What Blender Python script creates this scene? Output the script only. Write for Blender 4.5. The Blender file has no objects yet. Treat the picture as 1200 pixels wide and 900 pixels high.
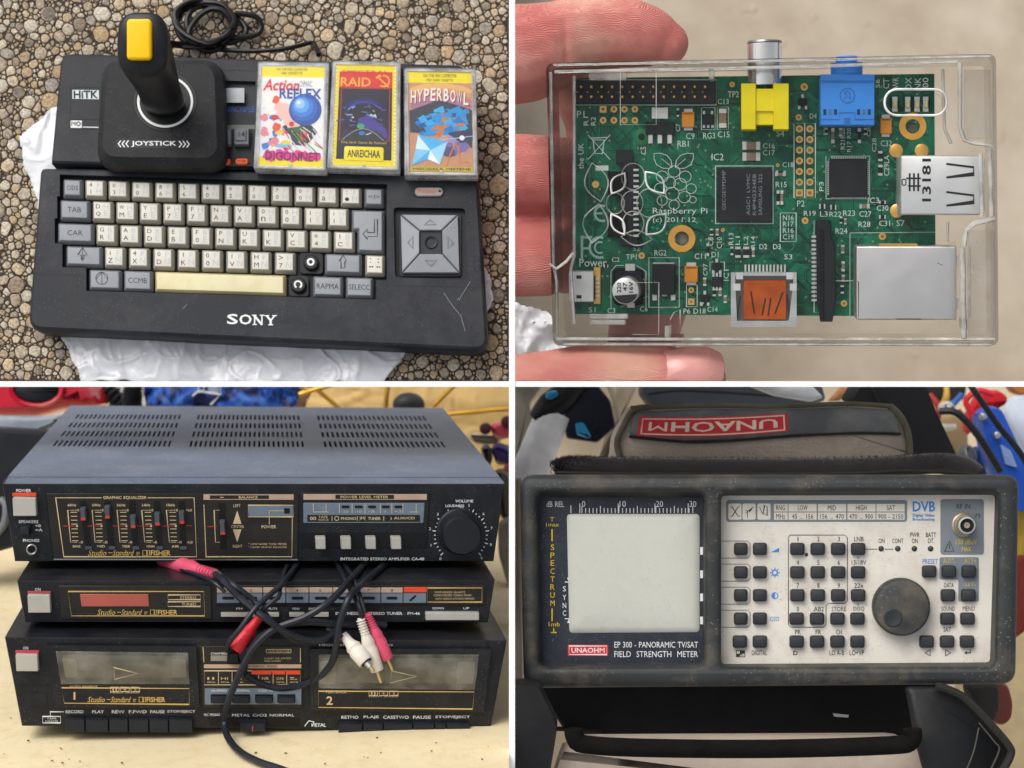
import bpy, bmesh, math, random
from mathutils import Vector, Matrix, noise
from mathutils.geometry import tessellate_polygon
random.seed(7)
SC = bpy.context.scene
COL = SC.collection
S = 0.0008                      # metres per working unit
TILT = math.radians(40)         # the camera looks down, 40 degrees off plumb
G = Matrix.Rotation(TILT, 4, 'X')
CAMPOS = Vector((0.0, 0.0, 3.2))

# ------------------------------------------------------------ camera
cd = bpy.data.cameras.new('camera')
cam = bpy.data.objects.new('camera', cd)
COL.objects.link(cam)
cam.matrix_world = Matrix.Translation(CAMPOS) @ G
cd.sensor_width = 36.0
cd.lens = 60.0
cd.clip_start = 0.05
cd.clip_end = 400
cd.dof.use_dof = True
cd.dof.focus_distance = 1690 * S
cd.dof.aperture_fstop = 8.0
SC.camera = cam

# ------------------------------------------------------------ sky and sun (bright overcast)
W = bpy.data.worlds.new('World'); SC.world = W; W.use_nodes = True
nt = W.node_tree; nt.nodes.clear()
wo = nt.nodes.new('ShaderNodeOutputWorld'); bg = nt.nodes.new('ShaderNodeBackground')
sky = nt.nodes.new('ShaderNodeTexSky'); sky.sky_type = 'NISHITA'; sky.sun_disc = False
SUN_EL, SUN_ROT = math.radians(64), math.radians(288)
sky.sun_elevation = SUN_EL; sky.sun_rotation = SUN_ROT
sky.air_density = 1.0; sky.dust_density = 5.0; sky.ozone_density = 1.0
hs = nt.nodes.new('ShaderNodeHueSaturation'); hs.inputs['Saturation'].default_value = 0.22
bg.inputs['Strength'].default_value = 0.15
nt.links.new(sky.outputs[0], hs.inputs['Color']); nt.links.new(hs.outputs[0], bg.inputs['Color'])
nt.links.new(bg.outputs[0], wo.inputs['Surface'])
sd = bpy.data.lights.new('sun', 'SUN'); sd.energy = 1.25; sd.angle = math.radians(45); sd.color = (1.0, 0.955, 0.89)
sun = bpy.data.objects.new('sun', sd); COL.objects.link(sun)
# sky sun_rotation turns clockwise from +Y
sdir = Vector((math.sin(SUN_ROT) * math.cos(SUN_EL), math.cos(SUN_ROT) * math.cos(SUN_EL), math.sin(SUN_EL)))
sun.rotation_euler = sdir.to_track_quat('Z', 'Y').to_euler()
sun.location = (0, 0, 6)
SC.view_settings.view_transform = 'Standard'; SC.view_settings.look = 'None'
SC.view_settings.exposure = 0.16; SC.view_settings.gamma = 1.0; SC.view_settings.use_curve_mapping = False
SC.render.engine = 'CYCLES'
SC.cycles.max_bounces = 10; SC.cycles.transparent_max_bounces = 24
SC.cycles.use_denoising = True

# ------------------------------------------------------------ materials
def lin(h, a=1.0):
    if isinstance(h, tuple): return (h[0], h[1], h[2], 1)
    h = h.lstrip('#'); v = []
    for i in (0, 2, 4):
        c = int(h[i:i + 2], 16) / 255
        v.append((c / 12.92 if c <= .04045 else ((c + .055) / 1.055) ** 2.4) * a)
    return (v[0], v[1], v[2], 1)
MATS = {}
def mat(name, col, rough=.5, metal=0.0, var=.12, vscale=60, bump=0.0, bscale=900, spec=.33, grime=None, gamt=.0, gscale=30, rvar=.15, extra=None, sub=0, sheen=0, speck=0, sscale=260, scol='#8f8d88', bdist=.0006):
    if name in MATS: return MATS[name]
    m = bpy.data.materials.new(name); m.use_nodes = True; MATS[name] = m
    t = m.node_tree; N = t.nodes; L = t.links
    b = N['Principled BSDF']
    c = lin(col) if isinstance(col, str) else (*col, 1)
    b.inputs['Roughness'].default_value = rough; b.inputs['Metallic'].default_value = metal
    b.inputs['Specular IOR Level'].default_value = spec
    tc = N.new('ShaderNodeTexCoord')
    n1 = N.new('ShaderNodeTexNoise'); n1.inputs['Scale'].default_value = vscale; n1.inputs['Detail'].default_value = 6
    L.new(tc.outputs['Object'], n1.inputs['Vector'])
    mx = N.new('ShaderNodeMix'); mx.data_type = 'RGBA'
    mx.inputs['A'].default_value = (*[v * (1 - var) for v in c[:3]], 1)
    mx.inputs['B'].default_value = (*[min(1, v * (1 + var)) for v in c[:3]], 1)
    mr = N.new('ShaderNodeMapRange'); mr.inputs[1].default_value = .3; mr.inputs[2].default_value = .7
    L.new(n1.outputs[0], mr.inputs[0]); L.new(mr.outputs[0], mx.inputs['Factor'])
    out = mx.outputs['Result']
    rr_ = N.new('ShaderNodeMapRange'); rr_.inputs[3].default_value = max(0.02, rough - rvar); rr_.inputs[4].default_value = min(1, rough + rvar)
    L.new(n1.outputs[0], rr_.inputs[0]); L.new(rr_.outputs[0], b.inputs['Roughness'])
    if grime:
        n2 = N.new('ShaderNodeTexNoise'); n2.inputs['Scale'].default_value = gscale; n2.inputs['Detail'].default_value = 10; n2.inputs['Roughness'].default_value = .7
        L.new(tc.outputs['Object'], n2.inputs['Vector'])
        m2 = N.new('ShaderNodeMapRange'); m2.inputs[1].default_value = .48; m2.inputs[2].default_value = .72; m2.inputs[4].default_value = gamt
        L.new(n2.outputs[0], m2.inputs[0])
        x2 = N.new('ShaderNodeMix'); x2.data_type = 'RGBA'; x2.inputs['B'].default_value = lin(grime)
        L.new(out, x2.inputs['A']); L.new(m2.outputs[0], x2.inputs['Factor']); out = x2.outputs['Result']
    if speck:
        v = N.new('ShaderNodeTexVoronoi'); v.inputs['Scale'].default_value = sscale; L.new(tc.outputs['Object'], v.inputs['Vector'])
        n6 = N.new('ShaderNodeTexNoise'); n6.inputs['Scale'].default_value = sscale * .12; n6.inputs['Detail'].default_value = 4; L.new(tc.outputs['Object'], n6.inputs['Vector'])
        ma = N.new('ShaderNodeMapRange'); ma.inputs[1].default_value = .22; ma.inputs[2].default_value = .08; ma.inputs[3].default_value = 0; ma.inputs[4].default_value = speck
        mb = N.new('ShaderNodeMapRange'); mb.inputs[1].default_value = .42; mb.inputs[2].default_value = .62
        mm = N.new('ShaderNodeMath'); mm.operation = 'MULTIPLY'; L.new(v.outputs['Distance'], ma.inputs[0]); L.new(n6.outputs[0], mb.inputs[0]); L.new(ma.outputs[0], mm.inputs[0]); L.new(mb.outputs[0], mm.inputs[1])
        x3 = N.new('ShaderNodeMix'); x3.data_type = 'RGBA'; x3.inputs['B'].default_value = lin(scol); L.new(out, x3.inputs['A']); L.new(mm.outputs[0], x3.inputs['Factor']); out = x3.outputs['Result']
    L.new(out, b.inputs['Base Color'])
    if bump:
        n3 = N.new('ShaderNodeTexNoise'); n3.inputs['Scale'].default_value = bscale; n3.inputs['Detail'].default_value = 3
        L.new(tc.outputs['Object'], n3.inputs['Vector'])
        bp = N.new('ShaderNodeBump'); bp.inputs['Strength'].default_value = bump; bp.inputs['Distance'].default_value = bdist
        L.new(n3.outputs[0], bp.inputs['Height']); L.new(bp.outputs[0], b.inputs['Normal'])
    if sub:
        b.inputs['Subsurface Weight'].default_value = sub; b.inputs['Subsurface Radius'].default_value = (.01, .004, .002); b.inputs['Subsurface Scale'].default_value = .6
    if sheen:
        b.inputs['Sheen Weight'].default_value = sheen; b.inputs['Sheen Roughness'].default_value = .5
    if extra: extra(m, N, L, b, tc, out)
    return m
def clear(name, tint=(.93, .95, .93), rough=.08, haze=.06, hcol=(.8, .8, .76), fr=1.45, wob=.15):
    """clear moulded plastic: what is behind shows through, a sheen on top, a little haze"""
    if name in MATS: return MATS[name]
    m = bpy.data.materials.new(name); m.use_nodes = True; MATS[name] = m
    N = m.node_tree.nodes; L = m.node_tree.links; N.clear()
    o = N.new('ShaderNodeOutputMaterial'); tr = N.new('ShaderNodeBsdfTransparent'); gl = N.new('ShaderNodeBsdfGlossy'); df = N.new('ShaderNodeBsdfDiffuse')
    tr.inputs[0].default_value = (*tint, 1); gl.inputs['Roughness'].default_value = rough; df.inputs[0].default_value = (*hcol, 1)
    f = N.new('ShaderNodeFresnel'); f.inputs[0].default_value = fr
    a = N.new('ShaderNodeMixShader'); c2 = N.new('ShaderNodeMixShader')
    tc = N.new('ShaderNodeTexCoord'); n = N.new('ShaderNodeTexNoise'); n.inputs['Scale'].default_value = 55; n.inputs['Detail'].default_value = 9
    mr = N.new('ShaderNodeMapRange'); mr.inputs[1].default_value = .35; mr.inputs[2].default_value = .75; mr.inputs[3].default_value = haze * .5; mr.inputs[4].default_value = haze * 2
    L.new(tc.outputs['Object'], n.inputs['Vector']); L.new(n.outputs[0], mr.inputs[0])
    L.new(mr.outputs[0], a.inputs[0]); L.new(tr.outputs[0], a.inputs[1]); L.new(df.outputs[0], a.inputs[2])
    L.new(f.outputs[0], c2.inputs[0]); L.new(a.outputs[0], c2.inputs[1]); L.new(gl.outputs[0], c2.inputs[2])
    n5 = N.new('ShaderNodeTexNoise'); n5.inputs['Scale'].default_value = 90; bp = N.new('ShaderNodeBump'); bp.inputs['Strength'].default_value = wob; bp.inputs['Distance'].default_value = .001
    L.new(tc.outputs['Object'], n5.inputs['Vector']); L.new(n5.outputs[0], bp.inputs['Height']); L.new(bp.outputs[0], gl.inputs['Normal'])
    L.new(c2.outputs[0], o.inputs[0])
    return m

# ------------------------------------------------------------ space: pixel (px,py) at depth d, camera looks along -z
def P(px, py, d): return Vector(((px - 600) * d / 2000, (450 - py) * d / 2000, -d))
def vp(vx, vy): return Vector((vx - 600, 450 - vy, -2000)).normalized()   # direction that runs away towards a vanishing point
def plane(Q, n):
    n = n.normalized(); k = Q.dot(n)
    def pm(px, py, h=0.0):
        r = Vector(((px - 600) / 2000, (450 - py) / 2000, -1.0))
        return r * (k / r.dot(n)) + n * h
    pm.n = n; pm.Q = Q
    return pm
def lift(pm, dh, f=None):
    def q(px, py, h=0.0):
        if f: px, py = f(px, py)
        return pm(px, py, h + dh)
    return q

class MB:
    def __init__(s): s.v = []; s.f = []; s.m = []; s.cur = 0; s.flat = set()
    def add(s, vs, fs):
        o = len(s.v); s.v += [Vector(v) for v in vs]
        for f in fs: s.f.append(tuple(i + o for i in f)); s.m.append(s.cur)
        return s
    def loft(s, secs, cap0=True, cap1=True, closed=True):
        n = len(secs[0]); vs = [p for q in secs for p in q]; fs = []
        for k in range(len(secs) - 1):
            for i in range(n if closed else n - 1):
                j = (i + 1) % n
                fs.append((k * n + i, k * n + j, (k + 1) * n + j, (k + 1) * n + i))
        if cap0: fs.append(tuple(range(n - 1, -1, -1)))
        if cap1: fs.append(tuple(range((len(secs) - 1) * n, len(secs) * n)))
        return s.add(vs, fs)
    def rr(s, pm, x0, y0, x1, y1, r=2, prof=((0, 0), (1, 0)), n=3, cap0=False):
        secs = []
        for h, ins in prof: secs.append([pm(x, y, h) for x, y in rrpts(x0 + ins, y0 + ins, x1 - ins, y1 - ins, max(.01, r - ins if ins > 0 else r - ins), n)])
        return s.loft(secs, cap0=cap0)
    def quadbox(s, pm, q, prof=((0, 0), (1, 0)), r=0, n=3):
        """prism over a four-cornered outline (corners clockwise from top left)"""
        c = (sum(p[0] for p in q) / 4, sum(p[1] for p in q) / 4); secs = []
        for h, ins in prof:
            def bl(u, v):
                x = (1 - u) * (1 - v) * q[0][0] + u * (1 - v) * q[1][0] + u * v * q[2][0] + (1 - u) * v * q[3][0]
                y = (1 - u) * (1 - v) * q[0][1] + u * (1 - v) * q[1][1] + u * v * q[2][1] + (1 - u) * v * q[3][1]
                return x, y
            w = math.hypot(q[1][0] - q[0][0], q[1][1] - q[0][1]); hh = math.hypot(q[3][0] - q[0][0], q[3][1] - q[0][1])
            pts = rrpts(ins, ins, w - ins, hh - ins, max(.01, r - ins), n) if r else [(ins, ins), (w - ins, ins), (w - ins, hh - ins), (ins, hh - ins)]
            secs.append([pm(*bl(x / w, y / hh), h) for x, y in pts])
        return s.loft(secs, cap0=False)
    def poly(s, pm, pts, h=0.0):
        vs = [pm(x, y, h) for x, y in pts]
        flat = [Vector((x, -y, 0)) for x, y in pts]
        tr = tessellate_polygon([flat])
        return s.add(vs, tr)
    def plate(s, pm, outer, holes, h1, h0=None, wall=True):
        loops = [outer] + list(holes); flat = [[Vector((x, -y, 0)) for x, y in l] for l in loops]
        allp = [p for l in loops for p in l]; n = len(allp)
        tr = tessellate_polygon(flat)
        s.add([pm(x, y, h1) for x, y in allp], tr)
        if h0 is not None and wall:
            for l in loops:
                k = len(l)
                s.add([pm(x, y, h1) for x, y in l] + [pm(x, y, h0) for x, y in l], [(i, (i + 1) % k, k + (i + 1) % k, k + i) for i in range(k)])
        return s
    def rect(s, pm, x0, y0, x1, y1, h=.3): return s.add([pm(x0, y0, h), pm(x1, y0, h), pm(x1, y1, h), pm(x0, y1, h)], [(0, 3, 2, 1)])
    def box(s, pm, x0, y0, x1, y1, h0, h1, ch=0):
        if ch: return s.rr(pm, x0, y0, x1, y1, ch, ((h0, 0), (h1 - ch * .6, 0), (h1, ch * .6)), n=2, cap0=True)
        return s.loft([[pm(x0, y0, h0), pm(x1, y0, h0), pm(x1, y1, h0), pm(x0, y1, h0)], [pm(x0, y0, h1), pm(x1, y0, h1), pm(x1, y1, h1), pm(x0, y1, h1)]])
    def stroke(s, pm, pts, w=1.0, h=.35, closed=False):
        P2 = [Vector(p) for p in pts]; n = len(P2); L_ = []; R_ = []
        for i in range(n):
            a = P2[(i - 1) % n] if (closed or i > 0) else P2[i]; b = P2[(i + 1) % n] if (closed or i < n - 1) else P2[i]
            t = (b - a)
            if t.length < 1e-6: t = Vector((1, 0))
            t.normalize(); nn = Vector((-t.y, t.x))
            d0 = P2[i] - a
            k = 1.0
            if d0.length > 1e-6 and (b - P2[i]).length > 1e-6:
                k = 1 / max(.5, abs(d0.normalized().dot(t)))
            L_.append(P2[i] + nn * w / 2 * k); R_.append(P2[i] - nn * w / 2 * k)
        vs = [pm(p.x, p.y, h) for p in L_] + [pm(p.x, p.y, h) for p in R_]
        fs = [(i, (i + 1) % n, n + (i + 1) % n, n + i) for i in range(n if closed else n - 1)]
        return s.add(vs, fs)
    def frame(s, pm, x0, y0, x1, y1, w=1, h=.35, r=0):
        return s.stroke(pm, rrpts(x0, y0, x1, y1, r, 4) if r else [(x0, y0), (x1, y0), (x1, y1), (x0, y1)], w, h, True)
    def disc(s, pm, cx, cy, prof, n=24, ry=1.0, cap0=False, cap1=True, a0=0, dx=0, dy=0):
        """turned part: prof = [(h, r)]; dx, dy lean it per unit of height"""
        secs = [[pm(cx + dx * h + r * math.cos(a0 + i * 2 * math.pi / n), cy + dy * h + r * ry * math.sin(a0 + i * 2 * math.pi / n), h) for i in range(n)] for h, r in prof]
        return s.loft(secs, cap0=cap0, cap1=cap1)
    def ring(s, pm, cx, cy, r, w, h=.35, n=28, ry=1):
        return s.stroke(pm, [(cx + r * math.cos(i * 2 * math.pi / n), cy + r * ry * math.sin(i * 2 * math.pi / n)) for i in range(n)], w, h, True)
    def tube(s, pts, r, n=8, smooth=4, flatten=None, caps=True):
        pts = [Vector(p) for p in pts]; rs = r if isinstance(r, (list, tuple)) else [r] * len(pts)
        if smooth > 1 and len(pts) > 2: pts, rs = catmull(pts, rs, smooth)
        secs = []; up = None
        for i, p in enumerate(pts):
            t = (pts[min(i + 1, len(pts) - 1)] - pts[max(i - 1, 0)]).normalized()
            if up is None:
                up = Vector((0, 0, 1)) if abs(t.z) < .9 else Vector((0, 1, 0))
            up = (up - t * up.dot(t)).normalized(); sd_ = t.cross(up)
            fl = flatten or 1
            secs.append([p + (sd_ * math.cos(a) + up * math.sin(a) * fl) * rs[i] for a in [k * 2 * math.pi / n for k in range(n)]])
        return s.loft(secs, cap0=caps, cap1=caps)
    def text(s, pm, st, x0, y0, x1, y1, h=.35, bold=False, shear=0.0, rot=0, wide=None):
        """print the string so that it fills the box; rot in quarter turns (1 reads upwards, 2 upside down, 3 downwards)"""
        vs, fs, bb = layout(st, bold)
        if not vs: return s
        W_, H_ = bb[2] - bb[0], bb[3] - bb[1]
        if W_ < 1e-6 or H_ < 1e-6: W_ = max(W_, 1e-3); H_ = max(H_, 1e-3)
        if len(st) == 1 and rot == 0 and not wide:                        # a lone character keeps its own proportion
            wn = W_ / H_ * (y1 - y0) * 1.15
            if wn < x1 - x0: c_ = (x0 + x1) / 2; x0, x1 = c_ - wn / 2, c_ + wn / 2
        out = []
        for (x, y) in vs:
            u = (x - bb[0]) / W_; v = (y - bb[1]) / H_           # u right, v up
            if shear: u = (u * W_ + v * H_ * shear) / (W_ + H_ * shear)
            if rot == 0: a, b = x0 + u * (x1 - x0), y1 - v * (y1 - y0)
            elif rot == 1: a, b = x0 + (1 - v) * 0 + (1 - v) * 0 + (x1 - x0) * (1 - v), y1 - u * (y1 - y0)
            elif rot == 2: a, b = x1 - u * (x1 - x0), y0 + v * (y1 - y0)
            else: a, b = x0 + v * (x1 - x0), y0 + u * (y1 - y0)
            out.append(pm(a, b, h))
        return s.add(out, fs)
    def jitter(s, amp, sc):
        for v in s.v:
            v += noise.noise_vector(v * sc) * amp
        return s
    def cut(s, co, no):
        """slice away what lies on the +no side and close the cut"""
        bm = bmesh.new(); vs = [bm.verts.new(v) for v in s.v]; bm.verts.ensure_lookup_table()
        for f in s.f:
            try: bm.faces.new([vs[i] for i in f])
            except ValueError: pass
        g = bm.verts[:] + bm.edges[:] + bm.faces[:]
        r = bmesh.ops.bisect_plane(bm, geom=g, plane_co=Vector(co), plane_no=Vector(no), clear_outer=True)
        e = [x for x in r['geom_cut'] if isinstance(x, bmesh.types.BMEdge)]
        try: bmesh.ops.holes_fill(bm, edges=e, sides=0)
        except Exception: pass
        bm.verts.index_update()
        s.v = [v.co.copy() for v in bm.verts]; s.f = [tuple(v.index for v in f.verts) for f in bm.faces]; s.m = [0] * len(s.f)
        bm.free(); return s
    def mesh(s, name, mats, M=None, smooth=True, ang=38):
        me = bpy.data.meshes.new(name)
        inv = (M.inverted() if M else Matrix())
        me.from_pydata([tuple((inv @ v) * S) for v in s.v], [], s.f)
        for m in (mats if isinstance(mats, (list, tuple)) else [mats]): me.materials.append(m)
        if any(s.m): me.polygons.foreach_set('material_index', s.m)
        bm = bmesh.new(); bm.from_mesh(me)
        if len(bm.faces) < 60000:
            bmesh.ops.remove_doubles(bm, verts=bm.verts, dist=1e-7)
            bmesh.ops.recalc_face_normals(bm, faces=bm.faces) if s.closed() else None
        bm.to_mesh(me); bm.free()
        if smooth:
            me.polygons.foreach_set('use_smooth', [True] * len(me.polygons)); me.set_sharp_from_angle(angle=math.radians(ang))
        me.update(); return me
    def closed(s): return True
    def build(s, name, m, parent=None, smooth=True, label=None, kind=None, ang=38):
        if not s.v: return None
        M = REG[parent.name]['_M'] if parent is not None and parent.name in REG else None
        if parent is None:
            o3 = sum(s.v, Vector()) / len(s.v); M = Matrix.Translation(o3)
        me = s.mesh(name, m, M, smooth, ang)
        o = bpy.data.objects.new(name, me); COL.objects.link(o)
        if parent is not None: o.parent = parent; REG[o.name] = {'_M': M}
        else:
            o.matrix_world = wm(M); REG[o.name] = {'_M': M}
        if label: o['label'] = label
        if kind: o['kind'] = kind
        elif parent is not None and name.split('_')[-1] in ('lettering', 'line', 'print', 'groove', 'stitching', 'outline'): o['kind'] = 'stuff'
        return o
REG = {}
BASE = Matrix.Translation(CAMPOS) @ G
def wm(M):
    T_ = M.to_translation() * S; R_ = M.to_3x3().to_4x4()
    return BASE @ Matrix.Translation(T_) @ R_
def thing(name, label, cat, O, axes=None, group=None):
    """an Empty at the thing's base; axes = (x, y, z) of its own frame"""
    M = Matrix.Translation(O)
    if axes:
        R_ = Matrix((axes[0], axes[1], axes[2])).transposed().to_4x4(); M = M @ R_
    o = bpy.data.objects.new(name, None); COL.objects.link(o); o.empty_display_size = .02
    o.matrix_world = wm(M); REG[o.name] = {'_M': M}
    o['label'] = label; o['category'] = cat
    if group: o['group'] = group
    return o
def tag(o, label, cat, group=None):
    o['label'] = label; o['category'] = cat
    if group: o['group'] = group
    return o
def axes_from_z(z, xseed=Vector((1, 0, 0))):
    z = z.normalized(); x = (xseed - z * xseed.dot(z)).normalized(); return (x, z.cross(x), z)
def catmull(pts, rs, k):
    out = []; ro = []; n = len(pts)
    for i in range(n - 1):
        p0, p1, p2, p3 = pts[max(i - 1, 0)], pts[i], pts[i + 1], pts[min(i + 2, n - 1)]
        for j in range(k):
            t = j / k
            out.append(.5 * ((2 * p1) + (p2 - p0) * t + (2 * p0 - 5 * p1 + 4 * p2 - p3) * t * t + (3 * p1 - p0 - 3 * p2 + p3) * t ** 3))
            ro.append(rs[i] * (1 - t) + rs[i + 1] * t)
    out.append(pts[-1]); ro.append(rs[-1]); return out, ro
def rrpts(x0, y0, x1, y1, r, n=3):
    r = max(.01, min(r, (x1 - x0) / 2 - .01, (y1 - y0) / 2 - .01)); o = []
    for cx, cy, a in ((x1 - r, y0 + r, -90), (x1 - r, y1 - r, 0), (x0 + r, y1 - r, 90), (x0 + r, y0 + r, 180)):
        for k in range(n + 1):
            t = math.radians(a + 90 * k / n); o.append((cx + r * math.cos(t), cy + r * math.sin(t)))
    return o
def insetpoly(pts, d):
    n = len(pts); o = []
    for i in range(n):
        p, a, c = Vector(pts[i]), Vector(pts[i - 1]), Vector(pts[(i + 1) % n])
        u = (p - a).normalized(); w = (c - p).normalized(); n1_ = Vector((-u.y, u.x)); n2_ = Vector((-w.y, w.x))
        m_ = (n1_ + n2_); o.append(tuple(p + m_ * (d / max(.3, 1 + n1_.dot(n2_)))))
    return o
def dup(o, name=None):
    c = o.copy(); COL.objects.link(c); return c

# ------------------------------------------------------------ letters
CHARS = "ABCDEFGHIJKLMNOPQRSTUVWXYZabcdefghijklmnopqrstuvwxyz0123456789.,-/+&()<>:=!*'\u0416\u0418\u0414\u042f\u042e\u0424\u00ab\u00bb"
GL = {}
def _glyphs():
    obs = []
    for bold in (0, 1):
        for ch in CHARS:
            for k in (1, 2):
                c = bpy.data.curves.new('t', 'FONT'); c.body = ch * k; c.resolution_u = 2; c.fill_mode = 'FRONT'
                if bold: c.offset = 0.0 if ch in 'MWmw' else .02
                o = bpy.data.objects.new('t', c); COL.objects.link(o); obs.append((bold, ch, k, o))
    bpy.context.view_layer.update(); dg = bpy.context.evaluated_depsgraph_get()
    tmp = {}
    for bold, ch, k, o in obs:
        me = o.evaluated_get(dg).to_mesh()
        me.calc_loop_triangles()
        vs = [(v.co.x, v.co.y) for v in me.vertices]; fs = [tuple(t.vertices) for t in me.loop_triangles]
        mx = max((v[0] for v in vs), default=.3)
        if k == 1: tmp[(bold, ch)] = (vs, fs, mx)
        else: GL[(bold, ch)] = (tmp[(bold, ch)][0], tmp[(bold, ch)][1], mx - tmp[(bold, ch)][2])
    for _, _, _, o in obs:
        c = o.data; bpy.data.objects.remove(o); bpy.data.curves.remove(c)
_glyphs()
def layout(st, bold=False):
    x = 0; vs = []; fs = []; b = 1 if bold else 0
    for ch in st:
        if ch == ' ': x += .35; continue
        g = GL.get((b, ch))
        if not g: continue
        o = len(vs); vs += [(a + x, c) for a, c in g[0]]; fs += [tuple(i + o for i in f) for f in g[1]]; x += g[2]
    if not vs: return [], [], None
    return vs, fs, (min(v[0] for v in vs), min(v[1] for v in vs), max(v[0] for v in vs), max(v[1] for v in vs))

# ------------------------------------------------------------ shared materials
WHITEPRINT = mat('white_print', '#dfe2e0', .5, var=.05)
GOLDPRINT = mat('gold_print', '#c9a860', .4, var=.08)
CREAMPRINT = mat('cream_print', '#c9b48c', .45, var=.08)
REDPRINT = mat('red_print', '#c9382c', .5, var=.05)
DARKPRINT = mat('dark_print', '#2b2b2c', .6, var=.05)
SILVER = mat('silver_metal', '#c9c9c6', .3, .95, var=.06, bump=.05)
STEEL = mat('dull_steel', '#b0aea8', .42, .9, var=.1, bump=.08)
GOLDM = mat('gold_plate', '#e0b060', .35, .7, var=.1)
EDGE = 2.7     # half a dividing bar, in working units

# ------------------------------------------------------------ the white frame that divides the four displays, and what closes the gaps behind it
def camplane(d): return plane(Vector((0, 0, -d)), Vector((0, 0, 1)))
m_white = mat('white_frame_paint', '#f4f4f4', .6, var=.02)
b = MB()
def slab(x0, x1, y0, y1, d0, d1):
    b.loft([[Vector((x, y, -d)) for x, y in ((x0, y0), (x1, y0), (x1, y1), (x0, y1))] for d in (d0, d1)])
slab(-2.8, 2.8, -430, 430, 1604, 1590)
slab(-560, -2.8, -2.6, 2.6, 1604, 1591); slab(2.8, 560, -2.6, 2.6, 1604, 1591)
b.build('dividing_frame', m_white, None, smooth=False, kind='structure')
b = MB(); slab(-1.8, 1.8, 3, 900, 3900, 1990)
b.build('partition', m_white, None, smooth=False, kind='structure')
b = MB(); gp = Vector((0, 0, 0))
m_conc = mat('concrete', (.34, .32, .29), .9, var=.2, vscale=3, bump=.3, bscale=60)
me = bpy.data.meshes.new('ground'); me.from_pydata([(-60, -60, -1.2), (60, -60, -1.2), (60, 60, -1.2), (-60, 60, -1.2)], [], [(0, 1, 2, 3)]); me.materials.append(m_conc)
o = bpy.data.objects.new('ground', me); COL.objects.link(o); o['kind'] = 'structure'
# ============================================================ TOP LEFT: home computer, joystick and cassettes on exposed-aggregate asphalt
n1 = Vector((0, math.sin(math.radians(12)), math.cos(math.radians(12))))
Q1 = P(300, 230, 1840)
k1 = plane(Q1, n1)                      # the deck of the computer
ax1 = axes_from_z(n1)
KH = 40                                  # height of the case
gr = plane(Q1 - n1 * (KH + 6), n1)       # the asphalt
m_gr = mat('asphalt_binder', '#3f352b', .9, var=.5, vscale=300, bump=.6, bscale=700)
def stonemat():
    def ex(m, N, L, b, tc, out):
        g = N.new('ShaderNodeNewGeometry'); oi = N.new('ShaderNodeObjectInfo'); ad = N.new('ShaderNodeMath'); ad.operation = 'ADD'
        fr = N.new('ShaderNodeMath'); fr.operation = 'FRACT'
        L.new(g.outputs['Random Per Island'], ad.inputs[0]); L.new(oi.outputs['Random'], ad.inputs[1]); L.new(ad.outputs[0], fr.inputs[0])
        r = N.new('ShaderNodeValToRGB'); e = r.color_ramp.elements
        cols = ['#8d8273', '#bfb09b', '#a5957d', '#cdc3b2', '#b89d7a', '#9f968a', '#cbbfa8', '#c0a480', '#7c7469']
        e[0].position = 0; e[0].color = lin(cols[0]); e[1].position = 1; e[1].color = lin(cols[-1])
        for i, c in enumerate(cols[1:-1]): q = e.new((i + 1) / 8); q.color = lin(c)
        L.new(fr.outputs[0], r.inputs[0])
        n = N.new('ShaderNodeTexNoise'); n.inputs['Scale'].default_value = 420; n.inputs['Detail'].default_value = 8; n.inputs['Roughness'].default_value = .8
        L.new(tc.outputs['Object'], n.inputs['Vector'])
        mr = N.new('ShaderNodeMapRange'); mr.inputs[1].default_value = .38; mr.inputs[2].default_value = .62; mr.inputs[3].default_value = .4; mr.inputs[4].default_value = 1.3
        L.new(n.outputs[0], mr.inputs[0])
        mm = N.new('ShaderNodeMix'); mm.data_type = 'RGBA'; mm.blend_type = 'MULTIPLY'; mm.inputs['Factor'].default_value = 1
        L.new(r.outputs[0], mm.inputs['A']); L.new(mr.outputs[0], mm.inputs['B']); L.new(mm.outputs['Result'], b.inputs['Base Color'])
    return mat('pebble_stone', '#a09080', .85, bump=.5, bscale=900, extra=ex)
m_stone = stonemat()
b = MB(); b.plate(gr, [(-50, -40), (597.2, -40), (597.2, 446.8), (-50, 446.8)], [], 0, -22)
b.cut((-EDGE, 0, 0), (1, 0, 0)); b.cut((0, EDGE, 0), (0, -1, 0))
asphalt = b.build('asphalt_ground', m_gr, None, smooth=False, kind='structure')
# stones: 12 shapes, thrown without overlap, large ones first
def stone_shape(seed, sub):
    r_ = random.Random(seed); n = 9 if sub == 2 else 6; base = [r_.uniform(.78, 1.14) for _ in range(n)]; ph = r_.uniform(0, 6)
    tx, ty = r_.uniform(-.12, .12), r_.uniform(-.12, .12); vs = []; fs = []
    rings = ((-.3, 1.0, 0), (.02, 1.02, .03), (.2, .86, .08), (.28, .55, .1)) if sub == 2 else ((-.3, 1.0, 0), (.05, 1.0, .04), (.24, .7, .1))
    for z, k, j in rings:
        for i in range(n):
            a = ph + i * 6.2832 / n + r_.uniform(-j, j); q = base[i] * k * (1 + r_.uniform(-j, j)); x, y = q * math.cos(a), q * math.sin(a); vs.append(Vector((x, y, z + (tx * x + ty * y if z > 0 else 0) + r_.uniform(-j, j) * .5)))
    m_ = len(rings)
    for k in range(m_ - 1):
        for i in range(n): fs.append((k * n + i, k * n + (i + 1) % n, (k + 1) * n + (i + 1) % n, (k + 1) * n + i))
    fs.append(tuple((m_ - 1) * n + i for i in range(n)))
    return vs, fs
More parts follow.
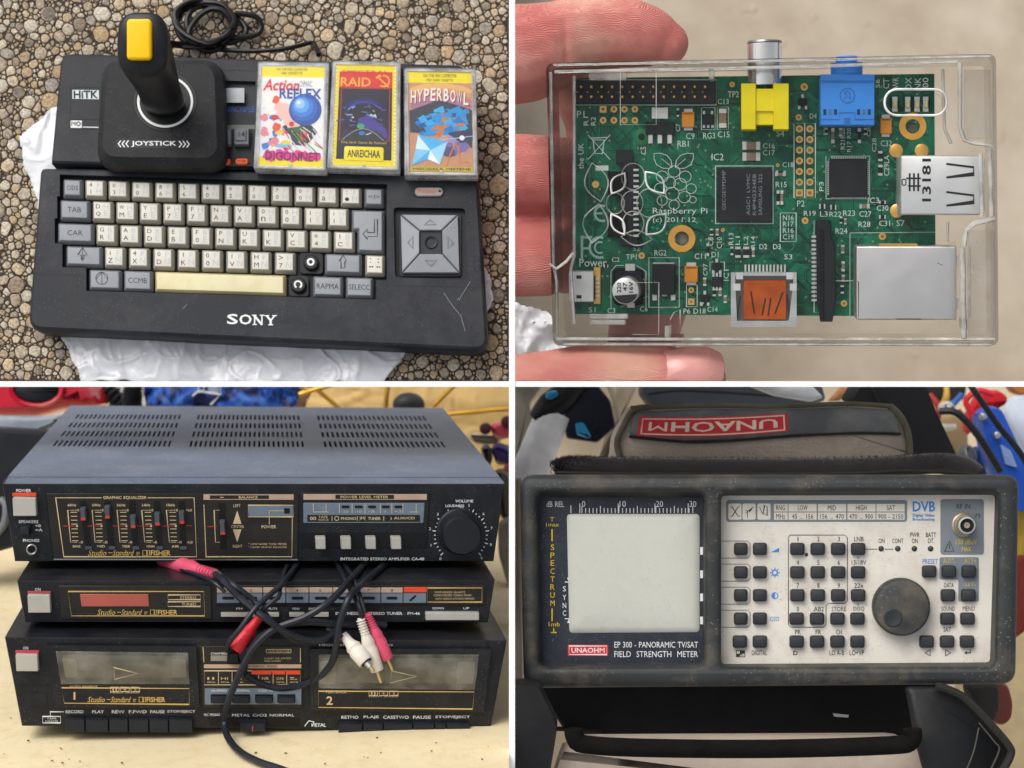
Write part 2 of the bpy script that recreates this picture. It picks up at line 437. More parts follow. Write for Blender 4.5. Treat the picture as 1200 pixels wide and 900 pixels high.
def old_stone(seed, sub):
    bm = bmesh.new(); bmesh.ops.create_icosphere(bm, subdivisions=sub, radius=1)
    off = Vector((seed * 3.1, seed * 1.7, seed))
    for v in bm.verts:
        v.co *= 1 + .38 * noise.noise(v.co * 1.1 + off); v.co.z *= .62
        if v.co.z > .26: v.co.z = .26 + (v.co.z - .26) * .22
    for v in [v for v in bm.verts if v.co.z < -.35]: v.co.z = -.35
    vs = [v.co.copy() for v in bm.verts]; fs = [tuple(v.index for v in f.verts) for f in bm.faces]; bm.free(); return vs, fs
big = [stone_shape(i, 2) for i in range(10)]; small = [stone_shape(i + 20, 1) for i in range(10)]
body_px = [(75, 75), (540, 85), (562, 400), (48, 375)]
def under(x, y, m=0): return 82 + m < x < 538 - m and 85 + m < y < 375 - m
grid = {}; stones = []
def free(x, y, r):
    cx, cy = int(x // 16), int(y // 16)
    for i in range(cx - 2, cx + 3):
        for j in range(cy - 2, cy + 3):
            for (a, c, q) in grid.get((i, j), ()):
                if (a - x) ** 2 + (c - y) ** 2 < ((q + r) * .8) ** 2: return False
    return True
rs = random.Random(3)
for r0, r1, tries in ((9, 12, 70), (6.5, 9, 700), (4.2, 6.5, 5000), (2.6, 4.2, 16000), (1.2, 2.6, 36000)):
    for _ in range(tries):
        x, y, r = rs.uniform(-20, 596), rs.uniform(-15, 446), rs.uniform(r0, r1)
        if under(x, y) or x + r > 596.5 or y + r > 446: continue
        if free(x, y, r): grid.setdefault((int(x // 16), int(y // 16)), []).append((x, y, r)); stones.append((r, x, y))
stones.sort(reverse=True)
# each stone is trimmed against its neighbours, so that they lie tight and angular with narrow joints
cells = {}
for q, (r, x, y) in enumerate(stones): cells.setdefault((int(x // 13), int(y // 13)), []).append(q)
def outline_of(q):
    r, x, y = stones[q]; n = rs.choice((6, 7, 8)) if r > 3 else 5; ph = rs.uniform(0, 6.28); k = rs.uniform(.62, 1.0); c_, s_ = math.cos(ph), math.sin(ph); pts = []
    for i in range(n):
        a_ = (i + rs.uniform(-.28, .28)) * 6.2832 / n; q_ = r * 1.3 * rs.uniform(.78, 1.15); u_, v_ = q_ * math.cos(a_), q_ * k * math.sin(a_); pts.append((x + u_ * c_ - v_ * s_, y + u_ * s_ + v_ * c_))
    cx, cy = int(x // 13), int(y // 13)
    for i in range(cx - 2, cx + 3):
        for j in range(cy - 2, cy + 3):
            for p in cells.get((i, j), ()):
                if p == q: continue
                r2, x2, y2 = stones[p]; dx, dy = x2 - x, y2 - y; d2 = dx * dx + dy * dy
                if d2 > ((r + r2) * 1.3) ** 2 or d2 < 1e-6: continue
                d = math.sqrt(d2); t = (d2 + r * r - r2 * r2) / (2 * d) - .5; nx_, ny_ = dx / d, dy / d
                t = max(t, r * .3)
                new = []
                for a in range(len(pts)):
                    p0, p1 = pts[a - 1], pts[a]; s0 = (p0[0] - x) * nx_ + (p0[1] - y) * ny_ - t; s1 = (p1[0] - x) * nx_ + (p1[1] - y) * ny_ - t
                    if (s0 < 0) != (s1 < 0):
                        f = s0 / (s0 - s1); new.append((p0[0] + (p1[0] - p0[0]) * f, p0[1] + (p1[1] - p0[1]) * f))
                    if s1 <= 0: new.append(p1)
                pts = new
                if len(pts) < 3: return None
    out = []
    for a in range(len(pts)):
        if math.hypot(pts[a][0] - pts[a - 1][0], pts[a][1] - pts[a - 1][1]) > .35: out.append(pts[a])
    return out if len(out) > 2 else None
Mg = REG[asphalt.name]['_M']; stuff = MB(); ns = 0
for q, (r, x, y) in enumerate(stones):
    pts = outline_of(q)
    if not pts: continue
    pts = [(min(596.8, a), min(446.2, c)) for a, c in pts]
    gx = sum(p[0] for p in pts) / len(pts); gy = sum(p[1] for p in pts) / len(pts)
    tx_, ty_ = rs.uniform(-.07, .07), rs.uniform(-.07, .07); top_ = rs.uniform(.6, 1.5) + .12 * r; secs = []
    for h, k in ((-1.6, 1.0), (top_ * .45, .97), (top_ * .85, .86), (top_, .6)):
        ring = []
        for a, c in pts:
            u, w_ = (a - gx) * k, (c - gy) * k; jj = rs.uniform(.95, 1.05) if k < .97 else 1
            ring.append(gr(gx + u * jj, gy + w_ * jj, h + (tx_ * u + ty_ * w_ if h > 0 else 0) + (rs.uniform(-.12, .12) if k < .9 else 0)))
        secs.append(ring)
    if ns < 290 and not under(x, y, -4):
        b = MB(); b.loft(secs, cap0=False); b.build('stone', m_stone, asphalt, ang=32); ns += 1
    else: stuff.loft(secs, cap0=False)
stuff.build('gravel', m_stone, asphalt, kind='stuff', ang=32)
small_n = [stone_shape(i + 20, 1) for i in range(10)]

# ---- plastic carrier bag under the computer
def crumpled(pm, outline, step, h, amp, sc, seed=0, m=None, name='plastic_bag', label=None, cuts=()):
    b = MB(); xs = [p[0] for p in outline]; ys = [p[1] for p in outline]
    def inside(x, y):
        c = False; n = len(outline)
        for i in range(n):
            x1, y1 = outline[i]; x2, y2 = outline[i - 1]
            if (y1 > y) != (y2 > y) and x < (x2 - x1) * (y - y1) / (y2 - y1) + x1: c = not c
        return c
    nx = int((max(xs) - min(xs)) / step) + 1; ny = int((max(ys) - min(ys)) / step) + 1; idx = {}; vs = []; fs = []
    def hh(x, y):
        q = Vector((x * sc, y * sc, seed)); q2 = q + noise.noise_vector(q * .8) * .9
        a = 1 - abs(noise.noise(q2)) * 2; c = 1 - abs(noise.noise(q2 * 2.3 + Vector((5, 1, 2)))) * 2
        d = 1 - abs(noise.noise(q2 * 5.1 + Vector((2, 7, 2)))) * 2
        e1 = max(0, 1 - abs(noise.noise(q * 1.6 + Vector((9, 4, 1)))) * 9) ** 1.5; e2 = max(0, 1 - abs(noise.noise(q2 * 3.1)) * 8) ** 1.5
        return h + amp * (.75 * noise.noise(q * .9) + .3 * a + .26 * e1 + .14 * e2)
    def snap(x, y):
        best = None
        for i in range(len(outline)):
            a_ = Vector(outline[i - 1]); b_ = Vector(outline[i]); ab = b_ - a_; t = max(0, min(1, (Vector((x, y)) - a_).dot(ab) / max(1e-6, ab.length_squared))); q = a_ + ab * t; dd = (q - Vector((x, y))).length
            if best is None or dd < best[0]: best = (dd, q)
        return best[1].x, best[1].y
    for j in range(ny):
        for i in range(nx):
            x, y = min(xs) + i * step, min(ys) + j * step
            wx = x + 3 * noise.noise(Vector((x * .05, y * .05, 3))); wy = y + 3 * noise.noise(Vector((x * .05, y * .05, 9)))
            if inside(x + step / 2, y + step / 2):
                f = []
                for di, dj in ((0, 0), (1, 0), (1, 1), (0, 1)):
                    key = (i + di, j + dj)
                    if key not in idx:
                        X, Y = min(xs) + key[0] * step, min(ys) + key[1] * step; X0_, Y0_ = X, Y
                        if not inside(X, Y): X, Y = snap(X, Y)
                        idx[key] = len(vs); e = .4 if inside(X, Y) else .2
                        vs.append(pm(X + 3.5 * noise.noise(Vector((X * .05, Y * .05, 3))), Y + 3.5 * noise.noise(Vector((X * .05, Y * .05, 9))), hh(X, Y)))
                    f.append(idx[key])
                fs.append(tuple(f))
    b.add(vs, fs)
    for co, no in cuts: b.cut(co, no)
    return b
def bagmat():
    def ex(m, N, L, b, tc, out):
        t_ = N.new('ShaderNodeBsdfTransparent'); ms = N.new('ShaderNodeMixShader'); ms.inputs[0].default_value = .2; o_ = [n for n in N if n.type == 'OUTPUT_MATERIAL'][0]
        L.new(b.outputs[0], ms.inputs[1]); L.new(t_.outputs[0], ms.inputs[2]); L.new(ms.outputs[0], o_.inputs[0])
    return mat('white_polythene', '#e0e2e6', .24, var=.03, vscale=30, bump=.55, bscale=130, bdist=.0012, extra=ex, spec=.6)
m_bag = bagmat()
out1 = [(62, 128), (48, 142), (26, 162), (28, 186), (34, 205), (44, 232), (56, 300), (60, 380), (74, 398), (86, 420), (99, 450), (448, 450), (470, 425), (480, 408), (560, 395), (579, 352), (574, 325), (560, 300), (540, 140), (200, 120)]
b = crumpled(gr, out1, 2.2, 6, 8, .017, 4, cuts=[((0, EDGE, 0), (0, -1, 0))])
bag = b.build('plastic_bag', m_bag, None, ang=180)
tag(bag, 'crumpled white plastic bag spread flat under the black home computer', 'plastic bag')
md = bag.modifiers.new('thickness', 'SOLIDIFY'); md.thickness = .0005

# ---- the home computer
m_body = mat('black_case_plastic', '#1d2027', .5, spec=.3, var=.1, vscale=25, bump=.12, bscale=2500, grime='#4a4b4d', gamt=.45, gscale=14, speck=.3, sscale=420)
m_body2 = mat('black_recess_plastic', '#1d1f23', .5, var=.1)
m_cream = mat('cream_key_plastic', '#d4d0c6', .5, var=.05, vscale=120, bump=.06, bscale=2000, grime='#b5ad97', gamt=.4, gscale=60)
m_space = mat('yellowed_key_plastic', '#d8d0a8', .5, var=.06, vscale=30, grime='#c8b988', gamt=.6, gscale=40)
m_greyk = mat('grey_key_plastic', '#8e9298', .5, var=.05, vscale=120, bump=.05, bscale=2000)
m_keyside = mat('cream_key_shade', '#9b978a', .55, var=.05)  # darker copy of the cream: shading of the key sides painted in
m_gside = mat('grey_key_shade', '#6e7176', .55, var=.05)  # painted side shading of grey keys; also plain colour for function keys and arrows
comp = thing('home_computer', 'black home computer with cream and grey keys lying on asphalt', 'computer', gr(300, 240, 0), ax1)
def sk(x, y): return x, y
# case: front part (keyboard) with its rounded corners, and the raised rear part
front_q = [(47, 196), (560, 203), (573, 411), (32, 386)]
def quadpts(q, r, n=5):
    out = []; k = len(q)
    for i in range(k):
        p, a, c = Vector(q[i]), Vector(q[i - 1]), Vector(q[(i + 1) % k]); rr_ = r[i] if isinstance(r, (list, tuple)) else r
        u = (a - p).normalized() * rr_; w = (c - p).normalized() * rr_
        for j in range(n + 1):
            t = j / n; out.append(tuple(p + u * (1 - t) ** 2 + w * t ** 2))
    return out
def shrink(pts, d):
    n = len(pts); o = []
    for i in range(n):
        p = Vector(pts[i]); t = (Vector(pts[(i + 1) % n]) - Vector(pts[i - 1])).normalized(); o.append(tuple(p + Vector((-t.y, t.x)) * d))
    return o
fp = quadpts(front_q, [6, 3, 18, 18])
# keyboard well outline (px), follows the staggered rows
S1 = .03
def kk(x, y): return x, y + S1 * (x - 73)
well = [kk(*p) for p in [(70, 204.5), (453.5, 204.5), (453.5, 317), (441, 317), (441, 340), (101, 340), (101, 313), (73, 313), (73, 286), (64, 285), (64, 256), (67, 256), (67, 230), (70, 230)]]
pad = [(461, 243), (545, 244), (549, 328), (463, 325)]
b = MB()
b.plate(k1, shrink(fp, 4), [well, quadpts(pad, 4, 2)], 0, -7)
b.loft([[k1(x, y, 0) for x, y in shrink(fp, 4)], [k1(x, y, -1.4) for x, y in shrink(fp, 1.6)], [k1(x, y, -5) for x, y in shrink(fp, 0)], [k1(x, y, -12) for x, y in shrink(fp, -.5)], [k1(x, y, -KH) for x, y in shrink(fp, 2.5)]], cap0=False)
b.build('front_case', m_body, comp, ang=30)
b = MB(); b.poly(k1, [kk(62, 200), kk(458, 200), kk(458, 345), kk(62, 345)], -9); b.poly(k1, [(458, 240), (552, 240), (552, 332), (458, 332)], -6.5)
b.build('keyboard_well', m_body2, comp)
rear = quadpts([(72, 63), (546, 77), (561, 203), (60, 193)], [14, 12, 3, 3])
b = MB(); b.loft([[k1(x, y, 4) for x, y in shrink(rear, 3.5)], [k1(x, y, 2.6) for x, y in shrink(rear, 1.2)], [k1(x, y, -2) for x, y in rear], [k1(x, y, -KH) for x, y in shrink(rear, 1)]][::-1], cap0=False, cap1=False)
slotp = [(262, 96), (300, 97), (300, 196), (262, 196)]
b.plate(k1, shrink(rear, 3.5), [slotp], 4, -2); b.poly(k1, [(260, 94), (302, 95), (302, 198), (260, 198)], -1.5)
b.build('rear_case', m_body, comp, ang=30)
b = MB(); b.stroke(k1, [(246, 83), (542, 93)], .7, 4.3); b.stroke(k1, [(36, 321.5), (100, 322)], .5, .3); b.stroke(k1, [(451, 334), (566, 337)], .5, .3)
b.frame(lift(k1, 4), 83, 104, 120, 153, .7); b.stroke(lift(k1, 4), [(83, 141), (120, 141)], .7); b.build('panel_line', m_body2, comp)
b = MB(); b.poly(lift(k1, 4), [(86, 107), (117, 107.5), (117, 118), (86, 117.5)], .4); b.build('name_plate', mat('pale_plate', '#c9d6d4', .4), comp)
b = MB(); b.text(lift(k1, 4.5), 'HiTK', 87.5, 108, 116, 117, bold=True); b.build('lettering', DARKPRINT, comp)
b = MB(); b.rect(lift(k1, 4), 84, 143, 97, 151.5, .4); b.stroke(lift(k1, 4), [(98, 150.5), (119, 151)], 1); b.build('maker_badge', WHITEPRINT, comp)
b = MB(); b.text(lift(k1, 4.5), 'MO', 85, 144, 96, 149.5, bold=True); b.build('badge_lettering', DARKPRINT, comp)
b = MB(); b.rect(lift(k1, 4.0), 264, 105, 287, 122, .5); b.build('cartridge_window', mat('slot_grey', '#a9adb2', .4), comp)
b = MB(); b.text(lift(k1, -1.5), 'GRNCYSP:LE:', 262.5, 124, 299, 131); b.build('slot_lettering', mat('blue_print', '#2a62b8', .5), comp)
b = MB(); b.rect(lift(k1, -1.5), 262.5, 146, 299, 151, .6); b.build('slot_strip', mat('slot_strip', '#6d7468', .5), comp)
for x0, x1, lg in ((258, 272, '*'), (275, 293, '14')):
    b = MB(); b.rr(k1, x0, 152, x1, 172, 1.5, ((-1, 0), (4, 0), (6, 1)), cap0=True); b.rr(k1, x0 + 2, 154, x1 - 3, 168, 1, ((6, 0), (7.5, 1))); kx = b.build('function_key', m_gside, comp)
    b = MB(); b.text(lift(k1, 7.6), lg, x0 + 6, 157, x1 - 5, 163); b.build('legend', DARKPRINT, kx)
m_or = mat('orange_lamp_plastic', '#f0602a', .35)
for x0, x1 in ((254, 271), (276.5, 292)):
    b = MB(); b.rr(k1, x0, 187.5, x1, 195, 3.4, ((0, 0), (5, 0), (6.5, 1.2))); kx = b.build('indicator_button', m_or, comp)
    b = MB(); b.text(lift(k1, 6.6), 'M1DB', x0 + 3, 189.5, x1 - 3, 192.7); b.build('legend', DARKPRINT, kx)
b = MB(); b.rr(k1, 484.5, 218.5, 521, 232, 6, ((0, 0), (.8, .8)), n=5); b.build('power_lamp_rim', m_body2, comp)
b = MB(); b.rr(k1, 486, 219.8, 519.5, 230.6, 5.2, ((.5, 0), (2, 1)), n=5); o = b.build('power_lamp', mat('lamp_grey', '#9c9a94', .35), comp)
b = MB(); b.text(lift(k1, 2.1), 'Power', 490, 221.7, 512, 227.5); b.build('lamp_lettering', m_or, o); b = MB(); b.disc(k1, 515.5, 224.5, ((2, 1.6), (2.5, 1.4)), 10); b.build('lamp_dot', DARKPRINT, o)
# keys
KP = lambda x, y, h=0.0: k1(*kk(x, y), h - 6)
def key(x0, y0, x1, y1, m, sm, legends=(), pts=None):
    H = 8.2; sx, sy = 1.0, 2.0
    b = MB()
    q = (x0 + .6, y0 + 2.2, x1 - .4, y1 + 1.2)
    if pts is None:
        b.rr(KP, *q, 2, ((0, 0), (3.4, .3), (H - .8, 3.0), (H, 3.7)), n=2)
        top = (q[0] + 3.5, q[1] + 3.5, q[2] - 3.5, q[3] - 3.5)
    else:
        b.loft([[KP(x, y, h) for x, y in quadpts(insetpoly(pts, d), 1.2, 2)] for h, d in ((0, 0), (3.4, .3), (H - .8, 3.0), (H, 3.7))], cap0=False)
    o = b.build('key', [sm], comp, ang=50)
    # dished top face in the lit key colour; the sides carry painted shade
    b = MB()
    if pts is None: b.rr(KP, *q, 2, ((H - 1.6, 2.6), (H + .15, 3.3), (H + .35, 4.1)), n=2)
    else: b.loft([[KP(x, y, h) for x, y in quadpts(insetpoly(pts, d), 1.2, 2)] for h, d in ((H - 1.6, 2.6), (H + .15, 3.3), (H + .35, 4.1))], cap0=False)
    b.build('key_top', m, o, ang=50)
    bd, bf = MB(), MB()
    for (st, u0, v0, u1, v1, faded) in legends:
        X0 = q[0] + 3.5; X1 = q[2] - 3.5; Y0 = q[1] + 3.5; Y1 = q[3] - 3.5
        (bf if faded else bd).text(lift(KP, H + .1), st, X0 + u0 * (X1 - X0), Y0 + v0 * (Y1 - Y0), X0 + u1 * (X1 - X0), Y0 + v1 * (Y1 - Y0), bold=False)
    bd.build('legend', DARKPRINT, o); bf.build('faded_legend', mat('faded_blue_print', '#b3b8bc', .5), o)
    return o
def duo(a, c, f='88'): return [(a, .1, .1, .38, .38, 0), (c, .1, .6, .4, .9, 0), (f[0], .58, .08, .92, .42, 1), (f[1], .58, .5, .92, .88, 1)]
def one(st, w=.7): return [(st, .5 - w / 2, .34, .5 + w / 2, .68, 0)]
CYR = 'CBAEGKMNPQRSTUVWX'
key(73, 207, 97.5, 230.5, m_greyk, m_gside, one('CIDS', .8))
r1 = ['41', '03', '00', '86', '56', '40', '92', '70', '70', '00', 'Ja', ':.']
for i in range(12): key(98.6 + 27.25 * i, 207, 124.4 + 27.25 * i, 230.5, m_cream, m_keyside, duo(*r1[i], 'FH'))
key(426, 207, 450.5, 230.5, m_greyk, m_gside, [('<:I>', .1, .34, .9, .66, 0)])
key(69.5, 231.5, 106, 257, m_greyk, m_gside, one('TAB', .55))
r2 = ['DQ', 'WM', 'YE', 'P7', 'F7', 'NA', 'VA', '0n', '00', 'i1', 'i1']
for i in range(11): key(107.2 + 27.6 * i, 231.5, 133.2 + 27.6 * i, 257, m_cream, m_keyside, duo(*r2[i], 'HE'))
key(66.7, 258.5, 110.4, 284, m_greyk, m_gside, one('CAR', .5))
r3 = ['GR', 'AA', 'DD', 'EB', 'F0', 'PN', 'UK', 'iK', 'VC', '*4', '1C']
for i in range(11): key(111.6 + 27.85 * i, 258.5, 137.8 + 27.85 * i, 284, m_cream, m_keyside, duo(*r3[i], 'BE'))
key(412, 233, 451, 285, m_greyk, m_gside, pts=[(411.8, 235), (450.6, 235), (450.6, 286), (418.5, 286), (418.5, 261), (411.8, 261)])
o = key(76.5, 285, 120.5, 311, m_greyk, m_gside)
bx = MB(); bx.stroke(lift(KP, 8.4), [(96, 304), (96, 299), (92, 299), (97.5, 290), (103, 299), (99, 299), (99, 304)], .8, .35, True); bx.stroke(lift(KP, 8.4), [(97.5, 289), (97.5, 306)], .6); bx.build('legend', DARKPRINT, o)
r4 = ['iZ', '4X', '0D', '1K', '00', '1V', 'HM', '>7']
for i in range(8): key(121.4 + 28.5 * i, 285, 147.4 + 28.5 * i, 311, m_cream, m_keyside, duo(*r4[i], 'FN'))
m_black = mat('black_switch', '#17181b', .35)
for x0, x1, y0, y1, kind in ((350.5, 378, 284, 311, 'o'), (337.5, 361.5, 311, 338, 'c')):
    cx, cy = (x0 + x1) / 2, (y0 + y1) / 2 + 1
    b = MB(); b.rr(KP, x0, y0 + 2, x1, y1, 4, ((0, 0), (1.5, .5), (1.5, 1))); b.disc(KP, cx, cy, ((1, 9.5), (6, 8.8), (7, 7.6), (7, 0.2)), 24); o = b.build('bare_switch', m_black, comp, ang=30)
    b = MB()
    if kind == 'o': b.ring(lift(KP, 7), cx, cy, 3.4, 2.3)
    else: b.stroke(lift(KP, 7), [(cx + 4 * math.cos(a), cy + 4 * math.sin(a)) for a in [math.radians(t) for t in range(120, 421, 20)]], 2)
    b.build('switch_ring', WHITEPRINT, o)
o = key(380, 285, 424.5, 311, m_greyk, m_gside)
bx = MB(); bx.stroke(lift(KP, 8.4), [(400, 305), (400, 297), (398, 297), (402.3, 290), (406.5, 297), (404.5, 297), (404.5, 305)], .8, .35, True); bx.build('legend', DARKPRINT, o)
key(427, 285, 451.5, 311, m_cream, m_keyside, [(':', .15, .1, .25, .4, 0), (':', .7, .1, .8, .4, 0), ('--', .1, .62, .4, .7, 0), ('--', .62, .62, .9, .7, 0)])
o = key(103.6, 311.8, 143, 338, m_greyk, m_gside)
bx = MB(); bx.ring(lift(KP, 8.4), 120, 325.5, 7, .7); bx.stroke(lift(KP, 8.4), [(113, 327), (120, 318), (127, 327)], .6); bx.stroke(lift(KP, 8.4), [(120, 318), (120, 333)], .6); bx.build('legend', DARKPRINT, o)
key(144, 311.8, 179.5, 338, m_greyk, m_gside, one('CCMB', .8))
key(180.6, 311.8, 335.5, 338, m_space, mat('yellowed_key_shade', '#b8ab80', .5))  # space bar sides in a darker copy, shade put into the colour
key(366, 311.8, 402.5, 338, m_greyk, m_gside, one('RAPMA', .9)); key(404.5, 311.8, 438, 338, m_greyk, m_gside, one('SELECC', .95))
bx = MB(); bx.stroke(lift(KP, 8.4 - 6 + 6), [(439, 247), (442.5, 247), (442.5, 267), (431, 267), (431, 270.5), (425.5, 264.5), (431, 258.5), (431, 262.5), (439, 262.5)], .8, .35, True); bx.build('legend', DARKPRINT, comp, label='return arrow printed on the grey key')
# cursor pad
PK = lift(k1, -6)
b = MB(); b.rr(PK, 467, 249, 541, 323, 4, ((0, 0), (2, .5))); b.build('pad_base', m_body2, comp)
C4 = [(469, 251), (537, 251.5), (539, 320), (471, 320)]; I4 = [(492, 271), (518, 271), (518.5, 298), (492, 298)]
names = []
for i in range(4):
    j = (i + 1) % 4
    q = [C4[i], C4[j], I4[j], I4[i]]; cx = sum(p[0] for p in q) / 4; cy = sum(p[1] for p in q) / 4
    q = [(cx + (x - cx) * .965, cy + (y - cy) * .965) for x, y in q]
    lo = [(PK(q[0][0], q[0][1], 1.5)), PK(*q[1], 1.5), PK(*q[2], 1.5), PK(*q[3], 1.5)]
    qi = [(cx + (x - cx) * .93, cy + (y - cy) * .93) for x, y in q]
    mid = [PK(*q[0], 5), PK(*q[1], 5), PK(*q[2], 8), PK(*q[3], 8)]
    hi = [PK(*qi[0], 6.2), PK(*qi[1], 6.2), PK(*qi[2], 9), PK(*qi[3], 9)]
    b = MB(); b.loft([lo, mid, hi]); o = b.build('cursor_key', m_greyk, comp, ang=20)
    d = Vector((cx - 505, cy - 285)).normalized(); t = Vector((-d.y, d.x)); c0 = Vector((cx, cy))
    tri = [c0 + d * 3, c0 - d * 3 + t * 7, c0 - d * 3 - t * 7]
    b = MB(); b.stroke(lift(PK, 8.0), [tuple(p) for p in tri], .9, .3, True); b.build('arrow_mark', m_gside, o)
b = MB(); b.rr(PK, 492, 271, 518, 298, 2, ((1.5, 0), (5, 0), (5.5, .5))); o = b.build('pad_centre', mat('pad_centre_plastic', '#262b33', .45), comp)
b = MB(); b.disc(PK, 505, 284, ((5.4, 7.5), (7.2, 7), (7, 5.4), (3, 5), (3, .1)), 24); b.build('pad_socket', m_black, o)
# maker's name in slab letters
b = MB(); L1 = k1
for ch, x0, x1 in (('S', 266, 279), ('O', 280.5, 295), ('N', 296, 309.5), ('Y', 310.5, 324)):
    y0, y1 = 368 + (x0 - 266) * .03, 380 + (x0 - 266) * .03
    if ch in 'SO': b.text(L1, ch, x0, y0, x1, y1, bold=True, wide=True)
    elif ch == 'N':
        b.stroke(L1, [(x0 + 2.5, y0), (x0 + 2.5, y1)], 1.6); b.stroke(L1, [(x1 - 2.5, y0), (x1 - 2.5, y1)], 1.6); b.stroke(L1, [(x0 + 1.6, y0 + .6), (x1 - 2.5, y1 - .4)], 2.6, .36)
        for xx, yy in ((x0 + 2, y0 + .6), (x1 - 2.5, y0 + .6), (x0 + 2.5, y1 - .6)): b.stroke(L1, [(xx - 2.6, yy), (xx + 2.6, yy)], 1.2, .37)
    else:
        b.stroke(L1, [(x0 + 2, y0 + .5), ((x0 + x1) / 2, y0 + 6.5)], 2.4, .36); b.stroke(L1, [(x1 - 2, y0 + .5), ((x0 + x1) / 2, y0 + 6.5)], 1.8, .37); b.stroke(L1, [((x0 + x1) / 2, y0 + 6), ((x0 + x1) / 2, y1)], 2.6, .38)
        for xx, yy in ((x0 + 2.2, y0 + .6), (x1 - 2.2, y0 + .6), ((x0 + x1) / 2, y1 - .6)): b.stroke(L1, [(xx - 2.8, yy), (xx + 2.8, yy)], 1.2, .39)
b.build('maker_name', WHITEPRINT, comp)
b = MB()
for pts in ([(538, 352), (541, 346), (546, 338), (551, 330)], [(520, 343), (530, 358), (540, 370), (545, 388)], [(536, 352), (538, 349)], [(214, 362), (219, 357)]): b.stroke(k1, pts, .8, .25)
b.build('scratch', mat('scratch', '#6f7276', .6), comp)

# ---- joystick standing on the computer
m_joy = mat('joystick_plastic', '#1c1d20', .6, spec=.3, var=.1, bump=.2, bscale=3000, grime='#4c4a47', gamt=.3, gscale=60, speck=.4, sscale=420)
m_grip = mat('joystick_grip_plastic', '#141517', .38, spec=.3, var=.12, grime='#3a3937', gamt=.3, gscale=50)
jt = thing('joystick', 'black joystick with yellow fire button standing on the left of the computer', 'joystick', k1(195, 135, 4), ax1)
JP = lift(k1, 4)
jq = [(124, 78), (266, 78), (270, 206), (117, 204)]
qq = lambda ins: quadpts([(jq[0][0] + ins, jq[0][1] + ins), (jq[1][0] - ins, jq[1][1] + ins), (jq[2][0] - ins, jq[2][1] - ins), (jq[3][0] + ins, jq[3][1] - ins)], max(4, 24 - ins * .6), 5)
b = MB(); b.loft([[JP(x, y, h) for x, y in qq(i)] for h, i in ((0, 1), (8, 0), (17, 1.5), (24, 8), (25.5, 10))], cap0=True); b.build('base', m_joy, jt, ang=25)
TP = lift(JP, 25.5)
b = MB(); b.disc(TP, 200, 131, ((0, 37), (.5, 36.5), (.5, 34)), 48, .93, cap1=False); b.build('gate_ring', m_grip, jt)
b = MB(); b.ring(TP, 200, 131, 31, 2.8, .8, 48, .93); b.build('white_ring', WHITEPRINT, jt)
b = MB(); b.disc(TP, 200, 131, ((.3, 29.5), (.4, 10)), 48, .93); b.build('boot', mat('black_gaiter', '#0f0f10', .5), jt)
b = MB()
for i in range(14):
    a = 2 * math.pi * i / 14
    if 3.4 < a < 5.3: continue
    for q in (0, 1): b.stroke(TP, [(200 + 41 * math.cos(a + q * .05), 131 + 38 * math.sin(a + q * .05)), (200 + 46 * math.cos(a + .06), 131 + 43 * math.sin(a + .06))], .8, .3)
b.build('gate_mark', m_grip, jt)
# shaft: oval below, long rounded grip above, leaning to the upper left
def oval(cx, cy, rx, ry, d, n=32, sq=2.0):
    o = []
    for i in range(n):
        a = 2 * math.pi * i / n; c, s_ = math.cos(a), math.sin(a)
        o.append(P(cx + rx * math.copysign(abs(c) ** (2 / sq), c), cy + ry * math.copysign(abs(s_) ** (2 / sq), s_), d))
    return o
base_d = -(TP(192, 128, 0).z)
secs = [oval(193, 124, 22, 12, base_d - 2), oval(192, 122, 24.5, 14, base_d - 8), oval(190, 116, 25.5, 17, base_d - 22), oval(186, 104, 25.5, 20, base_d - 40), oval(180, 86, 27, 26, base_d - 66, sq=2.3),
        oval(172, 64, 29.5, 35, base_d - 92, sq=2.7), oval(168, 54, 30.5, 38, base_d - 104, sq=3), oval(167, 51.5, 29, 37, base_d - 109, sq=3.2), oval(166.5, 50.5, 26, 33.5, base_d - 111.5, sq=3.2)]
b = MB(); b.loft(secs); b.build('stick', m_grip, jt, ang=50)
cp = camplane(base_d - 111.5)
b = MB(); b.rr(cp, 149.5, 23, 178.5, 71, 5, ((-1, 0), (3, 0), (4.6, .8), (5.4, 2.4), (5.6, 3.6)), n=4); b.build('fire_button', mat('yellow_button_plastic', '#f7c400', .4, var=.04, vscale=90), jt, ang=60)
b = MB(); b.rect(lift(k1, 29.5), 143, 175, 230, 185, .3); b.build('name_strip', m_grip, jt)
b = MB(); t2 = lift(k1, 29.9)
b.text(t2, 'JOYSTICK', 161, 176.5, 213, 183.5, bold=True)
for i in range(3):
    b.stroke(t2, [(149 + i * 4.4, 176), (146 + i * 4.4, 179.8), (149 + i * 4.4, 183.6)], 1.3); b.stroke(t2, [(216 + i * 4.4, 176.5), (219 + i * 4.4, 180.2), (216 + i * 4.4, 184)], 1.3)
b.build('lettering', WHITEPRINT, jt)

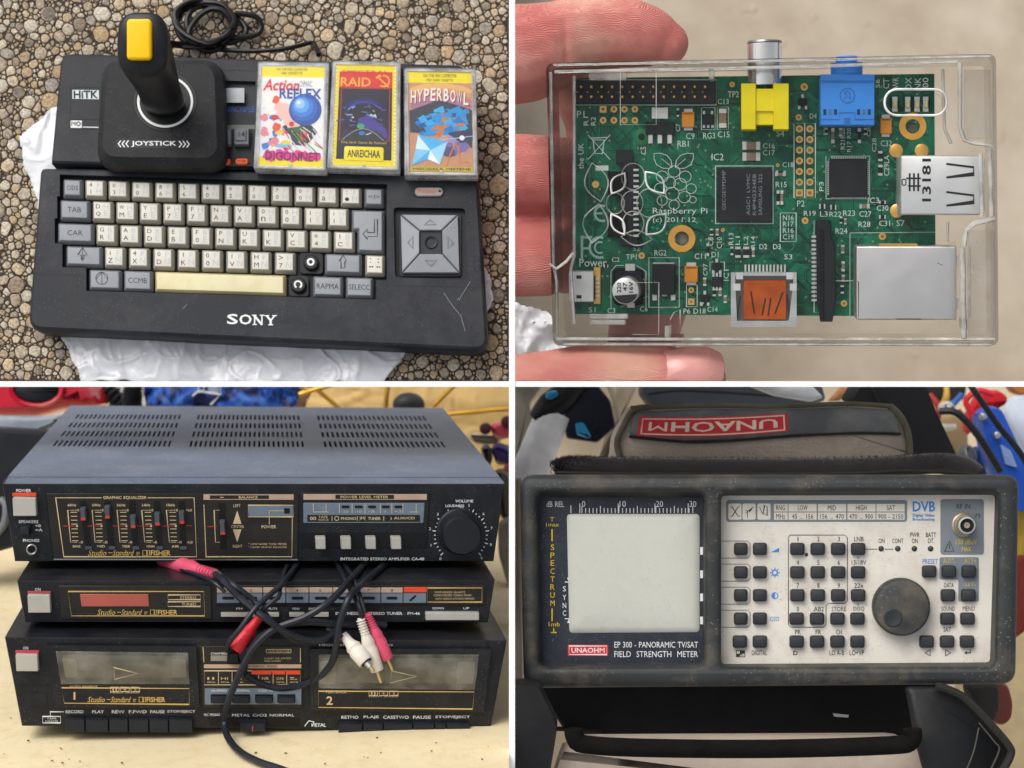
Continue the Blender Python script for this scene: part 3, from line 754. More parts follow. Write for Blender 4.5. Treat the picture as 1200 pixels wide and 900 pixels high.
# ---- joystick cable: a coil lying behind the computer and a tail to the right
m_cord = mat('black_cord_rubber', '#0e0e10', .4, var=.1)
gc = lift(gr, 3)
def coil(cx, cy, rx, ry, a0, a1, n, h0, rot=0, wob=2, seed=0):
    r_ = random.Random(seed); o = []
    for i in range(n):
        a = math.radians(a0 + (a1 - a0) * i / (n - 1)); w = 1 + .06 * math.sin(3 * a + seed)
        x, y = rx * w * math.cos(a), ry * w * math.sin(a); c, s_ = math.cos(rot), math.sin(rot)
        o.append(gc(cx + x * c - y * s_, cy + x * s_ + y * c, h0 + wob * math.sin(a * 1.7 + seed)))
    return o
b = MB()
path = [gc(195, 62, 30), gc(212, 58, 12), gc(228, 56, 8)] + coil(248, 35, 40, 24, 100, 420, 18, 8, .1, 3, 1) + coil(250, 38, 28, 26, 60, 430, 18, 13, -.2, 3, 2) + coil(243, 34, 34, 22, 70, 400, 14, 17, .15, 3, 3) + coil(250, 42, 26, 18, 40, 400, 14, 20, -.4, 3, 5) + coil(240, 36, 31, 24, 40, 250, 10, 22, .5, 3, 6)
b.tube(path, 3.3, 8, 3)
b.tube([gc(214, 20, 8), gc(235, 12, 14), gc(262, 14, 18), gc(276, 30, 16), gc(270, 48, 14), gc(252, 60, 14), gc(232, 62, 12), gc(205, 58, 8), gc(196, 62, 16)], 2.8, 8, 4)
b.tube([gc(278, 22, 12), gc(300, 24, 9), gc(307, 32, 6), gc(304, 42, 5), gc(290, 48, 8), gc(270, 50, 12)], 3.4, 8, 4)
b.tube([gc(228, 60, 8), gc(262, 64, 10), gc(300, 67, 14), gc(335, 66, 18), gc(352, 60, 12), gc(366, 54, 6), gc(372, 60, 8), gc(376, 74, 20)], 2.6, 8, 4)
cord = b.build('cable', m_cord, None); tag(cord, 'coiled black joystick cable lying on the asphalt behind the computer', 'cable')

# ---- three cassette cases
m_clear1 = clear('cassette_case_plastic', (.985, .985, .985), .1, .012, (.8, .8, .8), 1.25)
m_rim = clear('cassette_rim_plastic', (.78, .79, .80), .12, .3, (.78, .79, .8))
def bil(q, u, v):
    return ((1 - u) * (1 - v) * q[0][0] + u * (1 - v) * q[1][0] + u * v * q[2][0] + (1 - u) * v * q[3][0], (1 - u) * (1 - v) * q[0][1] + u * (1 - v) * q[1][1] + u * v * q[2][1] + (1 - u) * v * q[3][1])
def cassette(q, label, art):
    t = thing('cassette_case', label, 'cassette case', k1(*bil(q, .5, .5), 4), ax1, 'cassette cases lying on the computer')
    CP = lift(k1, 4.2)
    f = lambda x, y, h=0.0: CP(*bil(q, x, y), h)
    H = 15
    # foot print slightly lower than the visible top, so shift handled by q being the base
    wf, hf = 84, 130
    g = lambda X, Y, h=0.0: f(X / wf, Y / hf, h)
    b = MB(); b.rr(g, 0, 0, wf, hf, 2.2, ((0, .4), (.5, 0), (H / 2 - .3, 0), (H / 2 - .3, .6)), n=2, cap0=True); b.build('tray', m_rim, t, ang=30)
    b = MB(); b.rr(g, 0, 0, wf, hf, 2.2, ((H / 2 + .3, .6), (H / 2 + .3, 0), (H - .6, 0), (H, .8)), n=2, cap0=True); b.build('lid', m_clear1, t, ang=30)
    b = MB(); b.stroke(g, [(3.2, 3.2), (wf - 3.2, 3.2), (wf - 3.2, hf - 3.2), (3.2, hf - 3.2)], 3.4, H + .25, True); b.build('lid_rim', m_rim, t)
    b = MB(); b.rr(g, 4, 4, wf - 4, hf - 4, .5, ((1, 0), (H - 1.6, 0)), n=1); b.build('inlay_card', mat('inlay_paper', '#e8e8e4', .6), t)
    b = MB(); b.disc(g, wf / 2, hf - 6, ((H, 2.2), (H + .6, 1.8)), 12); b.build('latch_bump', m_rim, t)
    art(lambda X, Y, h=0.0: g(4 + X * (wf - 8) / 100, 4 + Y * (hf - 8) / 160, H - 1.3 + h), t)   # art space 100 x 160
    return t
def colour_mb(): 
    d = {}
    def g(col, rough=.45):
        if col not in d: d[col] = MB()
        return d[col]
    g.d = d
    return g
def flush(g, t, name):
    for c, mb in g.d.items(): mb.build(name, mat('ink_' + c.strip('#'), c, .35, var=.04, vscale=200), t)
rz = random.Random(11)
def blot(mb, a, cx, cy, rx, ry, h, n=9, jit=.35):
    mb.poly(a, [(cx + rx * (1 + rz.uniform(-jit, jit)) * math.cos(i * 6.283 / n), cy + ry * (1 + rz.uniform(-jit, jit)) * math.sin(i * 6.283 / n)) for i in range(n)], h)
def art1(a, t):
    g = colour_mb()
    g('#f2f2f0').rect(a, 1, 0, 99, 160, 0)
    g('#f4e21c').rect(a, 1, 2, 99, 18, .08); g('#f4e21c').rect(a, 1, 144, 99, 158, .08)
    g('#2b2b2c').text(a, 'ON THE MSX COMPUTER', 24, 4, 72, 8, .2); g('#2b2b2c').text(a, '64K CASSETTE', 32, 10, 64, 14, .2)
    g('#e02c3c').text(a, 'Action', 4, 22, 62, 40, .5, True, .25); g('#8d93a0').text(a, 'OIMAC', 60, 24, 80, 33, .2)
    g('#1f4fa8').text(a, 'REFLEX', 30, 36, 94, 52, .5, True)
    for i in range(34): blot(g(rz.choice(['#e88aa0', '#e8552c', '#3f7fd0', '#f0d23c', '#8cc4e8', '#f0f0f0', '#d03040'])), a, rz.uniform(8, 46), rz.uniform(54, 134), rz.uniform(3, 8), rz.uniform(3, 8), .12 + i * .006)
    for i in range(5): blot(g('#f4c8bc'), a, 34 + i * 4, 66 + i * 7, 10, 8, .34 + .01 * i)
    blot(g('#30343c'), a, 66, 104, 24, 18, .36); blot(g('#2c6a3c'), a, 62, 100, 18, 6, .38)
    for i in range(30):
        x = rz.uniform(40, 86); y = rz.uniform(94, 128); g(rz.choice(['#e8e8ec', '#d8d8e0', '#d83040', '#58a858'])).stroke(a, [(x, y), (x + rz.uniform(4, 14), y + rz.uniform(6, 16))], 1.4, .42 + i * .003)
    for i, c in enumerate(['#2458a8', '#2f6cc0', '#3f86d8', '#66aaea', '#a4d0f4', '#e4f2fc']): g(c).disc(a, 70 - i * 2, 69 - i * 2.2, ((.46 + i * .02, 25 - i * 4.4), (.47 + i * .02, .1)), 28)
    g('#d83040').disc(a, 50, 92, ((.6, 4), (.61, .1)), 14)
    for i in range(9): blot(g('#e8309c'), a, 14 + i * 9.5, 142 + 2 * math.sin(i * 2), 7, 8, .5)
    g('#7a1050').text(a, 'DIGONNET', 12, 136, 94, 150, .62, True)
    flush(g, t, 'cover_print')
def art2(a, t):
    g = colour_mb()
    g('#f0dc28').rect(a, 1, 0, 99, 158, 0)
    for i in range(26):
        for x in (3.5, 96.5): g('#f7f3d8').rect(a, x - 1.4, 2 + i * 6, x + 1.4, 4.6 + i * 6, .1)
    g('#20242e').rect(a, 8, 12, 92, 148, .14); g('#d8302c').rect(a, 8, 11, 92, 36, .18)
    g('#b8282a').text(a, 'SPECTRAL', 12, 9, 86, 13, .25)
    g('#f2b23c').text(a, 'RAID', 10, 20, 58, 34, .3, True)
    h_ = [(78 + 9 * math.cos(math.radians(q)), 25 + 8.5 * math.sin(math.radians(q))) for q in range(-100, 130, 15)]
    g('#f2b23c').stroke(a, h_, 2.4, .3); g('#f2b23c').stroke(a, [(66, 21), (72, 16), (74, 19)], 3, .3); g('#f2b23c').stroke(a, [(70, 20), (86, 34)], 2.4, .31)
    g('#c83038').frame(a, 12, 37, 88, 118, 1.1, .26)
    g('#161832').rect(a, 13, 38, 87, 117, .2)
    for i, c in enumerate(['#20206c', '#2a34a8', '#4c6ce0', '#9cb4ff']): g(c).disc(a, 48, 68, ((.22 + i * .01, 30 - i * 7), (.225 + i * .01, .1)), 20, .5)
    g('#0c0e1c').disc(a, 50, 76, ((.28, 26), (.285, .1)), 20, .62)
    for i in range(40):
        x = rz.uniform(18, 80); y = rz.uniform(60, 108); g(rz.choice(['#8fa8c8', '#c8d4e4', '#303c78', '#5858a0', '#60508c'])).stroke(a, [(x, y), (x + rz.uniform(-12, 12), y + rz.uniform(-2, 6))], rz.uniform(.8, 2.4), .3 + .004 * i)
    g('#4c3c98').poly(a, [(40, 84), (56, 78), (84, 100), (86, 116), (64, 102), (38, 98)], .37)
    g('#2c3138').disc(a, 48, 118, ((.38, 34), (.385, .1)), 24, .55)
    g('#20242e').rect(a, 9, 118.5, 91, 147, .42)
    g('#9aa4a8').stroke(a, [(16 + i * 3.2, 118 - 18 * math.sin(i / 20 * 3.14)) for i in range(21)], 1, .4)
    g('#48a878').disc(a, 44, 96, ((.44, 6), (.445, .1)), 12, .7); g('#3f78b8').disc(a, 46, 107, ((.45, 5), (.455, .1)), 12, .7)
    g('#e8c040').text(a, 'Only Earth Cames Be Pulsaned', 14, 119.5, 84, 124.5, .5, False, .2)
    g('#f4e02c').rr(a, 20, 128, 80, 150, 3, ((.5, 0), (.52, .1))); g('#2b2b2c').text(a, 'ANREICHAA', 25, 133, 75, 145, .6, True)
    flush(g, t, 'cover_print')
def art3(a, t):
    g = colour_mb()
    g('#c89878').rect(a, 1, 0, 99, 158, 0); g('#f0e024').rect(a, 1, 1, 99, 18, .1)
    g('#2b2b2c').text(a, 'ON THE MSX COMPUTER', 25, 4, 76, 9, .2); g('#2b2b2c').text(a, 'MSX GAME CASSETTE', 30, 11.5, 70, 15.5, .2)
    for i, c in enumerate(['#e8b878', '#dca070', '#c88088', '#b07898']): blot(g(c), a, 50, 30 + i * 8, 48, 12, .12 + i * .01, jit=.05)
    g('#3c4450').poly(a, [(3, 62), (50, 44), (98, 60), (97, 120), (50, 100), (4, 96)], .18)
    letters = 'HYPERBOWL'
    for i, ch in enumerate(letters):
        x0 = 5 + i * 10; y = 30 - 5 * math.sin(i / 8 * 3.14) + i * .3; g('#6b2c24').text(a, ch, x0 + 1, y + 1, x0 + 10, y + 21, .4, True, .1); g('#f4f0e8').text(a, ch, x0, y, x0 + 9, y + 20, .48, True, .1)
    g('#2a9ad8').poly(a, [(22, 84), (60, 58), (88, 66), (92, 82), (60, 100), (30, 98)], .24); g('#d87c2c').poly(a, [(34, 92), (60, 72), (76, 66), (72, 76), (56, 90)], .25)
    for i in range(40):
        x, y = rz.uniform(10, 78), rz.uniform(60, 98); c = rz.choice(['#2a9ad8', '#2080c8', '#3fb0e8', '#d87c2c', '#1c5c98', '#2a9ad8'])
        g(c).poly(a, [(x, y), (x + rz.uniform(8, 18), y - rz.uniform(2, 8)), (x + rz.uniform(10, 18), y + rz.uniform(0, 5)), (x + rz.uniform(0, 6), y + rz.uniform(3, 8))], .26 + i * .004)
    g('#3a3e60').poly(a, [(60, 96), (98, 90), (98, 108), (80, 112)], .44)
    for i in range(7): blot(g(rz.choice(['#7c74a8', '#9c90c8', '#585080', '#c89c98'])), a, rz.uniform(50, 92), rz.uniform(104, 140), 12, 10, .2 + .01 * i)
    g('#eef4fc').disc(a, 82, 104, ((.5, 4), (.505, .1)), 14); g('#d0d8f4').stroke(a, [(50, 108), (98, 101)], 1, .49)
    ty = [(16, 100), (60, 110), (58, 118), (48, 146), (30, 138), (6, 148), (12, 122)]; g('#58b8e8').poly(a, ty, .52)
    g('#d8f0fc').poly(a, [(16, 100), (34, 124), (12, 122)], .55); g('#a8dcf4').poly(a, [(34, 124), (60, 110), (48, 146)], .55); g('#ecf8ff').poly(a, [(34, 124), (48, 146), (30, 138)], .56); g('#8ccbee').poly(a, [(12, 122), (34, 124), (6, 148)], .56)
    g('#e88a2c').stroke(a, [(58, 148), (64, 130), (72, 112), (76, 118), (78, 146), (88, 140), (94, 146)], 1.8, .5)
    g('#c8b838').rect(a, 4, 150, 98, 157, .3); g('#2b2b2c').text(a, 'MISCGALA MISTEME', 8, 151.5, 94, 155.5, .4, True)
    flush(g, t, 'cover_print')
cassette([(305, 80), (388, 81), (385, 208), (300, 205)], 'left cassette case showing a big blue ball and blue REFLEX title', art1)
cassette([(391, 79), (471, 80), (470, 208), (385, 205)], 'yellow bordered RAID cassette case between the other two cassettes', art2)
cassette([(474, 87), (558, 88), (561, 214), (475, 213)], 'HYPERBOWL cassette case with blue pyramid, on the right of the row', art3)
# ============================================================ TOP RIGHT: a hand holding a small green computer board in its clear case
DB = 1735                                  # depth of the board
n2_ = -Vector(((890 - 600) / 2000, (450 - 235) / 2000, -1)).normalized(); C2_ = P(890, 235, DB)
bp_ = plane(C2_, n2_); AX2 = axes_from_z(n2_)
def p2(d): return plane(C2_ + n2_ * (DB - d), n2_)
AXI = (Vector((1, 0, 0)), Vector((0, 1, 0)), Vector((0, 0, 1)))
# blurred ground far behind
def groundex(m, N, L, b, tc, out):
    n = N.new('ShaderNodeTexNoise'); n.inputs['Scale'].default_value = 9; n.inputs['Detail'].default_value = 5; n.inputs['Roughness'].default_value = .55
    v = N.new('ShaderNodeTexVoronoi'); v.inputs['Scale'].default_value = 26
    L.new(tc.outputs['Object'], n.inputs['Vector']); L.new(tc.outputs['Object'], v.inputs['Vector'])
    r = N.new('ShaderNodeValToRGB'); e = r.color_ramp.elements; e[0].position = .3; e[0].color = lin('#a89a88'); e[1].position = .72; e[1].color = lin('#c2b6a5')
    q = e.new(.5); q.color = lin('#b5a896'); L.new(n.outputs[0], r.inputs[0])
    mx = N.new('ShaderNodeMix'); mx.data_type = 'RGBA'; mr = N.new('ShaderNodeMapRange'); mr.inputs[1].default_value = .05; mr.inputs[2].default_value = .35; mr.inputs[3].default_value = .18; mr.inputs[4].default_value = 0
    mx.inputs['B'].default_value = lin('#c8baa4'); L.new(v.outputs['Distance'], mr.inputs[0]); L.new(mr.outputs[0], mx.inputs['Factor']); L.new(r.outputs[0], mx.inputs['A']); L.new(mx.outputs['Result'], b.inputs['Base Color'])
m_bgr = mat('worn_asphalt', '#a39480', .95, extra=groundex)
gp2 = plane(Vector((600, 300, -3300)), Vector((-.05, .12, 1)))
b = MB(); b.plate(gp2, [(590, -90), (1290, -90), (1290, 455), (590, 455)], [], 0, -30); b.cut((EDGE, 0, 0), (-1, 0, 0)); b.cut((0, EDGE, 0), (0, -1, 0))
o = b.build('pavement', m_bgr, None, smooth=False, kind='structure')
rb = random.Random(5); b = MB()
for _ in range(60):
    x, y = rb.uniform(610, 1260), rb.uniform(-60, 440); k = rb.randrange(10); r = rb.uniform(3, 9) * 1.6; R3 = Matrix.Rotation(rb.uniform(0, 6), 3, 'Z'); c = gp2(x, y, -1)
    b.add([c + R3 @ Vector((v.x * r, v.y * r, v.z * r * .5)) for v in small[k][0]], small[k][1])
b.build('grit', mat('pale_grit', '#b8a994', .9, var=.25, vscale=9), o, kind='stuff')
# plastic bag behind, lower left
cp = camplane(1850)
b = crumpled(cp, [(598, 352), (615, 358), (640, 366), (652, 384), (668, 402), (684, 418), (700, 455), (598, 455)], 2.6, 10, 16, .045, 8, cuts=[((EDGE, 0, 0), (-1, 0, 0)), ((0, EDGE, 0), (0, -1, 0))])
o = b.build('plastic_bag', m_bag, None, ang=180); tag(o, 'crumpled white plastic bag behind the thumb at the lower left of the clear case', 'plastic bag')

# ---- circuit board
brd = thing('circuit_board', 'small green computer circuit board inside the clear plastic case', 'circuit board', bp_(884, 230), AX2)
def pcbex(m, N, L, b, tc, out):
    # copper pours and fine tracks under the lacquer
    w = N.new('ShaderNodeTexVoronoi'); w.feature = 'DISTANCE_TO_EDGE'; w.inputs['Scale'].default_value = 70; w.distance = 'CHEBYCHEV' if hasattr(w, 'distance') else 'EUCLIDEAN'
    n = N.new('ShaderNodeTexNoise'); n.inputs['Scale'].default_value = 40; n.inputs['Detail'].default_value = 2
    L.new(tc.outputs['Object'], w.inputs['Vector']); L.new(tc.outputs['Object'], n.inputs['Vector'])
    r = N.new('ShaderNodeValToRGB'); e = r.color_ramp.elements; e[0].position = .42; e[0].color = lin('#084e38'); e[1].position = .56; e[1].color = lin('#0e684a')
    L.new(n.outputs[0], r.inputs[0])
    mx = N.new('ShaderNodeMix'); mx.data_type = 'RGBA'; mr = N.new('ShaderNodeMapRange'); mr.inputs[1].default_value = .0; mr.inputs[2].default_value = .03; mr.inputs[3].default_value = .8; mr.inputs[4].default_value = 0
    mx.inputs['B'].default_value = lin('#0a3c30'); L.new(w.outputs['Distance'], mr.inputs[0]); L.new(mr.outputs[0], mx.inputs['Factor']); L.new(r.outputs[0], mx.inputs['A']); L.new(mx.outputs['Result'], b.inputs['Base Color'])
m_pcb = mat('green_lacquered_board', '#0f5a44', .32, extra=pcbex)
holes = [[(cx + 8.2 * math.cos(i * .5236), cy + 8.2 * math.sin(i * .5236)) for i in range(12)] for cx, cy in ((799, 279.5), (1069.5, 148))]
b = MB(); b.plate(bp_, [(673, 91.5), (1095, 86.5), (1095.5, 180), (1097, 371), (673, 368)], holes, 0, -9); b.plate(bp_, [(673, 91.5), (1095, 86.5), (1095.5, 180), (1097, 371), (673, 368)], holes, -9)
b.build('board', m_pcb, brd, ang=20)
rt = random.Random(21)
def trace(cols, n, w, nm, h):
    b = MB()
    for _ in range(n):
        x, y = rt.uniform(690, 1085), rt.uniform(100, 360); pts = [(x, y)]; d = rt.randrange(8)
        for k in range(rt.randrange(2, 5)):
            a = d * math.pi / 4; l = rt.uniform(6, 34); x2, y2 = x + l * math.cos(a), y + l * math.sin(a)
            if not (680 < x2 < 1090 and 97 < y2 < 363): break
            pts.append((x2, y2)); x, y = x2, y2; d += rt.choice((-1, 1))
        if len(pts) > 1:
            for q in range(rt.choice((1, 1, 2, 3, 4))): b.stroke(bp_, [(u + q * 2.2, v + q * .9) for u, v in pts], w, h + _ * .0003)
    b.build(nm, mat(nm, cols, .35, var=.1), brd, kind='stuff')
trace('#1b7a5c', 230, .75, 'light_track', .14); trace('#093a2e', 170, .9, 'dark_track', .2)
b = MB()
for _ in range(260):
    x, y = rt.uniform(685, 1088), rt.uniform(98, 362); b.ring(bp_, x, y, .9, .7, .28, 7)
b.build('via', mat('via_copper', '#8aa070', .4, .3), brd, kind='stuff')
def top(h): 
    q = plane(C2_ + n2_ * h, n2_)
    return lambda x, y, hh=0.0: q(x, y, hh - h)
# part materials
m_chip = mat('chip_epoxy', '#1a1c22', .55, var=.12, bump=.1, bscale=2500); m_tin = mat('solder_tin', '#d0d0cc', .35, .45, bump=.2, bscale=1500)
m_cap = mat('orange_capacitor', '#d68a2a', .4, var=.1); m_mlcc = mat('brown_ceramic', '#8b7768', .5)
SILK = mat('silkscreen', '#c6d6cc', .6, var=.08)
def chip(x0, y0, x1, y1, h=6, ch=1.0, m=None, name='chip'):
    b = MB(); b.box(bp_, x0, y0, x1, y1, 0, h, ch); return b.build(name, m or m_chip, brd)
def smd(x0, y0, x1, y1, m=None, vert=True, h=3.2, name='component'):
    b = MB(); b.box(bp_, x0 + .2, y0 + .2, x1 - .2, y1 - .2, 0, h, .5); o = b.build(name, m or m_mlcc, brd)
    for q in (0, 1):
        b = MB()
        if vert: a = (y1 - y0) * .24; b.box(bp_, x0, y0 if q == 0 else y1 - a, x1, y0 + a if q == 0 else y1, 0, h + .35, .4)
        else: a = (x1 - x0) * .24; b.box(bp_, x0 if q == 0 else x1 - a, y0, x0 + a if q == 0 else x1, y1, 0, h + .35, .4)
        b.build('solder_end', m_tin, o)
    return o
# pin header
b = MB(); b.box(bp_, 674, 95, 838, 121.5, 0, 10, .8); hd = b.build('pin_header', m_chip, brd)
b = MB()
for i in range(13): b.box(bp_, 677 + i * 12.2, 108, 677.6 + i * 12.2 + .6, 109, 10, 10.4)
for j in range(2):
    for i in range(13): b.box(bp_, 681.6 + i * 12.0, 101.6 + j * 11.6, 684 + i * 12.0, 104.2 + j * 11.6, 10, 17, .4)
b.build('pin', GOLDM, hd, kind='stuff')
b = MB(); b.frame(bp_, 672.5, 93.5, 839.5, 123, .7, .4); b.build('header_outline', SILK, brd)
def pad(x, y, r=3.9, hole=1.9, square=False, m=None):
    b = MB()
    if square: b.plate(bp_, [(x - r, y - r), (x + r, y - r), (x + r, y + r), (x - r, y + r)], [[(x + hole * math.cos(i * .785), y + hole * math.sin(i * .785)) for i in range(8)]], .5)
    else: b.plate(bp_, [(x + r * math.cos(i * .4488), y + r * math.sin(i * .4488)) for i in range(14)], [[(x + hole * math.cos(i * .785), y + hole * math.sin(i * .785)) for i in range(8)]], .5)
    o = b.build('solder_pad', m or GOLDM, brd)
    b = MB(); b.disc(bp_, x, y, ((.3, hole), (.35, .1)), 8); b.build('pad_hole', mat('pad_fill', '#8a7250', .5, .3), o); return o
for i, x in enumerate((706.8, 719.5, 731.8, 744)):
    pad(x, 128, square=(i == 0)); pad(x, 141)
pad(936, 137.5, 3.6)
for i in range(7):
    for x in (936.8, 949): pad(x, 151 + i * 12.5, 4.2, 2.2, square=(i == 6))
b = MB(); b.frame(bp_, 930.5, 144.5, 943, 232, .7, .4); b.frame(bp_, 943, 144.5, 955.5, 232, .7, .41); b.build('header_outline', SILK, brd)
for x, y, r in ((858, 99, 3.2), (942.5, 102, 4.3), (752.5, 330 - 1, 3.4), (943.5, 258.5, 4), (989, 355.5, 3.8), (810, 320 + 20, 3.5), (911.3, 193.5, 2.2), (1034, 277, 4.3), (847, 269.5, 2.2), (752, 299.5, 3.8)): pad(x, y, r, r * .45)
pad(810, 353.5, 3.8, 1.5, square=True); pad(698, 216, 4.2, .5)
for cx, cy in ((799, 279.5), (1069.5, 148)):
    b = MB(); b.plate(bp_, [(cx + 16 * math.cos(i * .2618), cy + 16 * math.sin(i * .2618)) for i in range(24)], [[(cx + 8.4 * math.cos(i * .2618), cy + 8.4 * math.sin(i * .2618)) for i in range(24)]], .7); o = b.build('mounting_ring', mat('gold_ring', '#e2a84c', .4, .35), brd)
    b = MB(); b.disc(lift(bp_, -12), cx, cy, ((0, 8.6), (4, 8.2), (5, 6)), 20); b.build('case_peg', mat('peg_plastic', '#a39a8c', .35), o)
for x, y in ((1050, 176.5), (1080, 176.5)):
    b = MB(); b.disc(bp_, x, y, ((.3, 8.2), (.8, 8), (1.6, 5), (1.8, .2)), 18); b.build('shield_pad', GOLDM, brd)
b = MB(); b.disc(bp_, 1051, 247, ((.3, 8.2), (.8, 8), (1.8, 5), (1.8, .2)), 18); b.build('shield_pad', GOLDM, brd)
b = MB(); b.disc(bp_, 752, 160.5, ((.2, 9.5), (.4, 9), (.4, .2)), 18); o = b.build('screw_land', mat('bright_green_land', '#1a7a48', .4), brd); b = MB(); b.disc(bp_, 752, 160.5, ((.5, 4), (.6, .2)), 14); b.build('hole', m_chip, o)
# first column of small parts
smd(764, 126, 783, 139.5, m_tin, False, 4); chip(757, 143, 790.5, 158, 5)
for x in (762.5, 773.5, 785): b = MB(); b.box(bp_, x - 2.8, 157, x + 2.8, 168.5, 0, 3.4, .8); b.build('chip_leg', m_tin, brd)
def tant(x0, y0, x1, y1):
    o = smd(x0 + 2, y0 - 4, x1 - 2, y1 + 3.5, m_tin, True, 2.2, 'capacitor'); b = MB(); b.box(bp_, x0, y0, x1, y1, .2, 7, 1.2); b.build('capacitor_body', m_cap, o)
    b = MB(); b.rect(bp_, x0 + 1.5, y0 + 1, x1 - 1.5, y0 + 3, 7.15); b.build('polarity_band', mat('brown_band', '#8a5218', .5), o)
tant(799.5, 131.5, 814, 149.5); tant(1031, 138.5, 1044.5, 157); tant(802.5, 311.5, 818, 330.5)
chip(823.5, 134, 836.5, 146.5, 4)
for x, y in ((825, 132), (834.5, 132), (825, 147.5), (830, 147.5), (835, 147.5)): b = MB(); b.box(bp_, x - 1.4, y - 2, x + 1.4, y + 2.4, 0, 2, .4); b.build('chip_leg', m_tin, brd)
smd(842.5, 127.5, 851.5, 150); smd(870, 166, 891, 175.8, vert=False); smd(870, 178.8, 891, 188.6, vert=False)
b = MB(); b.frame(bp_, 822, 126, 838, 152, .5, .4); b.frame(bp_, 840.5, 125.5, 853.5, 151.5, .5, .4); b.build('part_outline', SILK, brd)
# big chips
MC = chip(841, 197, 904, 259.5, 7, .8); b = MB(); b.frame(bp_, 838.5, 194.5, 906, 262, 1, .4); b.build('chip_outline', SILK, brd)
b = MB(); cl = lift(bp_, 7.1)
for st, x in (('SAMSUNG 322', 889), ('K4P4G324EB', 882), ('AGC1 LVMC', 875)): b.text(cl, st, x, 204, x + 4, 252, rot=1)
b.text(cl, 'GECGEYPDMP', 846.5, 200, 850.5, 246, rot=1); b.build('chip_lettering', mat('laser_mark', '#85898e', .6), MC)
NC = chip(972, 186.5, 1016, 230.5, 6, 1.2)
b = MB()
for i in range(16):
    t = 974.5 + i * 2.6
    for y in (184, 231): b.box(bp_, t, y - .2, t + 1.3, y + 2, 0, 1.4)
    t = 189 + i * 2.5
    for x in (969.5, 1016.5): b.box(bp_, x, t, x + 2, t + 1.3, 0, 1.4)
b.build('chip_pins', m_tin, NC, kind='stuff')
b = MB(); b.stroke(bp_, [(968, 183), (968, 233), (1019, 233), (1019, 183), (973, 183)], .7, .4); b.build('chip_outline', SILK, brd)
# regulators, capacitor can
chip(765, 309, 791.5, 345, 8, 1.4); b = MB(); b.box(bp_, 765.5, 307.5, 791, 313, 0, 5, .8); b.build('heat_tab', m_tin, brd)
for x in (767.5, 778.5, 789): b = MB(); b.box(bp_, x - 2.8, 344, x + 2.8, 352 if x != 778.5 else 347, 0, 4, .8); b.build('chip_leg', m_tin, brd)
b = MB(); b.frame(bp_, 760.5, 302, 796, 360, .7, .4); b.frame(bp_, 804.5, 334, 817, 359.5, .7, .4); b.build('part_outline', SILK, brd)
b = MB(); b.box(bp_, 733, 309, 744.5, 320, 0, 2.5, .6); b.box(bp_, 735, 352, 744, 360.5, 0, 2.5, .6); cap_ = b.build('capacitor_lead', m_tin, brd, kind='stuff')
b = MB(); b.box(bp_, 718, 314, 755, 358, 0, 3, 6); b.disc(bp_, 740, 335, ((2, 15), (4, 16.5), (5, 16.2), (7, 16.2)), 28); b.build('capacitor_base', m_chip, brd, kind='stuff')
b = MB(); b.disc(top(36), 733, 341, ((5, 16.2), (32, 16.2), (35.5, 15.5), (36, 14.6)), 36); o = b.build('capacitor_can', mat('can_aluminium', '#d8d8d6', .35, .6, bump=.05), brd)
CT = lift(top(36), 36.1); hs_ = [(733 + 14.6 * math.cos(math.radians(a)), 341 + 14.6 * math.sin(math.radians(a))) for a in range(14, 167, 9)]
b = MB(); b.poly(CT, hs_, .3); b.build('polarity_mark', DARKPRINT, o)
b = MB(); b.text(CT, '220', 723, 331, 728, 343, .3, rot=1, bold=True); b.text(CT, '47', 730, 331, 735, 341, .3, rot=1, bold=True); b.text(CT, '16V', 737, 330, 742, 343, .3, rot=1, bold=True); b.build('can_lettering', DARKPRINT, o)
b = MB(); b.stroke(bp_, [(716, 362), (716, 318), (722, 311), (731, 311)], .7, .4); b.stroke(bp_, [(746, 311), (757, 318), (757, 362)], .7, .4); b.build('part_outline', SILK, brd)
# small parts
for x0, y0, x1, y1, v in ((697.5 + 50, 172.5, 751, 176, 0), (832, 268, 836, 276, 1), (838.5, 268, 842.5, 276, 1), (856, 289, 859.5, 299, 1), (861.5, 289, 868, 302, 1), (871, 289, 878, 302, 1), (881, 291, 884.5, 301, 1), (909, 200, 921, 206, 0), (910, 223, 913.5, 240, 1), (914.5, 223, 918, 240, 1),
        (908, 202, 920, 206.5, 0), (1029, 177, 1034, 189, 1), (1029, 193, 1034, 206, 1), (973, 190 + 50, 980, 246, 0), (960, 239, 967, 245, 0), (1007, 239, 1019, 244.5, 0), (1030, 235, 1038, 239, 0), (1030, 252, 1038, 256.5, 0), (984, 254, 987, 262, 1), (989, 256, 992, 263, 1), (824, 325, 828, 335, 1), (835, 338, 839, 347, 1), (842, 338, 846, 347, 1), (821, 346, 825, 356, 1),
        (848, 346, 852, 355, 1), (1024, 177 + 60, 1026, 240, 1), (969, 116, 974, 127, 1), (985.5, 287, 989.5, 297, 1), (986, 306, 990, 318, 1), (986, 322, 990, 330, 1), (985, 334, 989, 344, 1), (708, 312 - 2, 713, 316 - 2, 0), (967, 150, 970, 158, 1), (974, 150, 978, 168, 1), (983, 150, 987, 160, 1), (1005, 150, 1009, 168, 1), (1012, 150, 1016, 158, 1), (793, 127, 796, 137, 1), (828, 285, 831, 300, 1)):
    smd(x0, y0, x1, y1, m_mlcc if (x0 * 7) % 3 > 1 else m_chip, bool(v), 2.2)
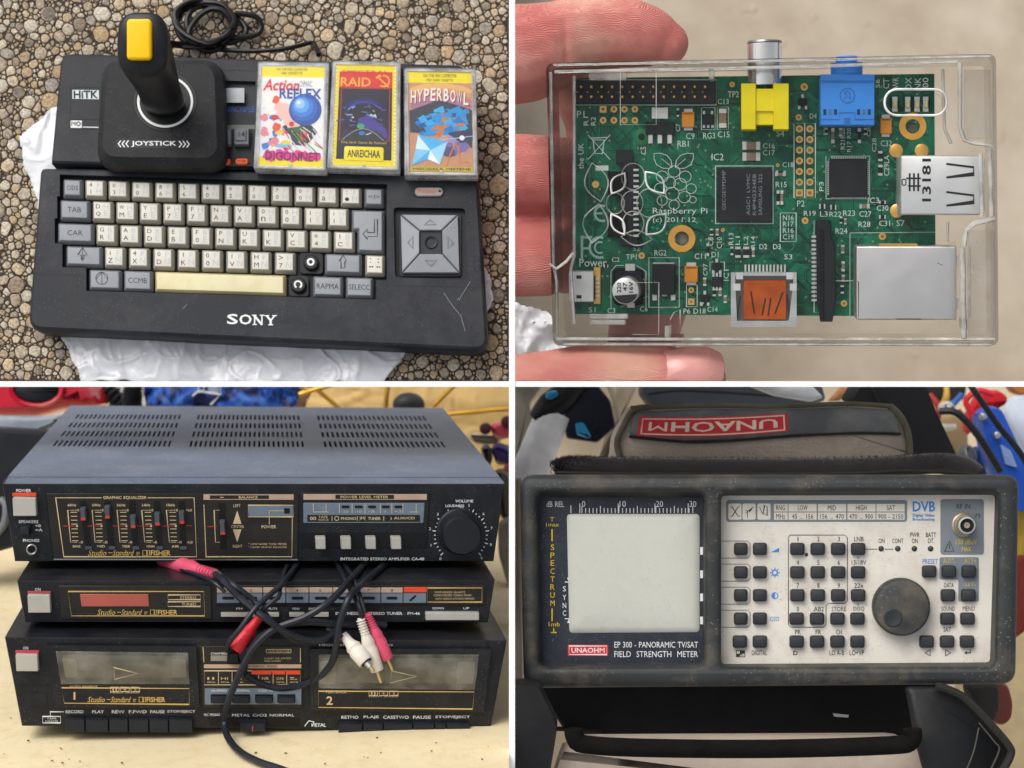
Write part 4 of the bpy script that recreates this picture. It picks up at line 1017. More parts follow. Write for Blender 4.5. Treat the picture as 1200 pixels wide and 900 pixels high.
for cx, cy in ((840, 312), (826, 349.5), (940.5, 119.5)):
    chip(cx - 5, cy - 4.5, cx + 5, cy + 4.5, 4)
    for x, y in ((cx, cy - 6.5), (cx - 4, cy + 6.5), (cx + 4, cy + 6.5)): b = MB(); b.box(bp_, x - 1.6, y - 2.4, x + 1.6, y + 2.4, 0, 2.4, .5); b.build('chip_leg', m_tin, brd)
chip(834, 325, 847, 336, 4)
for i in range(3):
    for y in (322, 338): b = MB(); b.box(bp_, 835 + i * 4, y - 2.5, 837.4 + i * 4, y + 2.5, 0, 2, .4); b.build('chip_leg', m_tin, brd)
# status lights under the slot
for x in (1048.5, 1063.5, 1074.5, 1084.5):
    o = smd(x - 3.2, 113.5, x + 3.2, 131, m_tin, True, 2.4, 'status_light'); b = MB(); b.box(bp_, x - 2.2, 119, x + 2.2, 126, 1, 5, .6); b.build('lens', mat('led_lens', '#d8c890', .2), o)
b = MB(); b.rect(bp_, 1042, 113, 1090, 131.5, .12); b.build('dark_land', mat('dark_green_land', '#0a3020', .4), brd)
# camera strip connector
m_bconn = mat('black_connector', '#1e2025', .5, bump=.1)
b = MB(); b.poly(bp_, [(956, 258), (973, 258), (973, 276), (978, 290), (979, 350), (975, 376), (961, 376), (957, 350)], 14)
cb = [(956, 258), (973, 258), (973, 276), (978, 290), (979, 350), (975, 376), (961, 376), (957, 350)]
b = MB(); b.loft([[bp_(x, y, 0) for x, y in cb], [bp_(x, y, 13) for x, y in cb], [bp_(x, y, 14) for x, y in insetpoly(cb, 1)]], cap0=True); cc = b.build('ribbon_connector', m_bconn, brd)
b = MB(); b.box(lift(bp_, 14), 960, 268, 964, 372, 0, 3, .5); b.build('connector_latch', mat('dark_latch', '#0e0f12', .4), cc)
for i in range(16): b = MB(); b.box(bp_, 951, 276 + i * 4.95, 957, 278.8 + i * 4.95, 0, 3, .3); b.build('contact', m_tin, cc)
# HDMI
m_hd = mat('shield_steel', '#d9d9d6', .35, .45, bump=.04)
b = MB(); b.plate(bp_, [(857, 318), (933, 318), (933, 381), (857, 381)], [[(862, 322), (872, 322), (921, 322), (929, 322), (929, 330), (924, 374), (864, 374), (862, 330)]], 24, 0); o = b.build('video_socket', mat('video_shield', '#cfcfca', .25, .85, bump=.1), brd, ang=20)
b = MB(); b.box(bp_, 859, 320, 931, 379, 0, 17); b.build('socket_floor', mat('socket_floor_metal', '#76736c', .35, .6), o)
b = MB(); b.box(bp_, 871.5, 327.5, 921, 373, 17, 22, .8); b.build('amber_tape', mat('amber_tape', '#b4521a', .18, var=.2, vscale=60), o)
for pts in ([(868, 345), (864, 371)], [(880, 340), (884, 366)], [(893, 368), (897, 348)], [(903, 348), (900, 368)], [(908, 366), (917, 341)], [(922, 344), (925, 371)]):
    b = MB(); b.stroke(bp_, pts, 1.8, 22.3); b.build('spring_slot', DARKPRINT, o)
for x, y in ((860, 331), (925, 331), (921, 318), (863, 318)): b = MB(); b.box(bp_, x, y, x + 8, y + 8, 24, 25); b.build('shield_tab', m_hd, o)
b = MB()
for i in range(12): b.box(bp_, 872.5 + i * 4.2, 310, 874.5 + i * 4.2, 318, 0, 2)
b.build('socket_pins', m_tin, o, kind='stuff')
# USB
b = MB(); b.rr(top(50), 1055, 182, 1149, 252, 2.5, ((0, 0), (48, 0), (49.4, .8), (50, 2.4)), n=3); o = b.build('usb_socket', mat('usb_shield', '#e6e6e3', .3, .6, bump=.3, bscale=9, bdist=.014, var=.12, vscale=9), brd, ang=60)
UT = lift(top(50), 50.1); b = MB(); b.text(UT, '13181', 1080.5, 186, 1091, 236, rot=1, bold=True); b.build('socket_lettering', DARKPRINT, o)
b = MB()
for k in range(3): b.stroke(UT, [(1066 + k * 5, 203), (1066 + k * 5, 224)], 2.2)
b.stroke(UT, [(1062, 209), (1079, 209)], 2, .36); b.stroke(UT, [(1064, 218), (1079, 218)], 2, .36); b.frame(UT, 1057, 210, 1061.5, 217, 1.2, .35, 1.5)
b.build('maker_mark', DARKPRINT, o)
for y in (192, 225):
    b = MB(); b.stroke(UT, [(1109, y), (1141, y + 4), (1141, y + 12), (1109, y + 16)], 2.4, .3); b.build('spring_slot', mat('slot_dark', '#26272a', .5), o)
b = MB(); b.box(top(46), 1149, 186, 1154, 249, 0, 46, 1); b.build('socket_flange', m_hd, o)
# network socket
b = MB(); b.rr(top(44), 1003, 288, 1121, 375, 2, ((0, 0), (42.5, 0), (43.6, .8), (44, 2.6)), n=3); o = b.build('network_socket', mat('brushed_shield', '#cfccca', .3, .85, var=.22, vscale=7, bump=.35, bscale=9, bdist=.016, speck=.35, sscale=500, scol='#f0f0f0'), brd, ang=60)
b = MB(); b.box(bp_, 1001.5, 290, 1003.2, 330, 0, 43); b.build('shield_seam', m_hd, o)
b = MB(); b.stroke(lift(top(44), 44), [(1098, 308), (1105, 311)], .6, .2); b.build('scratch_mark', DARKPRINT, o)
b = MB(); b.box(top(44), 1030, 285.5, 1075, 288.2, 30, 43.5); b.build('gold_tab', GOLDM, o)
b = MB(); b.stroke(lift(top(44), 44), [(1003.5, 330), (1006, 330), (1006, 372)], .6, .2); b.stroke(lift(top(44), 44), [(1050, 374), (1080, 374)], .8, .2); b.build('seam_line', DARKPRINT, o)
for y in (300, 350): b = MB(); b.box(top(44), 1121, y, 1124, y + 12, 20, 40, .5); b.build('shield_tab', m_hd, o)
# micro power socket
b = MB(); b.box(bp_, 668, 317, 697, 353, 0, 13, 1.5); o = b.build('power_socket', m_hd, brd)
for y in (322, 345): b = MB(); b.rect(bp_, 677, y, 683, y + 4, 13.2); b.build('spring_slot', DARKPRINT, o)
b = MB(); b.box(bp_, 696, 313, 704, 356, 0, 3, .5); b.build('solder_foot', GOLDM, o)
b = MB(); b.box(bp_, 692, 323, 698, 350, 0, 9); b.build('socket_back', m_chip, o)
b = MB()
for i in range(5): b.box(bp_, 697, 325.5 + i * 5, 703, 327.5 + i * 5, 2, 4)
b.build('socket_pins', m_tin, o, kind='stuff')
# card connector seen dark through the vent
b = MB(); b.box(bp_, 722, 176, 742, 192, 0, 5); b.box(bp_, 728, 190, 748, 288, 0, 7, 1); o = b.build('black_connector', m_bconn, brd, kind='stuff')
b = MB()
for i in range(13): b.box(bp_, 743, 198 + i * 6.4, 749, 200.6 + i * 6.4, 5, 8.2)
b.build('contact_row', m_tin, brd, kind='stuff')
b = MB(); b.box(bp_, 738, 301 - 22, 753, 290, 0, 4, .8); b.build('component', m_chip, brd)
# yellow video socket with its metal barrel
m_yel = mat('yellow_socket_plastic', '#f2de18', .35, var=.04)
b = MB()
b.box(top(40), 868.5, 98, 886, 152, 0, 42, 1.2); b.box(top(40), 906, 98, 924.5, 152, 0, 42, 1.2); b.box(top(40), 886, 104, 906, 146, 0, 37); b.box(top(40), 886, 104, 906, 130, 37, 40)
b.build('video_jack', m_yel, brd, kind='stuff')
def barrel(x, y0, y1, r, h, m, nm, parent=None, taper=0):
    c0 = top(h)(x, y0, h); c1 = top(h)(x, y1, h); k = DB / 2000 * (1)
    b = MB(); b.tube([c1, c1 + (c0 - c1) * .97, c0], [r * k, r * k, (r - 1.5) * k], 24, 1); return b.build(nm, m, parent or brd)
m_chrome = mat('chrome_barrel', '#e6e5e2', .14, .9, var=.05)
o = barrel(896, 50, 100, 20, 24, m_chrome, 'metal_barrel')
b = MB(); b.tube([top(24)(896, 50.2, 24), top(24)(896, 48, 24)], [17.5, 16.5], 24, 1); b.build('barrel_mouth', mat('barrel_lip', '#8c8885', .3, .9), o)
# blue sound socket
m_blu = mat('blue_socket_plastic', '#3f8fe6', .4, var=.04)
b = MB(); b.box(top(40), 961.5, 87, 1025, 147, 0, 40, 1.5); bj = b.build('sound_jack', m_blu, brd)
b = MB(); b.box(top(40), 962.5, 94, 1024, 96, 40, 40.8); b.build('jack_rib', mat('blue_socket_shade', '#2f76c8', .4), bj)
o = barrel(992, 74, 88, 18, 20, m_blu, 'jack_collar', bj); o = barrel(992, 66, 75, 12.3, 20, m_blu, 'jack_neck', bj)
BT = lift(top(40), 40)
b = MB(); b.ring(BT, 993, 112, 8.5, 1.2, .5, 24); b.text(BT, '20', 989, 107, 997, 117, .4, rot=1); b.build('moulded_mark', mat('blue_mark', '#2f6fbe', .45), bj)
for x, dark in ((966.5, 1), (973, 0), (979, 1), (1006, 1), (1012.5, 0), (1018.5, 1)):
    b = MB(); b.box(BT, x - 1.6, 128, x + 1.8, 134.5, -.1, .4); b.build('jack_slot', mat('jack_slot_dark', '#16365c', .5) if dark else mat('jack_slot_grey', '#4a78a8', .3), bj)
b = MB(); b.stroke(BT, [(962, 140), (984, 140), (984, 132), (1002, 132), (1002, 140), (1024, 140)], 1, .4); b.build('jack_step', mat('blue_mark', ''), bj)
b = MB(); b.box(BT, 989, 138, 996, 147, 0, .8); b.build('jack_tab', mat('blue_mark', ''), bj)
# silkscreen words
b = MB()
def w(st, x0, y0, x1, y1, rot=0): b.text(bp_, st, x0, y0, x1, y1, .45, rot=rot)
for a in (('TP2', 853, 107, 866, 114), ('C13', 841, 116, 854, 122), ('P1', 676, 130, 685, 138), ('C9', 804, 156, 814, 163), ('RG3', 824, 155.5, 838, 162.5), ('C15', 841, 154, 855, 161), ('RB1', 794, 165, 807, 172), ('IC2', 834, 180, 848, 188), ('C16', 894, 168, 908, 174), ('C17', 894, 176, 908, 182), ('S4', 910, 153, 919, 160),
          ('C18', 917, 190, 930, 196), ('R15', 909, 213, 922, 219.5), ('P2', 934, 235, 943, 242), ('C32', 1032, 164.5, 1045, 171.5), ('IC3', 1017, 231.5, 1030, 238), ('C30', 1027.5, 240.5, 1041, 247), ('C31', 1030, 258.5, 1043, 265), ('S7', 1050.5, 258, 1060, 265), ('R28', 1006, 259.5, 1020, 266), ('C27', 1007, 247.5, 1021, 254), ('R23', 988, 246.5, 1002, 253), ('R22', 972, 248, 986, 254), ('L3', 961, 247.5, 970, 254), ('R19', 942, 247, 956, 253), ('R24', 979, 267.5, 993, 274),
          ('N16', 917.5, 252, 930, 258), ('R17', 917.5, 259.5, 930, 265.5), ('R16', 917.5, 267, 930, 273), ('C19', 917.5, 274.5, 930, 280.5), ('D3', 906, 286, 915, 292), ('S3', 919, 298, 928.5, 304), ('D2', 890, 286, 899, 292), ('TP1', 733.5, 298, 746, 304), ('RG2', 767, 293, 781, 299.5), ('C11', 814, 297, 827, 303.5), ('D1', 834, 295, 842, 301.5), ('C2', 717, 301.5, 726, 307), ('S1', 690, 360, 698, 366), ('C3', 712, 361, 721, 367), ('C6', 750, 359, 759, 365), ('P6 D18', 801, 361.5, 827, 367.5), ('C14', 829, 359.5, 841, 365.5), ('S2', 742, 289, 750, 294), ('D4', 949, 133, 957, 139),
          ('Raspberry Pi', 765, 243.5, 829, 252.5), ('(c) 2011.12', 765, 254.5, 815.5, 262), ('Power', 679, 303, 711, 312.5)): w(*a)
for a in (('C5', 751, 172, 757, 181, 1), ('C7', 792, 145, 797, 154, 1), ('R1', 684, 137, 689.5, 147, 1), ('R2', 692.5, 137, 698, 147, 1), ('C8', 830, 278, 836, 288, 1), ('C10', 840, 278, 846, 291, 1), ('R13', 854, 273, 859.5, 287, 1), ('L1', 862, 277, 867, 287, 1), ('L2', 871.5, 277, 876.5, 287, 1), ('R14', 880, 277, 885, 291, 1), ('C97', 824, 309, 829, 323, 1), ('IC1', 848, 316, 854, 329, 1), ('the UK', 677.5, 168, 684, 198, 1),
          ('CT', 1035, 92, 1042, 104, 1), ('WR', 1046, 91, 1053, 104, 1), ('DX', 1061, 91, 1068, 105, 1), ('NK', 1072, 91, 1079, 105, 1), ('00', 1081, 91, 1088, 103, 1), ('S6', 1026, 93, 1031, 103, 1), ('P3', 960, 213, 965, 224, 1), ('C28', 1022, 162, 1027, 178, 1), ('C29LA', 1036, 182, 1042, 206, 1), ('R21R20', 985, 150, 990, 175, 1), ('R17 R20', 992.5, 150, 997, 178, 1), ('C26', 1016, 148, 1020, 160, 1), ('R29', 965, 148, 969, 158, 1)): w(*a)
b.build('silkscreen_lettering', SILK, brd)
b = MB(); b.frame(bp_, 914.5, 249.5, 933, 283, .7, .4); b.frame(bp_, 954, 258.5, 973, 366, .6, .3); b.stroke(bp_, [(996, 371), (996, 273), (1096, 272)], .6, .4); b.stroke(bp_, [(978, 342), (978, 329), (1020, 329)], .6, .4); b.stroke(bp_, [(832, 318), (832, 307), (836, 307)], .6); b.stroke(bp_, [(844, 307), (849, 307), (849, 318)], .6); b.stroke(bp_, [(727, 360), (760, 347)], .4)
b.build('silkscreen_outline', SILK, brd)
# waste bin, conformity marks
b = MB()
b.stroke(bp_, [(689, 158), (715, 187)], .8, .45); b.stroke(bp_, [(715, 158), (689, 187)], .8, .46); b.stroke(bp_, [(695, 164), (697, 180), (706, 180), (708, 164)], .9, .47, True); b.stroke(bp_, [(692, 162), (711, 161)], 1, .48); b.rect(bp_, 698, 195 - 1, 713, 200, .45)
b.build('bin_symbol', SILK, brd)
b = MB()
for (cx, cy, r) in ((706, 250, 9), (703, 290, 12)):
    b.stroke(bp_, [(cx + r * math.cos(math.radians(a)), cy + r * math.sin(math.radians(a))) for a in range(70, 291, 20)], 2.8, .45)
b.stroke(bp_, [(697, 250), (706, 250)], 2.4, .46); b.stroke(bp_, [(703 + 6 * math.cos(math.radians(a)), 290 + 6.5 * math.sin(math.radians(a))) for a in range(60, 301, 24)], 2, .46)
b.stroke(bp_, [(682, 276), (682, 306)], 3, .46); b.stroke(bp_, [(682, 278), (694, 278)], 3, .47); b.stroke(bp_, [(682, 291), (691, 291)], 2.6, .47)
b.build('conformity_mark', mat('faint_silkscreen', '#8fb8ae', .6), brd)
# fruit emblem printed on the board
b = MB()
for cx, cy, r in ((790, 201, 7), (776, 207, 7), (803, 207, 7), (785, 214, 7), (797, 216, 7.5), (774, 221, 7), (810, 221, 6), (788, 227, 8), (802, 231, 7), (776, 235, 6), (790, 240, 6), (812, 234, 4)): b.ring(bp_, cx, cy, r, .65, .45, 16, .95)
for s_ in (-1, 1):
    c = 789.5; b.stroke(bp_, [(c + s_ * x, y) for x, y in ((2, 196), (3, 188), (8, 182), (16, 179.5), (23, 180), (23, 186), (20, 193), (13, 197), (6, 197.5))], .7, .46, True); b.stroke(bp_, [(c + s_ * 2, 196), (c + s_ * 14, 186)], .6, .47)
b.build('fruit_emblem', SILK, brd)

# ---- clear case
m_lid = clear('clear_lid_plastic', (.99, .99, .985), .1, .006, (.78, .77, .72), 1.18)
m_wall = clear('clear_wall_plastic', (.92, .91, .89), .12, .16, (.86, .83, .78), 1.4)
m_edge = clear('clear_edge_plastic', (.9, .9, .88), .2, .3, (.9, .88, .84), 1.5, 0)
case = thing('clear_case', 'transparent plastic case around the green board, held between finger and thumb', 'plastic case', p2(1790)(905, 240), AX2)
FR, BK = p2(1672), p2(1780)
fo = [(640, 74), (1167, 63), (1170, 405), (648, 405)]
def cq(pm, ins, r=10): return [pm(x, y) for x, y in quadpts(insetpoly(fo, ins), r, 4)]
b = MB(); b.loft([cq(FR, 0), cq(p2(1676), -.3), cq(BK, 8)], cap0=False, cap1=False); b.build('side_wall', m_wall, case, ang=50)
b = MB(); b.loft([cq(FR, 6.5, 6), cq(p2(1770), 14, 6)], cap0=False, cap1=False); b.build('inner_wall', m_wall, case, ang=50)
b = MB(); b.plate(BK, quadpts(insetpoly(fo, 8), 8, 4), [], 0, -4); b.build('tray_floor', clear('clear_floor_plastic', (.95, .95, .93), .2, .05, (.7, .66, .6)), case)
# lid with real openings: leaf-shaped vents and the slot over the lights
def leaf(cx, cy, l, w_, ang, n=8):
    o = []; c, s_ = math.cos(ang), math.sin(ang)
    for i in range(n): t = i / n; o.append((-l + 2 * l * t, -w_ * math.sin(math.pi * t)))
    for i in range(n): t = i / n; o.append((l - 2 * l * t, w_ * math.sin(math.pi * t)))
    return [(cx + x * c - y * s_, cy + x * s_ + y * c) for x, y in o]
vents = [leaf(724.5, 215, 12.5, 7, -1.0), leaf(767.5, 214, 15, 8.5, .85), leaf(724, 263, 12.5, 6, 1.0), leaf(769, 263, 15, 9, -.8)]
slot = rrpts(1041, 109, 1104, 131, 11, 5)
b = MB(); lo = quadpts(insetpoly(fo, 3), 8, 4); b.plate(FR, lo, vents + [slot], 0, -3.5); b.build('lid', m_lid, case, ang=30)
def rim(pts, w_, h, name='vent_rim', m=m_edge):
    b = MB(); n = len(pts); o_ = [FR(x, y, h) for x, y in pts]
    b.loft([[FR(x, y, hh) for x, y in insetpoly(pts, ins)] for hh, ins in ((-3, 0), (h, 0), (h + .8, w_ * -.5), (h, -w_), (-3, -w_))], cap0=False, cap1=False); return b.build(name, m, case, ang=60)
m_bright = clear('polished_rim_plastic', (.7, .72, .7), .05, .7, (.98, .98, .96), 1.8, 0)
for v in vents: rim(v, 2.0, 1.4, m=m_bright)
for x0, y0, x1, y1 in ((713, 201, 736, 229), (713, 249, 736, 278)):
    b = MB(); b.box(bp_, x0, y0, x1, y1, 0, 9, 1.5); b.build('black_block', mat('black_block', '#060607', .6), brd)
def circ(cx, cy, r, ry=1, n=22): return [(cx + r * math.cos(i * 6.2832 / n), cy + r * ry * math.sin(i * 6.2832 / n)) for i in range(n)]
for cx, cy, r in ((742, 207, 13), (741, 238, 12), (721, 238.5, 10), (761, 238, 14), (742, 262, 12)): rim(circ(cx, cy, r, 1.15), 1.3, .6, 'vent_ring')
for c in (leaf(746, 279, 17, 8, .1), leaf(699, 214, 22, 13, 1.35), leaf(698, 262, 22, 14, 1.75)): rim(c, 1.6, .6, 'vent_ring')
rim(rrpts(1038, 106, 1108, 134, 13, 5), 2.6, 1.6, 'slot_rim', m_bright)
# rails and steps in the moulding
def rail(pts, r, name='moulded_rail', m=m_edge, pm=FR):
    b = MB(); b.tube([pm(x, y, h) for x, y, h in pts], r, 6, 1); return b.build(name, m, case)
rail([(650, 84, 0), (900, 79, 0), (1122, 72.5, 0)], 1.5); rail([(648, 76, -1), (1160, 66, -1)], 1.2)
rail([(1125, 73, 0), (1125, 150, 0), (1130, 164, 0), (1142, 168, 0), (1162, 170, 0), (1166, 176, 0)], 2.2); rail([(1106, 80, -10), (1108, 150, -10), (1116, 168, -10)], 1.6)
rail([(1149, 180, 0), (1151, 254, 0)], 2); rail([(1160, 176, 0), (1162, 254, 0)], 2); rail([(1166, 256, 0), (1142, 262, 0), (1132, 270, 0), (1130, 288, 0)], 2.4)
rail([(1128, 290, 0), (1130, 396, 0)], 2.6); rail([(1136, 290, -2), (1136, 372, -2)], 1.4); rail([(1112, 260, -10), (1112, 284, -10)], 1.4)
rail([(652, 397, 0), (780, 397.5, 0), (1166, 397.5, 0)], 1.5); rail([(660, 403.5, -2), (1162, 404, -2)], 1.6)
rail([(672, 88, -8), (672, 300, -8), (668, 316, -8), (672, 380, -8)], 1.6); rail([(645, 84, -4), (648, 310, -4), (652, 330, -4), (652, 396, -4)], 1.6)
rail([(644, 309, 0), (652, 315, 0), (664, 306, 0), (672, 296, 0)], 1.5)
for x0, y0, x1, y1 in ((690, 368, 736, 374), (690, 375, 733, 381)): b = MB(); b.box(lift(FR, -1), x0, y0, x1, y1, -6, 0, 1.5); b.build('case_catch', m_edge, case)
for x, y0, y1 in ((782, 382, 396), (1131, 374, 386), (833.5, 79, 93)): b = MB(); b.box(FR, x - 3, y0, x + 3, y1, -30, -.5, .8); b.build('case_catch', m_edge, case)
b = MB(); b.box(lift(FR, -1), 690, 83, 734, 94, -8, 0, 1); b.build('case_catch', clear('catch_plastic', (.9, .88, .85), .2, .2, (.8, .76, .7)), case)
b = MB(); b.frame(FR, 727, 80, 769, 146, .7, .2); b.stroke(FR, [(741, 331), (772, 331), (772, 392), (741, 392)], .7, .2); b.stroke(FR, [(785, 375), (790, 366), (797, 363), (797, 380)], .7, .2); b.build('scribed_line', m_edge, case)
b = MB(); b.box(FR, 1133, 80, 1164, 162, -24, -20); b.build('end_cap', m_wall, case); b = MB(); b.box(FR, 1138, 270, 1168, 396, -24, -20); b.build('end_cap', m_wall, case)

# ---- the hand: index finger along the top edge, other fingers behind, thumb under the case
def skinex(m, N, L, b, tc, out):
    w_ = N.new('ShaderNodeTexWave'); w_.wave_type = 'RINGS'; w_.rings_direction = 'X'; w_.inputs['Scale'].default_value = 370; w_.inputs['Distortion'].default_value = 14; w_.inputs['Detail'].default_value = 1; w_.inputs['Detail Scale'].default_value = .25
    L.new(tc.outputs['Object'], w_.inputs['Vector']); bp = N.new('ShaderNodeBump'); bp.inputs['Strength'].default_value = .6; bp.inputs['Distance'].default_value = .001
    n = N.new('ShaderNodeTexNoise'); n.inputs['Scale'].default_value = 700; L.new(tc.outputs['Object'], n.inputs['Vector']); ad = N.new('ShaderNodeMath'); ad.operation = 'MULTIPLY_ADD'; ad.inputs[1].default_value = .35
    L.new(n.outputs[0], ad.inputs[0]); L.new(w_.outputs['Fac'], ad.inputs[2]); L.new(ad.outputs[0], bp.inputs['Height']); L.new(bp.outputs[0], b.inputs['Normal'])
    n2 = N.new('ShaderNodeTexNoise'); n2.inputs['Scale'].default_value = 13; n2.inputs['Detail'].default_value = 5; L.new(tc.outputs['Object'], n2.inputs['Vector'])
    r = N.new('ShaderNodeValToRGB'); e = r.color_ramp.elements; e[0].position = .34; e[0].color = lin('#b9615b'); e[1].position = .68; e[1].color = lin('#d9a490'); q = e.new(.51); q.color = lin('#cb7d73')
    L.new(n2.outputs[0], r.inputs[0]); L.new(r.outputs[0], b.inputs['Base Color'])
m_skin = mat('skin', '#d98a7a', .5, extra=skinex, sub=.08)
def blob_mesh(chains, voxel=4.0, smooth=6):
    b = MB()
    for ch in chains:
        b.tube([P(x, y, d) for x, y, d, r in ch], [r for x, y, d, r in ch], 16, 3)
        for (x, y, d, r) in (ch[0], ch[-1]):
            bm = bmesh.new(); bmesh.ops.create_icosphere(bm, subdivisions=3, radius=r); c = P(x, y, d)
            b.add([c + v.co for v in bm.verts], [tuple(v.index for v in f.verts) for f in bm.faces]); bm.free()
    me = bpy.data.meshes.new('tmp'); me.from_pydata([tuple(v) for v in b.v], [], b.f)
    o = bpy.data.objects.new('tmp', me); COL.objects.link(o)
    m = o.modifiers.new('r', 'REMESH'); m.mode = 'VOXEL'; m.voxel_size = voxel; m.use_smooth_shade = True
    m2 = o.modifiers.new('s', 'SMOOTH'); m2.iterations = smooth; m2.factor = .6
    dg = bpy.context.evaluated_depsgraph_get(); e = o.evaluated_get(dg).to_mesh()
    r = MB(); r.add([v.co.copy() for v in e.vertices], [tuple(p.vertices) for p in e.polygons])
    bpy.data.objects.remove(o); return r
D0 = 1745
chains = [
    [(570, 66, D0 + 6, 52), (618, 62, D0 + 2, 51), (655, 50, D0, 44), (672, 43, D0, 39.5), (705, 38.5, D0, 37), (742, 40, D0, 35.5), (768, 46, D0, 30), (781, 51, D0, 23)],
    [(570, 205, 1850, 46), (640, 207, 1845, 45), (700, 210, 1850, 40), (760, 214, 1860, 34)],
    [(570, 302, 1855, 43), (640, 302, 1850, 42), (700, 296, 1855, 38), (760, 290, 1862, 33)],
    [(560, 462, D0, 40), (620, 458, D0, 39), (690, 446, D0 - 4, 37), (745, 444, D0 - 8, 34), (790, 444, D0 - 10, 33), (818, 445, D0 - 10, 29)],
    [(650, 60, 1800, 34), (705, 130, 1890, 44), (720, 230, 1900, 52), (760, 330, 1900, 48), (745, 420, 1850, 34), (720, 452, 1775, 30)],
]
hb = blob_mesh(chains, 3.0, 7)
# creases where the finger bends
for v in hb.v:
    px = 600 + v.x * 2000 / -v.z; py = 450 - v.y * 2000 / -v.z
    if py < 130:
        d = abs(px - (661 + (py - 20) * .05)); v.y -= 0
        if d < 9 and v.z > -1745: v.z -= 4.5 * (1 - d / 9) ** 2 * max(0, 1 - abs(py - 62) / 50)
        d = abs(px - (651 + (py - 20) * .09))
        if d < 5 and v.z > -1745: v.z -= 2 * (1 - d / 5) ** 2 * max(0, 1 - abs(py - 62) / 34)
hb.cut((EDGE, 0, 0), (-1, 0, 0)); hb.cut((0, EDGE, 0), (0, -1, 0))
hand = thing('hand', 'hand gripping the clear case, index finger on top and thumb below', 'hand', P(700, 250, 1860), AXI)
hb.build('hand_body', m_skin, hand, ang=180)
# thumb nail
nq = [(776, 412), (800, 406), (830, 406), (846, 414), (850, 430), (848, 447), (774, 447), (770, 428)]
b = MB(); secs = []
for h, ins in ((0, 0), (2.4, .2), (3.2, 1.4)):
    secs.append([])
    for x, y in quadpts(insetpoly(nq, ins), 4, 3):
        dd = D0 - 10 - math.sqrt(max(0, 34 ** 2 - ((y - 444) * .86) ** 2)) + .012 * (x - 808) ** 2 * .45
        secs[-1].append(P(x, y, dd - h + .2))
nn = len(secs[0]); b.loft(secs, cap0=False, cap1=False)
top = secs[-1]; cen = P(810, 428, D0 - 10 - 34 - 2.4); b.add(top + [cen], [(i, (i + 1) % nn, nn) for i in range(nn)])
b.cut((0, EDGE, 0), (0, -1, 0))
b.build('thumb_nail', mat('nail', '#cc9088', .28, var=.12, vscale=30, spec=.6), hand, ang=180)
# ============================================================ BOTTOM LEFT: three hi-fi units stacked on a yellow table, cables in front
dd = vp(307, 221); zf = -dd                         # outward normal of the fronts
ax3 = axes_from_z(zf); X3, Y3, Z3 = ax3
OUT = 1680
def unitplane(px, py, d): return plane(P(px, py, d), zf)
m_ufront = mat('hifi_front_plastic', '#17191e', .38, var=.12, bump=.06, bscale=2500, grime='#3c3a36', gamt=.25, gscale=60, speck=.35, sscale=420)
m_brown = mat('smoked_panel', '#25221d', .3, var=.12, bump=.03, grime='#3b362e', gamt=.3, gscale=90)
m_deckt = mat('sky_tinted_cover', '#626c7f', .48, var=.1, vscale=14, bump=.4, bscale=1500, grime='#8b929e', gamt=.4, gscale=24, speck=1.0, sscale=300, scol='#b4bac4')  # blue-grey of the sky on the dark cover is put into its colour
m_btn = mat('silver_button', '#bdbab0', .38, .35, var=.05)
m_glassg = mat('display_window', '#6c7a88', .25, var=.08)
m_pinkm = mat('pinkish_metal_strip', '#bfa590', .4, .2, var=.08)
m_dark = mat('dark_slot', '#08090b', .5)
m_redl = mat('red_strip', '#d8482a', .4)
# table cloth: a sheet below the deck that runs away under everything
X3t, Y3t, _z = axes_from_z(zf, Vector((1, -.0115, 0)))
def tbl_plane():
    Q = P(26, 855, 1626); return plane(Q - Y3t * 3, Y3t)
tb = tbl_plane()
m_tab = mat('yellow_sheet', '#e0d0aa', .7, var=.1, vscale=8, bump=.5, bscale=150, grime='#cdb27c', gamt=.5, gscale=60, speck=.4, sscale=200, scol='#a5875a')
def tx(a, z, dz=0): return tb.Q + X3t * a - Z3 * z + Y3t * dz
b = MB(); NX, NZ = 70, 110; vs = []
for j in range(NZ + 1):
    for i in range(NX + 1):
        a = -320 + 1000 * i / NX; z = -230 + 2400 * j / NZ
        hgt = 1.6 * noise.noise(Vector((a * .01, z * .01, 0))) + (3 * noise.noise(Vector((a * .03, z * .008, 4))) if z > 700 else 0)
        vs.append(tx(a, z, hgt - 2))
b.add(vs, [(j * (NX + 1) + i, j * (NX + 1) + i + 1, (j + 1) * (NX + 1) + i + 1, (j + 1) * (NX + 1) + i) for j in range(NZ) for i in range(NX)])
b.cut((-EDGE, 0, 0), (1, 0, 0)); b.cut((0, -EDGE, 0), (0, 1, 0))
b.build('table_surface', m_tab, None, kind='structure', ang=180)
b = MB(); rc = random.Random(9)
for _ in range(260):
    a, z = rc.uniform(-60, 560), rc.uniform(-150, 900); c = tx(a, z, -.2); r = rc.uniform(.4, 1.4)
    if c.x > -8: continue
    b.add([c + X3 * v.x * r + Y3 * v.z * r + Z3 * v.y * r for v in small[_ % 10][0]], small[_ % 10][1])
b.build('crumb', mat('crumb', '#5d4426', .9), None, kind='stuff')

